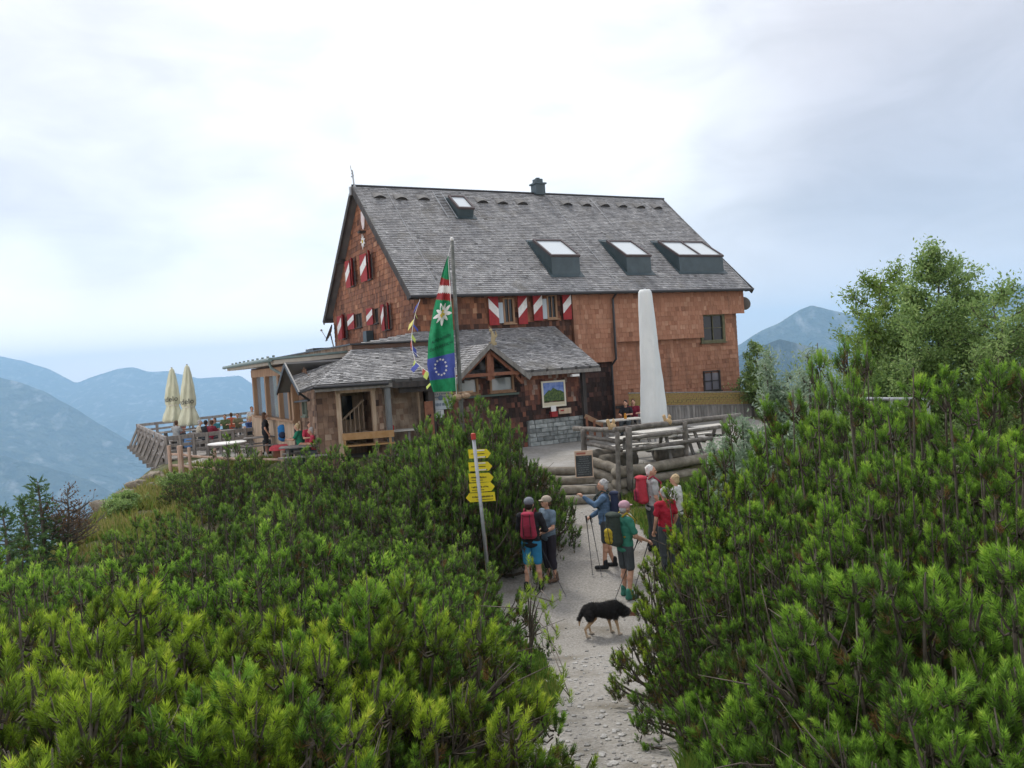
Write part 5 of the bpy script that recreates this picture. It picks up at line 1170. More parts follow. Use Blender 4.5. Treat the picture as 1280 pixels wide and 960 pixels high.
def backpack(label, t, J, m_, m2, size=1.0, group='backpacks worn by the hikers'):
    Mx = ROOTM[t]; rz = t.rotation_euler.z; C = J['chest']; c = Mx @ (C + Vector((0, -.205 * size ** .5, .0)))
    b = thing('backpack', label, 'backpack', tuple(c), rz, group)
    def q(fn, nm, mm, vx=.013):
        mb = MB(); fn(mb); me = remeshed(mb, nm, vx, 2); me.materials.append(mm); o = bpy.data.objects.new(nm, me); COL.objects.link(o); o.parent = b; return o
    s_ = size
    def bag(mb):
        for z_ in np.linspace(-.20, .17, 8):
            for x_ in (-.07, 0, .07): w_ = 1 - .22 * (z_ + .2) / .37; mb.sphere((x_ * s_ * w_, -.02 * (1 - abs(z_) * 3), z_ * s_ * .92), (.092 * s_ * w_, .10 * s_ * w_, .075 * s_), 10, 8)
    q(bag, 'bag', m_)
    def lid(mb):
        for x_ in (-.045, 0, .045): mb.sphere((x_ * s_, -.005, .20 * s_), (.085 * s_, .105 * s_, .05 * s_), 10, 8)
    q(lid, 'lid', m_)
    def pk(mb):
        for z_ in (-.16, -.1, -.04): mb.sphere((0, -.10 * s_, z_ * s_), (.10 * s_, .05 * s_, .06 * s_), 10, 8)
    q(pk, 'front_pocket', m2)
    for sx in (-1, 1):
        g = MB(); g.tube([(sx * .09, .10 * s_, .2), (sx * .10, .22, .26), (sx * .115, .38, .12), (sx * .12, .36, -.05), (sx * .12, .12, -.16)], .018, 6); obj('strap', g, m2, b, smooth=True)
        g = MB(); g.tube([(sx * .06 * s_, -.13 * s_, .22 * s_), (sx * .07 * s_, -.16 * s_, .0), (sx * .07 * s_, -.13 * s_, -.2 * s_)], .007, 5); obj('buckle_strap', g, M_black, b)
    return b
def pole(label, top_, tip_, group='trekking poles of the hikers'):
    top_, tip_ = Vector(top_), Vector(tip_); t = thing('trekking_pole', label, 'trekking pole', tuple(tip_), 0, group); d = (top_ - tip_).normalized()
    g = MB(); g.tube([tip_ + d * .04, tip_.lerp(top_, .5), top_ - d * .13], [.005, .007, .009], 6); obj('shaft', g, mat('dark_pole_shaft', (.03, .03, .035), rough=.4), t, world=True)
    g = MB(); g.tube([top_ - d * .14, top_ - d * .06, top_], [.014, .017, .02], 7); obj('grip', g, M_black, t, world=True)
    g = MB(); g.tube([tip_, tip_ + d * .05], [.003, .006], 5); g.tube([tip_ + d * .055, tip_ + d * .06], [.025, .025], 8); obj('tip_basket', g, M_steel, t, world=True)
    g = MB(); g.tube([top_ - d * .01, top_ - d * .05 + Vector((.04, .02, -.05)), top_ - d * .12 + Vector((.02, .01, -.04))], .005, 4); obj('wrist_strap', g, M_black, t, world=True)
    return t
GZ_ = lambda x, y: gz(x, y) + .012
c_black = cloth('black_shirt_cloth', (.022, .022, .026)); c_blue = cloth('bright_blue_shorts_cloth', (.04, .25, .46)); c_red = cloth('raspberry_pack_cloth', (.36, .035, .07)); c_red2 = cloth('dark_raspberry_cloth', (.22, .02, .04))
c_greyc = cloth('grey_cap_cloth', (.20, .21, .24)); c_jacket = cloth('steel_blue_jacket_cloth', (.10, .17, .27)); c_green = cloth('sea_green_shirt_cloth', (.05, .23, .16)); c_dgrey = cloth('dark_grey_shorts_cloth', (.07, .08, .085))
c_pink = cloth('pink_cap_cloth', (.60, .36, .42)); c_lgrey = cloth('light_grey_shirt_cloth', (.42, .43, .42)); c_redtop = cloth('red_top_cloth', (.42, .02, .04)); c_whitec = cloth('white_shirt_cloth', (.68, .68, .66))
c_pack = cloth('dark_green_pack_cloth', (.045, .06, .05)); c_yel = cloth('yellow_strap_cloth', (.45, .33, .03)); c_gb = cloth('grey_blue_top_cloth', (.16, .22, .28)); c_beige = cloth('beige_cap_cloth', (.45, .38, .30)); c_navy = cloth('navy_cloth', (.03, .04, .08))
sh_brown = cloth('brown_boot_leather', (.16, .10, .07)); sh_green = cloth('green_shoe_cloth', (.05, .20, .15))

tA, JA = person('hiker with red backpack and blue shorts seen from behind beside the signpost', .17, 15.4, GZ_(.17, 15.4), 12, 1.78, over=dict(elR=(.27, .05, 1.13), wrR=(.16, .28, 1.08), elL=(-.24, .06, 1.13), wrL=(-.10, .27, 1.05), anL=(-.13, -.04, .09), anR=(.13, .05, .09)), top=c_black, sleeve='long', bottom=c_blue, leg='shorts', shoes=M_black, hair='dark', hat=c_greyc)
backpack('raspberry red backpack on the hiker in blue shorts', tA, JA, c_red, c_red2)
tB, JB = person('woman in dark capri trousers standing behind the hiker in blue shorts', .52, 15.85, GZ_(.52, 15.85), -125, 1.66, over=dict(elR=(.26, .10, 1.13), wrR=(.14, .30, 1.12), elL=(-.26, .08, 1.13), wrL=(-.18, .30, 1.05)), top=c_gb, sleeve='short', bottom=cloth('dark_capri_cloth', (.035, .03, .04)), leg='capri', shoes=sh_brown, hair='brown', hat=c_beige, head_turn=20)
tC, JC = person('grey-haired man in a blue jacket pointing left with a raised arm', 1.68, 16.3, GZ_(1.68, 16.3), -78, 1.78, over=dict(elL=(-.28, .16, 1.28), wrL=(-.24, .37, 1.44), elR=(.26, .10, 1.10), wrR=(.20, .30, .98), anL=(-.11, .06, .09), anR=(.11, -.10, .09)), top=c_jacket, sleeve='long', bottom=c_dgrey, leg='shorts', shoes=M_black, hair='grey', head_turn=-8)
backpack('dark blue backpack on the pointing man in the blue jacket', tC, JC, c_navy, c_pack, .95)
tD, JD = person('hiker in green shirt and pink cap facing right near the dog', 1.84, 14.75, GZ_(1.84, 14.75), 62, 1.76, over=dict(elR=(.25, .08, 1.12), wrR=(.20, .34, 1.0), elL=(-.24, .10, 1.12), wrL=(-.14, .34, 1.0), head=(0, .05, 1.60), anL=(-.14, .03, .09), anR=(.13, -.06, .09)), top=c_green, sleeve='short', bottom=c_dgrey, leg='shorts', shoes=sh_green, hair='grey', hat=c_pink)
backpack('large dark green backpack with yellow straps on the hiker in the green shirt', tD, JD, c_pack, c_yel, 1.2)
tE, JE = person('white-haired man in a light grey shirt behind the pink-capped hiker', 2.72, 16.9, GZ_(2.72, 16.9), 75, 1.80, over=dict(elL=(-.25, .10, 1.14), wrL=(-.12, .30, 1.1)), top=c_lgrey, sleeve='short', bottom=c_dgrey, leg='long', shoes=M_black, hair='white', head_turn=30)
backpack('bright red backpack on the white-haired man', tE, JE, cloth('bright_red_pack_cloth', (.50, .05, .07)), c_red, 1.15)
tF, JF = person('grey-haired woman in a red top half hidden by the right pines', 2.78, 15.75, GZ_(2.78, 15.75), -25, 1.66, top=c_redtop, sleeve='short', bottom=c_dgrey, leg='long', shoes=M_black, hair='grey')
tG, JG = person('blond hiker in a white shirt whose head shows above the right pines', 3.15, 16.5, GZ_(3.15, 16.5), -60, 1.60, top=c_whitec, sleeve='short', bottom=c_dgrey, leg='long', shoes=M_black, hair='blond')
def hand(t, J, s_): 
    d = (J['wr' + s_] - J['el' + s_]).normalized(); return ROOTM[t] @ (J['wr' + s_] + d * .085)
h = hand(tB, JB, 'R'); tp = at(709, 748, 14.9); pole('black trekking pole slanting to the right beside the woman in capri trousers', h + Vector((0, 0, .06)), (tp.x, tp.y, GZ_(tp.x, tp.y)))
h = hand(tB, JB, 'L'); tp = at(690, 730, 15.7); pole('short trekking pole upright beside the woman in capri trousers', h + Vector((0, 0, .06)), (tp.x, tp.y, GZ_(tp.x, tp.y)))
h = hand(tC, JC, 'R')
for dx, px in ((-.06, 741), (.10, 752)):
    tp = at(px, 718, 15.9); pole('trekking pole held in the lowered hand of the pointing man' if dx < 0 else 'second pole hanging by the leg of the pointing man', h + Vector((dx * .5, 0, .06)), (tp.x, tp.y, GZ_(tp.x, tp.y)))
for s_, px in (('L', 768), ('R', 789)):
    h = hand(tD, JD, s_); tp = at(px, 754, 14.6); pole('trekking pole planted left of the green shoes' if s_ == 'L' else 'trekking pole planted right of the green shoes', h + Vector((0, 0, .06)), (tp.x, tp.y, GZ_(tp.x, tp.y)))

# ------------------------------------------------------------------ the dog
def dog():
    p = at(757, 797, 13); x, y = p.x, 13.0; z = GZ_(x, y); t = thing('dog', 'black and tan shepherd-like dog sniffing to the right on the gravel path', 'dog', (x, y, z), radians(6)); t.scale = (.93, .93, .93)
    mb = MB(); S_ = lambda a, b, r0, r1, n=None: blob_spheres(mb, a, b, r0, r1, n)
    for q, r_ in (((-.27, 0, .44), (.10, .10, .105)), ((-.20, 0, .45), (.11, .105, .12)), ((-.10, 0, .445), (.12, .10, .115)), ((0, 0, .43), (.12, .105, .125)), ((.10, 0, .415), (.12, .11, .145)), ((.17, 0, .42), (.10, .105, .145))): mb.sphere(q, r_, 12, 9)
    S_((.20, 0, .46), (.36, .02, .38), .105, .075); mb.sphere((.40, .02, .36), (.085, .072, .075), 12, 9); S_((.44, .02, .335), (.54, .03, .285), .042, .028); mb.sphere((.475, .025, .285), (.055, .022, .015), 8, 6)
    for sy in (-1, 1):
        S_((.37, .02 + sy * .055, .41), (.33, .02 + sy * .085, .36), .026, .012)
        sh = .05 * sy
        S_((-.26, sy * .075, .40), (-.20 + sh, sy * .085, .27), .080, .042); S_((-.20 + sh, sy * .085, .27), (-.31 + sh, sy * .085, .15), .036, .022); S_((-.31 + sh, sy * .085, .15), (-.285 + sh, sy * .085, .035), .021, .020); S_((-.285 + sh, sy * .085, .025), (-.235 + sh, sy * .085, .02), .024, .020)
        fh = -.05 * sy
        S_((.17, sy * .075, .38), (.13 + fh, sy * .08, .27), .062, .038); S_((.13 + fh, sy * .08, .27), (.16 + fh, sy * .08, .13), .034, .022); S_((.16 + fh, sy * .08, .13), (.17 + fh, sy * .08, .035), .021, .020); S_((.17 + fh, sy * .08, .025), (.215 + fh, sy * .08, .02), .025, .020)
    S_((-.35, 0, .45), (-.43, 0, .32), .035, .025); S_((-.43, 0, .32), (-.44, 0, .20), .028, .012)
    me = remeshed(mb, 'body', .008, 2)
    m_ = bpy.data.materials.new('black_and_tan_coat'); m_.use_nodes = True; nt_ = m_.node_tree; b = nt_.nodes['Principled BSDF']; b.inputs['Roughness'].default_value = .75
    tcn = nt_.nodes.new('ShaderNodeTexCoord'); sp = nt_.nodes.new('ShaderNodeSeparateXYZ'); nzn = nt_.nodes.new('ShaderNodeTexNoise'); nzn.inputs['Scale'].default_value = 14
    nt_.links.new(tcn.outputs['Object'], sp.inputs[0]); nt_.links.new(tcn.outputs['Object'], nzn.inputs['Vector'])
    def mth(op, a, c):
        n_ = nt_.nodes.new('ShaderNodeMath'); n_.operation = op
        for i, v_ in enumerate((a, c)):
            if hasattr(v_, 'is_output'): nt_.links.new(v_, n_.inputs[i])
            else: n_.inputs[i].default_value = v_
        return n_.outputs[0]
    hgt = mth('ADD', sp.outputs['Z'], mth('MULTIPLY', mth('SUBTRACT', nzn.outputs[0], .5), .10))
    cr = nt_.nodes.new('ShaderNodeValToRGB'); el = cr.color_ramp.elements; el[0].position = .0; el[0].color = (.55, .48, .40, 1); el[1].position = .36; el[1].color = (.018, .017, .018, 1)
    q = el.new(.10); q.color = (.48, .33, .20, 1); q = el.new(.27); q.color = (.42, .27, .15, 1); q = el.new(.32); q.color = (.03, .025, .022, 1)
    nt_.links.new(hgt, cr.inputs[0]); mx = nt_.nodes.new('ShaderNodeMix'); mx.data_type = 'RGBA'; mx.inputs[7].default_value = (.20, .075, .05, 1)
    mr = nt_.nodes.new('ShaderNodeMapRange'); mr.inputs[1].default_value = .43; mr.inputs[2].default_value = .50; nt_.links.new(sp.outputs['X'], mr.inputs[0]); nt_.links.new(mr.outputs[0], mx.inputs[0]); nt_.links.new(cr.outputs[0], mx.inputs[6]); nt_.links.new(mx.outputs[2], b.inputs['Base Color'])
    me.materials.append(m_); o = bpy.data.objects.new('body', me); COL.objects.link(o); o.parent = t
    # fur: short hair strands growing from the coat
    rs = np.random.RandomState(2); nv = len(me.vertices); co = np.zeros(nv * 3); me.vertices.foreach_get('co', co); co = co.reshape(-1, 3); no = np.zeros(nv * 3); me.vertices.foreach_get('normal', no); no = no.reshape(-1, 3)
    pick = np.nonzero(co[:, 2] > .29)[0]; pick = rs.choice(pick, 16000, replace=True); P = co[pick]; Nn = no[pick]; d = unit(Nn * .8 + np.array([-.8, 0, -.35]) + rs.normal(0, .25, P.shape)); s_ = unit(np.cross(d, Nn + 1e-3)) * .004
    L_ = (.038 + .028 * ((P[:, 0] > .05) & (P[:, 0] < .38)))[:, None] * rs.uniform(.6, 1.2, (len(P), 1)); keep = P[:, 0] < .43; P, d, s_, L_ = P[keep], d[keep], s_[keep], L_[keep]
    V = np.stack([P - s_, P + s_, P + d * L_], 1).reshape(-1, 3); o = bpy.data.objects.new('fur', build_mesh('fur', V, np.arange(len(V)).reshape(-1, 3), np.full(len(P), .5), mat('black_fur', (.02, .019, .02), (.04, .036, .033), scale=30, rough=.7))); COL.objects.link(o); o.parent = t
    g = MB(); g.sphere((.556, .03, .287), (.016, .02, .016), 8, 6); obj('nose', g, M_black, t)
    g = MB(); g.sphere((.452, -.03, .375), .010, 6, 5); g.sphere((.452, .07, .375), .010, 6, 5); obj('eyes', g, mat('eye_dark', (.02, .015, .012), rough=.2), t)
dog()

# ------------------------------------------------------------------ signpost
b0 = at(613, 733, 15.0); b0 = Vector((b0.x, b0.y, gz(b0.x, b0.y) - .05)); tpp = at(592, 548, 15.15)
sg = thing('signpost', 'leaning galvanised signpost with five yellow arrow boards and a red cap', 'signpost', tuple(b0))
g = MB(); g.tube([b0, tpp], .034, 10); obj('pole', g, M_steel, sg, world=True, smooth=True)
g = MB(); dd = (tpp - b0).normalized(); g.tube([tpp - dd * .02, tpp + dd * .08], .046, 10); g.sphere(tpp + dd * .08, (.046, .046, .02), 10, 5); obj('red_cap', g, mat('red_cap_paint', (.40, .04, .025), rough=.5), sg, world=True)
M_yel = mat('yellow_sign_paint', (.82, .66, .03), (.72, .58, .03), scale=5, rough=.45); M_ink = mat('black_lettering', (.03, .03, .03), rough=.6)
for (px, py, w_, dr, pat) in ((599.5, 567.5, 28, 1, 0), (600.5, 583.5, 29.5, 1, 0), (601.5, 597.5, 31, 1, 1), (602.5, 609.5, 32, 1, 1), (600.5, 622, 37, -1, 1)):
    c = at(px, py, 15.2); W_ = w_ / 1030 * 15.2; h_ = .168; yaw = radians(4 if dr > 0 else -3); ux = Vector((cos(yaw), sin(yaw), -.035 if py < 600 else .005)).normalized(); uz = Vector((-.06, 0, 1)).normalized(); c = c + Vector((0, .05, 0))
    def q(a, b, o=0): return c + ux * (a * dr) + uz * b + Vector((0, -o, 0))
    g = MB(); g.prism([q(-W_ / 2, -h_ / 2), q(W_ / 2 - .07, -h_ / 2), q(W_ / 2, 0), q(W_ / 2 - .07, h_ / 2), q(-W_ / 2, h_ / 2)], (0, .004, 0)); o = obj('arrow_sign', g, M_yel, sg, world=True)
    g = MB(); r_ = random.Random(int(px * 7))
    if pat:
        x_ = -W_ / 2 + .05
        while x_ < W_ / 2 - .12:
            ww = r_.uniform(.012, .022)
            for z_ in (.008,): g.box(q(x_, z_ + r_.uniform(-.004, .004), .004), (ww * .8, .002, .026))
            x_ += ww + (.012 if r_.random() < .2 else .004)
        for z_ in (-.045,):
            x_ = -W_ / 2 + .05
            while x_ < W_ / 2 - .2: g.box(q(x_, z_, .004), (.009, .002, .013)); x_ += .014
    else:
        g.box(q(-.02, h_ / 2 - .022, .004), (W_ * .55, .002, .022), mi=1); g.box(q(-.02, -h_ / 2 + .02, .004), (W_ * .55, .002, .02), mi=1)
        x_ = -W_ / 2 + .05
        while x_ < W_ / 2 - .12: g.box(q(x_, 0, .004), (.010, .002, .018)); x_ += .017
        g.box(q(W_ / 2 - .11, -h_ / 2 + .022, .005), (.02, .002, .02))
    obj('lettering', g, [M_ink, M_white], o, world=True)
p = at(608, 700, 14.9); z0 = gz(p.x, p.y)
st_ = thing('trail_stake', 'thin wooden stake with yellow and red bands behind the signpost pole', 'stake', (p.x, p.y, z0))
g = MB(); a_, b_ = at(610, 706, 15.2), at(604, 652, 15.3); a_ = Vector((a_.x, a_.y, gz(a_.x, a_.y) - .05)); g.beam(a_, b_, .07, .03, up=(0, 1, 0)); obj('stake', g, mat('straw_wood', (.42, .33, .16), (.5, .4, .22), scale=9), st_, world=True)
g = MB(); c = a_.lerp(b_, .62); g.beam(c, a_.lerp(b_, .70), .074, .036, up=(0, 1, 0)); obj('red_band', g, M_red, st_, world=True)
g = MB(); g.tube([b_, b_ + Vector((-.03, 0, .10)), b_ + Vector((.05, 0, .14)), b_ + Vector((.07, 0, .02))], .01, 5); obj('wire_loop', g, M_steel, st_, world=True)

# ------------------------------------------------------------------ flagpole, flag, prayer flags
fb, ft_ = at(577, 520, 24), at(565, 301, 24); dd = (ft_ - fb).normalized(); fb2 = fb - dd * ((fb.z - gz(fb.x, fb.y) + .1) / dd.z)
fpole = thing('flagpole', 'slightly leaning dark wooden flagpole in front of the hut', 'flagpole', tuple(fb2))
g = MB(); g.tube([fb2, ft_], [.075, .05], 10); obj('pole', g, mat('dark_grey_pole', (.09, .095, .085), (.15, .155, .14), scale=8), fpole, world=True, smooth=True)
g = MB(); g.sphere(ft_ + dd * .05, .06, 8, 6); g.tube([at(560, 320, 23.9), at(571, 500, 23.85)], .008, 4); g.tube([ft_, at(560, 320, 23.9)], .006, 4); obj('halyard', g, M_white, fpole, world=True)
g = MB(); fx_ = at(577, 496, 24); g.sphere(fx_ + Vector((-.12, -.1, 0)), (.16, .12, .10), 8, 6); g.sphere(fx_ + Vector((.12, -.1, .03)), (.15, .12, .09), 8, 6); g.beam(fx_ + Vector((-.35, -.05, .12)), fx_ + Vector((.35, -.05, .14)), .05, .05); obj('flower_bracket', g, mat('dry_flower_brown', (.25, .16, .10), (.4, .3, .2), scale=20), fpole, world=True)
TT_ = [0, .12, .24, .40, .60, .78, .92, 1]; LX = [559.5, 553, 547.5, 541.5, 535.5, 534, 537.5, 541.5]; RX = [561, 562, 563, 564.5, 567, 568.5, 570, 571.5]; YL = [320, 340, 364, 388, 424, 456, 478, 490]; YR = [320, 336, 352, 380, 415, 448, 474, 489]
def flag_pt(s_, t_, off=0.0):
    xl, xr, yl, yr = (float(np.interp(t_, TT_, q)) for q in (LX, RX, YL, YR)); w_ = (xr - xl) / 36
    p = at(xl + (xr - xl) * s_, yl + (yr - yl) * s_, 23.9 + .13 * sin(s_ * 8 + t_ * 5) * w_ + .05 * sin(s_ * 17 - t_ * 9) * w_ + .25 * (1 - s_) * sin(t_ * 3) - off); return p
F_MATS = [cloth('green_flag_cloth', (.02, .27, .11), .7), M_red, M_white, cloth('blue_flag_cloth', (.07, .10, .36), .8)]
g = MB(); NS, NT = 28, 96; vs = [flag_pt(i / NS, j / NT) for j in range(NT + 1) for i in range(NS + 1)]; base = len(g.v); g.v.extend(tuple(q) for q in vs)
for j in range(NT):
    for i in range(NS):
        s_, t_ = (i + .5) / NS, (j + .5) / NT; tt = t_ - .07 * (s_ - .5)
        mi = 0
        if .185 < tt < .235 or .29 < tt < .345: mi = 1
        elif .235 <= tt <= .29: mi = 2
        elif .735 < t_ < .905: mi = 3
        a = j * (NS + 1) + i; g.f.append([a, a + 1, a + NS + 2, a + NS + 1]); g.t.append(.5); g.m.append(mi)
flag = obj('flag', g, F_MATS, loc=tuple(flag_pt(1, 0)), smooth=True, label='long green banner with white edelweiss and a ring of stars hanging from the flagpole', cat='flag')
ROOTM[flag] = Matrix.Translation(flag.location)
def on_flag(mb2d, name, m_, off=.02):
    vs = [flag_pt(p[0], p[1], off + p[2]) for p in mb2d.v]; mm = MB(); mm.v = [tuple(q) for q in vs]; mm.f = mb2d.f; mm.t = mb2d.t; mm.m = mb2d.m
    return obj(name, mm, m_, flag, world=True)
AR = 170 / 32.0   # flag height to width
def star2(cs, ct, R_, n, w_=.2, alt=.8, rot=0):
    mb = MB()
    for k in range(n):
        th = 2 * pi * k / n + rot; rr = R_ * (1 if k % 2 == 0 else alt); dx, dy = cos(th), sin(th)
        def P_(a, b): return (cs + a, ct + b / AR, .001 * (k % 3))
        for (a0, b0, a1, b1) in ((0, 0, 1, 0),):
            N_ = 5; L_ = []; R__ = []
            for q in range(N_ + 1):
                u_ = q / N_; ww = w_ * rr * sin(pi * min(u_ * .8 + .12, 1)); L_.append(P_(dx * rr * u_ - dy * ww, dy * rr * u_ + dx * ww)); R__.append(P_(dx * rr * u_ + dy * ww, dy * rr * u_ - dx * ww))
            for q in range(N_): mb.add([L_[q], R__[q], R__[q + 1], L_[q + 1]], [(0, 1, 2, 3)])
    return mb
on_flag(star2(.52, .445, .46, 9, .17, .85, .2), 'edelweiss', M_white)
mb = MB(); 
for a, b in ((0, 0), (.07, .05), (-.07, .04), (.02, -.09), (-.03, .1)): 
    n = 8; mb.add([(.52 + a + .05 * cos(2 * pi * k / n), .445 + (b + .05 * sin(2 * pi * k / n)) / AR, .01) for k in range(n)], [tuple(range(n))])
on_flag(mb, 'flower_centre', mat('yellow_paint', (.55, .42, .05)), .03)
mb = MB()
for k in range(12):
    th = 2 * pi * k / 12; cs, ct = .47 + .21 * cos(th), .82 + .30 * sin(th) / AR
    mb.add([(cs + (.055 if q % 2 == 0 else .024) * cos(pi * q / 5 + .3), ct + (.055 if q % 2 == 0 else .024) * sin(pi * q / 5 + .3) / AR, 0) for q in range(10)], [tuple(range(10))])
on_flag(mb, 'ring_of_stars', M_white)
def text2d(txt, w_, h_):
    cu = bpy.data.curves.new('t', 'FONT'); cu.body = txt; o = bpy.data.objects.new('t', cu); COL.objects.link(o); dg_ = bpy.context.evaluated_depsgraph_get(); dg_.update()
    me = bpy.data.meshes.new_from_object(o.evaluated_get(dg_)); v = np.array([q.co[:] for q in me.vertices]); f = [list(p.vertices) for p in me.polygons]
    bpy.data.objects.remove(o); bpy.data.curves.remove(cu); bpy.data.meshes.remove(me)
    mn, mx = v.min(0), v.max(0); v = (v - mn) / np.maximum(mx - mn, 1e-6); v[:, 0] = (v[:, 0] - .5) * w_; v[:, 1] = (v[:, 1] - .5) * h_; return v, f
for txt, cs, ct, w_, h_ in (('ALPENVEREIN', .50, .622, .74, .022), ('ÖSTERREICH', .50, .672, .86, .024)):
    v, f = text2d(txt, w_, h_); mb = MB(); mb.add([(cs + q[0], ct - q[1] - .025 * q[0], 0) for q in v], f); on_flag(mb, 'lettering', mat('dark_green_ink', (.01, .06, .035)))
pf = thing('prayer_flag_string', 'string of small coloured prayer flags from the hut corner to the flagpole', 'prayer flags', tuple(at(525, 374, 29.6)))
PT = [(525, 374, 29.6), (519, 392, 29), (516, 408, 28.6), (514, 422, 28.2), (516, 440, 27.6), (519, 452, 27.2), (528, 460, 26.4), (538, 467, 25.6), (543, 478, 25)]
g = MB(); g.tube([at(*q) for q in PT], .008, 4); obj('cord', g, M_white, pf, world=True)
cols = [cloth('prayer_blue', (.05, .07, .30)), cloth('prayer_red', (.45, .08, .06)), cloth('prayer_yellow_green', (.45, .55, .12)), cloth('prayer_white', (.7, .7, .68)), cloth('prayer_yellow', (.65, .60, .18))]
seq = [0, 1, 2, 4, 0, 3, 2, 1, 0, 3, 1, 2, 0, 3, 1, 2, 4, 0, 2]; rr = random.Random(4)
for k, ci in enumerate(seq):
    u_ = (k + .3) / len(seq) * (len(PT) - 1); i = int(u_); a, b = at(*PT[i]), at(*PT[min(i + 1, len(PT) - 1)]); p = a.lerp(b, u_ - i); q = a.lerp(b, min(u_ - i + .5, 1)); dn = Vector((rr.uniform(-.16, .16), rr.uniform(-.1, .1), -.20)); sw = Vector((rr.uniform(-.14, .1), rr.uniform(-.1, .1), 0))
    g = MB(); g.prism([p, q + sw * .4, q + dn + sw * 1.1, p + dn + sw], (0, .004, 0)); obj('small_flag', g, cols[ci], pf, world=True)

# ------------------------------------------------------------------ wall signs on the hut
def wall_thing(name, label, cat, a, z, b=-2.56): return thing(name, label, cat, tuple(H(a, b, z)), HRZ)
M_print = mat('board_print', (.12, .16, .22), rough=.6)
def lines(mb, x0, x1, z0, z1, rows, y=-.022, seed=1, h=.5):
    r_ = random.Random(seed)
    for i in range(rows):
        z_ = z1 - (i + .5) * (z1 - z0) / rows; x = x0; hh = (z1 - z0) / rows * h
        while x < x1 - .03:
            w_ = r_.uniform(.02, .05)
            mb.box((x + w_ / 2, y, z_), (w_ * .75, .003, hh * r_.uniform(.7, 1))); x += w_ + (.03 if r_.random() < .2 else .008)
for (c0, c1, nm, lab, ci, rows, sd) in (((533.5, 486.5), (565, 499), 'notice_board', 'beige lettered board behind the flag beside the dark porch post', (.42, .41, .38), 3, 3), ((533, 501.5), (565.5, 510.5), 'notice_board', 'pale blue lettered board under the beige board', (.50, .55, .60), 1, 4), ((543, 513), (555, 521.5), 'notice_board', 'small white notice sheet below the two lettered boards', (.60, .62, .62), 4, 5)):
    q0, q1 = wb(*c0, -2.6), wb(*c1, -2.6); a_, z_ = (q0.x + q1.x) / 2, (q0.z + q1.z) / 2; w_, h_ = abs(q1.x - q0.x), abs(q0.z - q1.z) + .0
    t = wall_thing(nm, lab, 'notice board', a_, z_, -2.6); g = MB(); g.box((0, 0, 0), (w_, .03, h_)); g.box((0, .03, -h_ / 2 + .02), (w_, .03, .05)); obj('board', g, mat('board_' + str(sd), ci, tuple(v * .85 for v in ci), scale=6), t)
    g = MB(); lines(g, -w_ / 2 + .06, w_ / 2 - .06, -h_ / 2 + .05, h_ / 2 - .03, rows, seed=sd, h=.5); obj('lettering', g, M_print, t)
    if sd == 3: g = MB(); g.tube([(.02, -.02, -.12), (.02, -.03, -.12)], .09, 14); obj('round_badge', g, M_print, t)
q0 = wb(537, 525, -2.75); t = wall_thing('wooden_shutter_board', 'narrow reddish wooden board with a cut heart leaning beside the porch post', 'wooden board', q0.x, q0.z, -2.75)
g = MB(); g.box((0, 0, 0), (.30, .04, 1.25)); obj('board', g, M_redwood, t); g = MB(); g.prism([(-.07, -.022, .16), (-.035, -.022, .20), (0, -.022, .16), (.035, -.022, .20), (.07, -.022, .16), (0, -.022, .05)], (0, -.003, 0)); obj('heart', g, M_black, t)
q0, q1 = wb(677, 477, -2.6), wb(707, 507, -2.6); a_, z_ = (q0.x + q1.x) / 2, (q0.z + q1.z) / 2
t = wall_thing('landscape_poster', 'square framed poster of a green mountain under blue sky on the porch wall', 'poster', a_, z_, -2.6)
g = MB(); hw, hh = .46, .44
for sx in (-1, 1): g.box((sx * hw, 0, 0), (.06, .05, 2 * hh + .06)); g.box((0, 0, sx * hh), (2 * hw - .06, .048, .06))
obj('frame', g, mat('cream_frame', (.66, .62, .50)), t)
g = MB(); g.box((0, .005, .08), (2 * hw - .06, .02, 2 * hh - .2), mi=0); g.box((0, .004, -hh + .08), (2 * hw - .06, .022, .12), mi=1)
pm = mat('poster_blue_sky', (.10, .17, .42), (.24, .32, .55), scale=6, detail=6); obj('print', g, [pm, mat('cream_paper', (.55, .50, .36))], t)
g = MB(); r_ = random.Random(8)
prof_ = [(-.42, -.05), (-.3, .06), (-.2, .14), (-.12, .12), (-.02, .22), (.06, .18), (.16, .12), (.3, .1), (.42, .02), (.42, -.26), (-.42, -.26)]
g.prism([(x, -.008, z) for x, z in prof_], (0, -.003, 0)); obj('printed_mountain', g, mat('poster_mountain', (.03, .06, .03), (.12, .17, .05), scale=14, detail=6), t)
q0 = wb(693, 517, -2.72); t = wall_thing('letter_box', 'small red letter box with a white sheet above the stone plinth', 'letter box', q0.x, q0.z, -2.72); g = MB(); g.box((0, .04, -.03), (.24, .16, .16)); g.box((0, .04, .06), (.26, .18, .03)); obj('box', g, M_red, t); g = MB(); g.box((-.02, 0, .18), (.2, .02, .2)); obj('notice', g, M_white, t)
q0 = wb(706, 513.5, -2.62); t = wall_thing('wooden_plaque', 'pale wooden board fixed beside the red letter box', 'plaque', q0.x, q0.z, -2.62); g = MB(); g.box((0, 0, 0), (.52, .04, .2)); obj('board', g, M_paleboard, t)
g = MB(); g.box((-.12, -.022, .02), (.14, .003, .05)); obj('lettering', g, M_red, t)

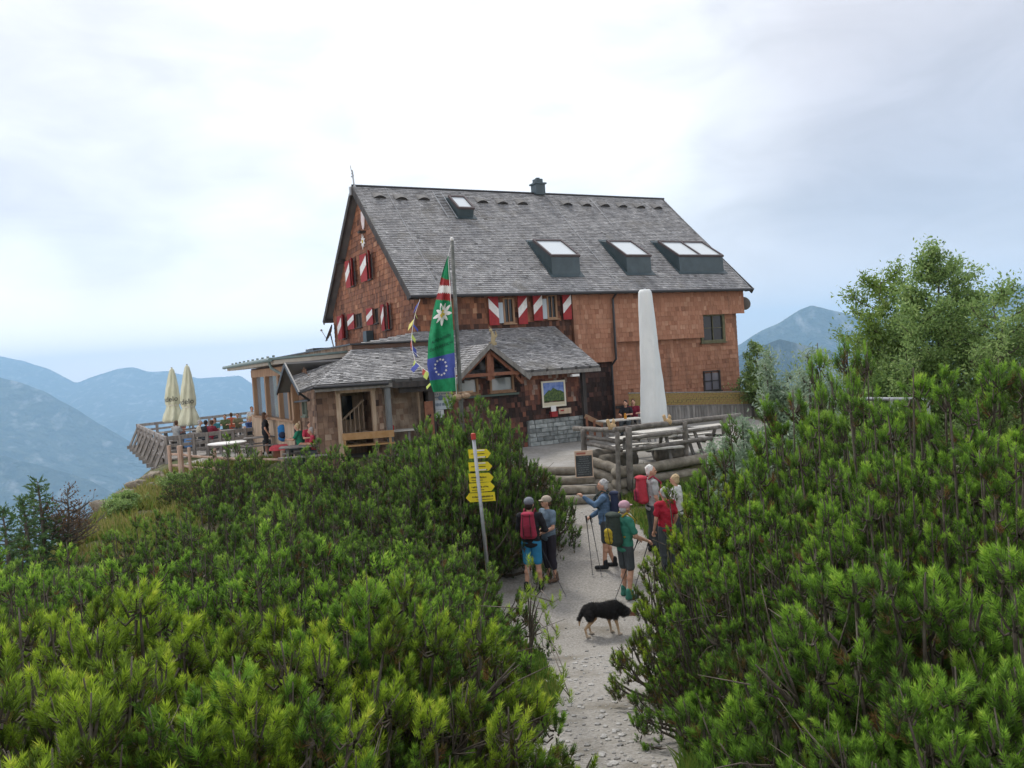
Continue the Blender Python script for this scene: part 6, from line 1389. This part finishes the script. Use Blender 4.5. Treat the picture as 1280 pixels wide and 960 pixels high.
# ------------------------------------------------------------------ white closed parasols
def parasol(name, label, px, D, ytop, ybot, rad, m_, base_z, cream=False, letters=None, lean=0, group=None):
    pb, pt = at(px[1], ybot, D), at(px[0], ytop, D); t = thing(name, label, 'parasol', (pb.x, pb.y, base_z), 0, group)
    g = MB(); n = 44; rows = []
    prof = [(0, .38), (.015, .50), (.05, .54), (.2, .62), (.4, .72), (.6, .82), (.8, .93), (.93, 1.0), (1, .97)] if not cream else [(0, .10), (.04, .32), (.15, .55), (.35, .85), (.55, 1.0), (.66, .95), (.70, .80), (.74, .86), (.85, 1.2), (.97, 1.45), (1, 1.3)]
    pf_ = prof; prof = [(u_, float(np.interp(u_, [q[0] for q in pf_], [q[1] for q in pf_]))) for u_ in sorted(set([q[0] for q in pf_] + list(np.linspace(.03, .97, 26))))]
    for (u_, rr) in prof:
        c = pt.lerp(pb, u_); row = []
        for k in range(n):
            th = 2 * pi * k / n; fold = 1 + (.07 if not cream else .15) * sin(th * (5 if not cream else 7) + u_ * 4) * (.3 + u_) + .03 * sin(th * 9 + u_ * 13) + .012 * sin(th * 3 + u_ * 40)
            row.append(c + Vector((cos(th), sin(th), 0)) * rad * rr * fold)
        rows.append(row)
    vs = [q for r_ in rows for q in r_]; fs = []
    for i in range(len(prof) - 1):
        for k in range(n): fs.append((i * n + k, (i + 1) * n + k, (i + 1) * n + (k + 1) % n, i * n + (k + 1) % n))
    fs.append(tuple(range(n))); fs.append(tuple((len(prof) - 1) * n + k for k in range(n))[::-1])
    g.add(vs, fs); obj('cover', g, m_, t, world=True, smooth=True)
    g = MB(); g.tube([(pb.x, pb.y, base_z), pb, pt + Vector((0, 0, .04))], .035, 8); obj('pole', g, M_steel, t, world=True)
    g = MB(); g.box((pb.x, pb.y, base_z + .06), (.7, .7, .12)); obj('base', g, mat('parasol_base', (.16, .16, .16)), t, world=True)
    if cream:
        c = pt.lerp(pb, .69); g = MB(); g.tube([c + Vector((0, 0, .04)), c - Vector((0, 0, .04))], rad * .88, 20); obj('tie_band', g, mat('tie_band', (.6, .58, .48)), t, world=True)
    return t, pb, pt
M_cover = mat('white_parasol_cover', (.72, .74, .72), (.63, .655, .645), scale=2.2, stretch=(1, 1, .4), rough=.7, bump=.25, bscale=5, c3=(.55, .58, .57), s3=1.6, f3=.62)
parasol('closed_parasol', 'tall white covered parasol on the right terrace in front of the hut', (806, 818), 25.5, 362, 531, .39, M_cover, TL)
M_cream = mat('cream_parasol_cloth', (.66, .66, .50), (.52, .53, .38), scale=4, stretch=(2, 2, .4), rough=.85, bump=.4, bscale=6)
for lab, px, D, y0, y1 in (('closed cream parasol with dark lettering left of its taller twin', (214.5, 217), 40, 460, 527), ('taller closed cream parasol flaring over a blue base', (233.5, 237), 38.5, 456, 532)):
    t, pb, pt = parasol('closed_parasol', lab, px, D, y0, y1, .32, M_cream, TL, cream=True, group='cream parasols on the terrace deck')
    v, f = text2d('edelo', 1, 1); mb = MB(); c = pt.lerp(pb, .575 if px[0] < 220 else .60); mb.add([(c.x + .355 * sin(q[0] * 2.2), c.y - .36 * cos(q[0] * 2.2) - .03, c.z + q[1] * .24 + .05 * q[0]) for q in v], f); obj('lettering', mb, M_ink, t, world=True)
p = at(238, 545, 38); g = MB(); g.box((p.x, p.y, .42), (.45, .45, .5)); g.box((p.x, p.y - .02, .70), (.48, .48, .06)); t = thing('blue_box', 'blue box at the foot of the taller cream parasol', 'box', (p.x, p.y, TL)); obj('box', g, cloth('light_blue_plastic', (.16, .32, .60)), t, world=True)

# ------------------------------------------------------------------ tables and benches
def table(label, c, L_, W_, ang, group, mt=None, bench=True, round_=False, cls='picnic_table', z0=TL):
    t = thing('table' if not bench else 'picnic_table', label, 'table', (c[0], c[1], z0), ang, group); mt = mt or M_deckw
    g = MB()
    if round_: g.tube([(0, 0, .71), (0, 0, .75)], L_ / 2, 24)
    else:
        nb = 5
        for i in range(nb): g.box((0, -W_ / 2 + (i + .5) * W_ / nb, .735), (L_, W_ / nb - .012, .04), tone=.3 + .4 * (i % 2))
    obj('tabletop', g, mt, t)
    if round_: g = MB(); g.tube([(0, 0, 0), (0, 0, .71)], .05, 8); g.tube([(0, 0, 0), (0, 0, .04)], .3, 14); obj('leg', g, M_greywood, t); return t
    for sx in (-1, 1):
        g = MB(); x = sx * (L_ / 2 - .25); g.beam((x, -W_ * .7 if bench else -W_ * .35, 0), (x, -W_ * .25, .7), .08, .06); g.beam((x, W_ * .7 if bench else W_ * .35, 0), (x, W_ * .25, .7), .08, .06)
        g.box((x + .04 * sx, 0, .42 if bench else .3), (.05, W_ * 1.9 if bench else W_ * .7, .09)); obj('leg', g, M_greywood, t)
    if bench:
        for sy in (-1, 1): g = MB(); g.box((0, sy * W_ * .92, .46), (L_, .26, .04)); obj('bench_seat', g, mt, t)
    return t
M_pale = mat('pale_table_board', (.46, .44, .39), (.56, .54, .49), scale=6, stretch=(3, 1, 1), rough=.85, tone=.15)
gr_ = 'wooden tables on the right terrace'
for px, py, L_, a_, lab in ((803, 545, 1.7, 10, 'pale picnic table right behind the corner of the log railing'), (828, 537, 1.8, 24, 'picnic table beyond the corner table in front of the white parasol'), (881, 533, 1.6, 26, 'picnic table at the right end of the terrace near the willow shrubs')):
    p = atz(px, py, TL + .75); table(lab, (p.x, p.y), L_, .75, radians(a_), gr_, M_pale)
p = atz(776, 524, TL + .75); table('small table with drinks beside the hut wall', (p.x, p.y), 1.6, .7, radians(20), gr_, M_pale, bench=False)
tb = p
def vessel(name, label, x, y, z, h_, r_, m_, cat, group=None): 
    g = MB(); g.tube([(x, y, z), (x, y, z + h_ * .6), (x, y, z + h_)], [r_, r_, r_ * .7], 8); return obj(name, g, m_, loc=(x, y, z), label=label, cat=cat, group=group)
vessel('beer_mug', 'amber drink on the small table by the hut wall', tb.x + .15, tb.y - .1, TL + .757, .2, .05, mat('amber_drink', (.5, .22, .03), rough=.2), 'drink')
gl_ = 'wooden tables on the left terrace'
for px, D, L_, a_, lab in ((335, 31.8, 2.0, 15, 'table behind the standing woman in black'), (380, 26.3, 1.7, 10, 'table between the green-shirted and the pink-shirted guests'), (300, 37, 2.0, 5, 'table of the guest in the blue jacket'), (262, 37.5, 2.0, 12, 'table behind the guests in dark red'), (222, 39.5, 1.8, 12, 'table below the cream parasols')):
    p = at(px, 500, D); table(lab, (p.x, p.y), L_, .75, radians(a_), gl_, M_deckw, z0=max(TL, gz(p.x, p.y) + .02))
p = at(280, 500, 29.8); table('round white table between the pine tops below the deck rail', (p.x, p.y), 1.35, 1.35, 0, gl_, M_white, bench=False, round_=True, z0=TL)
p = at(468, 500, 26.9); table('long pale table in front of the porch', (p.x, p.y), 2.6, .7, radians(10), gl_, M_pale, bench=False, z0=gz(p.x, p.y) + .02)
p = at(460, 557, 26.2); t = thing('bench', 'honey-coloured wooden bench back in front of the porch', 'bench', (p.x, p.y, gz(p.x, p.y)), radians(8)); z_ = gz(p.x, p.y)
g = MB(); g.box((0, 0, .86 - .1), (1.7, .04, .22)); obj('backrest', g, mat('honey_wood', (.36, .20, .08), (.44, .27, .13), scale=6), t)
g = MB(); g.box((0, .25, .45), (1.7, .4, .05)); obj('seat', g, MATS['honey_wood'], t)
for sx in (-1, 1): g = MB(); g.box((sx * .72, .05, .4), (.08, .1, .8)); obj('leg', g, MATS['honey_wood'], t)

# ------------------------------------------------------------------ guests on the terrace
cg = lambda n, c: cloth(n, c)
GU = [
 ('long-haired woman in black standing among the terrace tables', 331, 31.3, 70, 'stand', 'brown', c_black, 'short', True),
 ('dark-haired guest seated behind the woman in black', 341, 32.8, 200, 'sit', 'dark', cg('tan_shirt', (.35, .25, .18)), 'short', False),
 ('guest in a green shirt leaning on the terrace table', 375, 27.0, -80, 'sit', 'blond', cg('deep_green_shirt', (.03, .26, .15)), 'short', False),
 ('guest in a pink-red shirt nearest to the green-shirted guest', 386, 26.9, 150, 'sit', 'brown', cg('pink_red_shirt', (.55, .06, .10)), 'short', False),
 ('grey-haired guest in a pink-red shirt at the end of the table', 392.5, 26.4, -100, 'sit', 'grey', cg('pink_red_shirt', (.55, .06, .10)), 'short', False),
 ('guest in an olive shirt at the right end of the left terrace', 401, 26.2, -90, 'sit', 'grey', cg('olive_shirt', (.12, .16, .07)), 'short', False),
 ('guest in a blue jacket beside the winter garden corner', 311, 37.6, 120, 'sit', 'blond', cg('jacket_blue', (.07, .13, .32)), 'long', False),
 ('dark-haired guest beside the blue jacket', 319, 38.2, -120, 'sit', 'dark', c_navy, 'long', False),
 ('guest in a dark red pullover on the deck', 263, 36.2, 20, 'sit', 'brown', cg('wine_red_pullover', (.20, .02, .04)), 'long', False),
 ('guest in black beside the dark red pullover', 255.5, 36.4, 20, 'sit', 'dark', c_black, 'long', False),
 ('guest in a teal shirt behind the dark red pullover', 270, 38.6, 190, 'sit', 'brown', cg('teal_shirt', (.05, .22, .26)), 'short', False),
 ('dark-haired guest alone near the far deck rail', 282, 42, 170, 'sit', 'dark', cg('olive_shirt', (.12, .16, .07)), 'short', False),
 ('guest in an olive top near the far deck rail left of the winter garden', 298, 42.5, 170, 'sit', 'dark', cg('khaki_shirt', (.20, .18, .10)), 'short', False),
 ('guest in a light grey shirt seated below the left cream parasol', 219, 38, 10, 'sit', 'brown', c_lgrey, 'short', False),
 ('guest in a pinkish top between the two cream parasols', 227.5, 40.5, 190, 'sit', 'brown', cg('dusty_pink', (.42, .22, .2)), 'short', False),
 ('guest in a cream shirt on the deck right of the taller cream parasol', 247, 37.2, 60, 'sit', 'grey', cg('cream_shirt', (.55, .5, .4)), 'short', False),
 ('guest in a red top seated near the far rail beside the olive top', 290, 43.5, -30, 'sit', 'brown', cg('rust_top', (.42, .10, .05)), 'short', False),
 ('guest in white standing by the winter garden corner', 316, 39.5, 150, 'stand', 'brown', c_whitec, 'short', False),
 ('guest in black seated at the drinks table by the hut wall', 784, 30.6, 200, 'sit', 'dark', c_black, 'short', False),
 ('guest in dark red seated beside the black-clad guest by the hut wall', 793, 31.0, 190, 'sit', 'brown', cg('wine_red_pullover', (.20, .02, .04)), 'short', False)]
for lab, px, D, fc, ps, hr, tp_, sl_, lh in GU:
    p = at(px, 530, D)
    zg = max(TL, gz(p.x, p.y) + .02)
    person(lab, p.x, p.y, zg, fc, 1.70, ps, top=tp_, sleeve=sl_, bottom=c_black if ps == 'stand' else c_dgrey, leg='shorts' if ps == 'stand' else 'long', shoes=M_white if ps == 'stand' else M_black, hair=hr, longhair=lh, voxel=.016, group='guests on the terraces')
    if ps == 'sit':
        t = thing('stool', 'plain wooden stool under the ' + lab[:lab.index(' ', 18)] if False else 'wooden seat block under one of the seated terrace guests', 'stool', (p.x, p.y, zg), -radians(fc), 'seats under the terrace guests')
        g = MB(); g.box((0, 0, .40), (.5, .36, .05)); obj('seat', g, M_deckw, t)
        for sx in (-1, 1): g = MB(); g.box((sx * .2, 0, .19), (.05, .3, .37)); obj('leg', g, M_deckw, t)
# bags left on seats
def bag(label, px, py, D, s_, m_, m2):
    p = at(px, py, D); p.z = max(p.z, TL + .25 * s_ + .02); b = thing('backpack', label, 'backpack', tuple(p), 0, 'backpacks left on the terrace'); mb = MB()
    for z_ in (-.16, -.05, .06, .15): mb.sphere((0, 0, z_ * s_), (.17 * s_, .13 * s_, .11 * s_), 10, 8)
    me = remeshed(mb, 'bag', .02, 2); me.materials.append(m_); o = bpy.data.objects.new('bag', me); COL.objects.link(o); o.parent = b
    g = MB(); g.sphere((0, -.13 * s_, -.06 * s_), (.11 * s_, .06 * s_, .1 * s_), 8, 6); obj('pocket', g, m2, b, smooth=True)
bag('bright blue backpack standing on a seat between the two terrace tables', 354, 541, 30, 1.2, cloth('azure_pack', (.03, .20, .50)), c_navy)
bag('small red backpack hanging by the porch post', 488, 538, 26.9, .8, cloth('scarlet_pack', (.42, .03, .03)), c_red2)
bag('black backpack on the ground left of the porch opening', 415, 549, 27.3, 1.1, M_black, M_black)
bag('green and white bag beside the honey-coloured bench', 410, 560, 26.6, 1.0, cloth('mint_pack', (.06, .22, .14)), M_white)
p = at(350, 556, 29.6); t = thing('seat_cushion', 'pink-red cloth spread over a low round seat', 'seat', (p.x, p.y, TL)); g = MB(); g.tube([(p.x, p.y, TL), (p.x, p.y, TL + .5)], .26, 12); obj('seat', g, M_redwood, t, world=True); g = MB(); g.tube([(p.x, p.y, TL + .38), (p.x, p.y, TL + .5), (p.x, p.y, TL + .56)], [.40, .36, .25], 14); obj('cloth', g, cloth('coral_cloth', (.60, .08, .10)), t, world=True)

# ------------------------------------------------------------------ right terrace: logs, fence, boards
M_log = mat('weathered_round_log', (.17, .145, .11), (.29, .26, .21), scale=5, stretch=(1, 1, 1), rough=.9, bump=.7, bscale=14, c3=(.13, .12, .10), s3=2.0, f3=.56, tone=.15)
M_cut = mat('dark_log_end', (.10, .07, .05), (.17, .12, .09), scale=10)
def log(mb, a, b, r0, r1=None, seed=0):
    r_ = random.Random(seed); r1 = r1 or r0; n = 9; a, b = Vector(a), Vector(b); pts = [a.lerp(b, i / (n - 1)) + Vector((0, 0, r_.uniform(-.012, .012))) for i in range(n)]; mb.tube(pts, [(r0 + (r1 - r0) * i / (n - 1)) * r_.uniform(.94, 1.06) for i in range(n)], 12, tone=r_.random())
lw = thing('log_retaining_wall', 'low retaining wall of three long round logs beside the steps', 'log wall', tuple(at(775, 610, 20.6)))
for i, (y0, y1, z_) in enumerate(((592, 570, .08), (606, 586, -.18), (619, 597, -.42))):
    a, b = at(768, y0, 20.75), at(898, y1, 22.4); g = MB(); log(g, a, b, .145, .13, seed=i); obj('log', g, M_log, lw, world=True, smooth=True)
g = MB(); a, b = at(768, 604, 20.95), at(900, 584, 22.6); g.prism([(a.x, a.y + .05, -.8), (b.x, b.y + .05, -.8), (b.x, b.y + .05, .05), (a.x, a.y + .05, .05)], (-.03, .12, 0)); obj('earth_backing', g, g_mat, lw, world=True)
ls = thing('log_steps', 'flight of round log steps climbing from the path to the terrace', 'steps', tuple(at(715, 630, 21.2)))
for i, (yl, yr, D) in enumerate(((626, 626, 20.6), (613, 613, 20.95), (601, 601, 21.3), (589, 590, 21.65))):
    a, b = at(655, yl - 1, D + .15), at(744, yr, D); g = MB(); log(g, a, b, .125, .115, seed=20 + i); obj('log', g, M_log, ls, world=True, smooth=True)
    q0, q1 = at(655, yl - 6, D + .3), at(746, yr - 6, D + .15); zt = a.z + .02
    g = MB(); g.prism([(q0.x, q0.y - .1, zt - .25), (q1.x, q1.y - .1, zt - .25), (q1.x, q1.y - .1, zt), (q0.x, q0.y - .1, zt)], (-.1, .75, 0)); obj('tread', g, terr_mat, ls, world=True)
sl_ = thing('log_side_wall', 'stack of short slanting logs joining the steps to the long retaining logs', 'log wall', tuple(at(760, 610, 20.8)))
for i, (x0, y0, x1, y1) in enumerate(((741, 577, 776, 588), (741, 590, 776, 602), (742, 602, 776, 615), (744, 615, 776, 627))):
    a, b = at(x0, y0, 21.6 - i * .12), at(x1, y1, 20.85 - i * .03); g = MB(); log(g, a, b, .13, .13, seed=40 + i); obj('log', g, M_log, sl_, world=True, smooth=True)
a, b = at(640, 572, 23.4), at(745, 572, 22.6)
fnc = thing('log_railing', 'weathered grey log railing around the corner of the right terrace', 'railing', tuple(at(780, 600, 20.9)))
M_rail = mat('silver_rail_log', (.12, .105, .09), (.22, .20, .175), scale=7, rough=.9, bump=.6, bscale=14, tone=.15)
for (px, y0, y1, D, r_) in ((730, 537, 566, 23.0, .085), (774, 540, 624, 20.65, .062), (788, 535, 612, 20.75, .085), (857, 527, 560, 22.3, .075), (905, 521, 545, 23.6, .075)):
    a, b = at(px, y1, D), at(px - (y1 - y0) * .03, y0, D); 
    if px > 800 or px < 740: a = Vector((a.x, a.y, gz(a.x, a.y) - .1))
    g = MB(); log(g, a, b, r_, r_ * .9, seed=int(px)); obj('post', g, M_rail, fnc, world=True, smooth=True)
for i, (x0, y0, D0, x1, y1, D1, r_) in enumerate(((718, 535.5, 24, 775, 538.5, 20.7, .07), (768, 537.5, 20.65, 925, 519, 24.2, .075), (733, 546, 23, 776, 552, 20.8, .06), (733, 554, 23.05, 776, 562, 20.85, .065), (786, 563, 20.9, 890, 548, 22.9, .055), (780, 549, 20.9, 900, 534, 23.2, .05))):
    g = MB(); log(g, at(x0, y0, D0), at(x1, y1, D1), r_, seed=60 + i); obj('rail', g, M_rail, fnc, world=True, smooth=True)
for i, (px, py, D, L_, r_, lab) in enumerate(((773, 572, 21.6, 1.0, .2, 'thick log block lying behind the railing corner posts'), (837, 562, 22.3, .75, .2, 'thick log block lying under the right railing'), (748, 569, 22.4, .9, .22, 'rotting log block behind the chalkboard'))):
    p = at(px, py, D); t = thing('log_block', lab, 'log', (p.x, p.y, TL), radians(25)); g = MB(); log(g, (-L_ / 2, 0, r_), (L_ / 2, 0, r_), r_, seed=80 + i); obj('log', g, mat('dark_old_log', (.09, .08, .065), (.17, .15, .12), scale=6, bump=.6, rough=.95), t, smooth=True)
    g = MB(); g.tube([(L_ / 2 + .003, 0, r_), (L_ / 2 + .006, 0, r_)], r_ * .93, 14); obj('cut_end', g, M_cut, t)
# chalkboard
p = at(730, 580, 20.95); t = thing('chalkboard', 'wood-framed chalkboard menu leaning on the log steps', 'chalkboard', tuple(p)); k_ = 20.95 / 1030
ux, uz = Xc.normalized(), Vector((0.02, .12, 1)).normalized(); fwd = Vector((0, -1, 0))
def cb(a, b, o=0): return p + Vector((1, 0, 0)) * a * k_ + uz * b * k_ + fwd * o
g = MB(); g.prism([cb(-10.5, -16), cb(10.5, -16), cb(10.5, 11), cb(-10.5, 11)], (0, .03, 0)); obj('slate', g, mat('chalkboard_slate', (.045, .05, .05), (.075, .08, .08), scale=4), t, world=True)
g = MB()
for (a0, b0, a1, b1) in ((-11.3, -16.8, -10.2, 16.6), (10.2, -16.8, 11.3, 16.6), (-10.2, -16.8, 10.2, -15.6), (-10.2, 10.6, 10.2, 16.6)): g.prism([cb(a0, b0, .012), cb(a1, b0, .012), cb(a1, b1, .012), cb(a0, b1, .012)], (0, .045, 0))
obj('frame', g, mat('pinkish_frame_wood', (.52, .36, .26), (.6, .45, .33), scale=9), t, world=True)
g = MB(); r_ = random.Random(6)
for row_ in range(9):
    z_ = 8.5 - row_ * 2.7; x = -8.5 + r_.uniform(0, 3)
    while x < 8 - r_.uniform(0, 3):
        w_ = r_.uniform(.5, 1.3); g.prism([cb(x, z_, .004), cb(x + w_ * .7, z_ + r_.uniform(-.2, .2), .004), cb(x + w_ * .7, z_ + .9, .004), cb(x, z_ + .8, .004)], (0, -.001, 0)); x += w_ + (.9 if r_.random() < .25 else .15)
obj('chalk_writing', g, mat('chalk', (.22, .23, .23), rough=1), t, world=True)
g = MB(); g.prism([cb(-9, 12.2, .014), cb(2.5, 12.2, .014), cb(2.5, 14.6, .014), cb(-9, 14.6, .014)], (0, -.002, 0)); obj('red_header', g, mat('faded_red_print', (.38, .13, .09)), t, world=True)
# carved squirrels on the rail (small wooden figures)
for px, py, D, lab in ((766, 533, 21.0, 'small carved light wood figure on the corner of the log railing'), (836, 527, 22.0, 'small carved light wood figure on the railing right of the white parasol')):
    p = at(px, py, D); t = thing('carved_figure', lab, 'wood carving', tuple(p)); mb = MB(); mb.sphere(p + Vector((0, 0, .0)), (.09, .08, .10), 8, 6); mb.sphere(p + Vector((.03, 0, .12)), (.05, .05, .06), 8, 6); blob_spheres(mb, p + Vector((-.08, 0, -.05)), p + Vector((-.12, 0, .15)), .04, .05); mb.sphere(p + Vector((.02, 0, .19)), (.015, .015, .03), 6, 5)
    me = remeshed(mb, 'figure', .012, 1); me.materials.append(mat('carved_light_wood', (.50, .34, .17), (.6, .43, .25), scale=12)); me.transform(Matrix.Translation(-p)); o = bpy.data.objects.new('figure', me); COL.objects.link(o); o.parent = t
# yellow woven screen and grey boards along the hut
t = thing('woven_screen', 'long ochre woven screen above grey boards along the foot of the hut', 'screen', tuple(H(12.5, -1.0, .05)), HRZ)
sc_m = mat('ochre_woven_mesh', (.38, .28, .10), (.24, .18, .07), scale=14, stretch=(1, 1, 2.5), rough=.9, bump=.8, bscale=30)
g = MB()
A0, A1 = 8.6, 16.4
zt = lambda a: float(np.interp(a, [5, 10.6, 14.9, 19], [1.75, 1.42, 1.14, .88])); zb_ = lambda a: float(np.interp(a, [5, 10.5, 14.9, 19], [1.25, .93, .62, .35]))
n = 70
for i in range(n):
    a0, a1 = A0 + (A1 - A0) * i / n, A0 + (A1 - A0) * (i + .94) / n
    for j in range(5):
        z0_, z1_ = (zb_(a0) + (zt(a0) - zb_(a0)) * j / 5), (zb_(a0) + (zt(a0) - zb_(a0)) * (j + .92) / 5); o_ = .02 * ((i + j) % 2)
        g.add([(a0 - 12.5, -o_, z0_ - .05), (a1 - 12.5, -o_, z0_ - .05), (a1 - 12.5, -o_ - .008, z1_ - .05), (a0 - 12.5, -o_ - .008, z1_ - .05)], [(0, 1, 2, 3)], .5)
obj('woven_mesh', g, sc_m, t)
g = MB(); g.beam((A0 - 12.5, 0, zt(A0) - .03), (A1 - 12.5, 0, zt(A1) - .03), .06, .05); g.beam((A0 - 12.5, .02, zb_(A0) - .07), (A1 - 12.5, .02, zb_(A1) - .07), .05, .04); obj('top_rail', g, M_greywood, t)
g = MB(); i = 0
for k in range(52):
    a0 = A0 + k * .15; g.box((a0 - 12.5, .03, (zb_(a0) - .06) / 2 - .03), (.135, .025, max(.06, zb_(a0) - .02)), tone=RNG.random())
obj('grey_boards', g, M_greywood, t)
t = thing('wooden_handrail', 'brown wooden stair rail slanting down beside the dark porch corner', 'handrail', tuple(H(6.2, -2.0, TL)), HRZ)
g = MB(); q0, q1 = wb(731, 520, -3.0), wb(754, 531, -3.4); P0, P1 = H(q0.x, -3.0, q0.z), H(q1.x, -3.4, q1.z); g.beam(P0, P1, .06, .16); obj('rail', g, M_wood, t, world=True)
for u_ in (.1, .5, .95): q = P0.lerp(P1, u_); g = MB(); g.box((q.x, q.y, (q.z + TL) / 2), (.08, .08, max(.1, q.z - TL))); obj('post', g, M_redwood, t, world=True)
# metal handrail and white cans glimpsed through the right pines
t = thing('metal_railing', 'pale grey metal handrail glimpsed behind the right pines', 'railing', tuple(at(1115, 520, 12)))
g = MB(); g.tube([at(1070, 498.5, 12.5), at(1165, 499.5, 12)], .028, 8); obj('rail', g, M_steel, t, world=True)
for px in (1114, 1160): a = at(px, 499, 12.2); g = MB(); g.tube([a, (a.x, a.y, gz(a.x, a.y))], .025, 6); obj('post', g, M_steel, t, world=True)
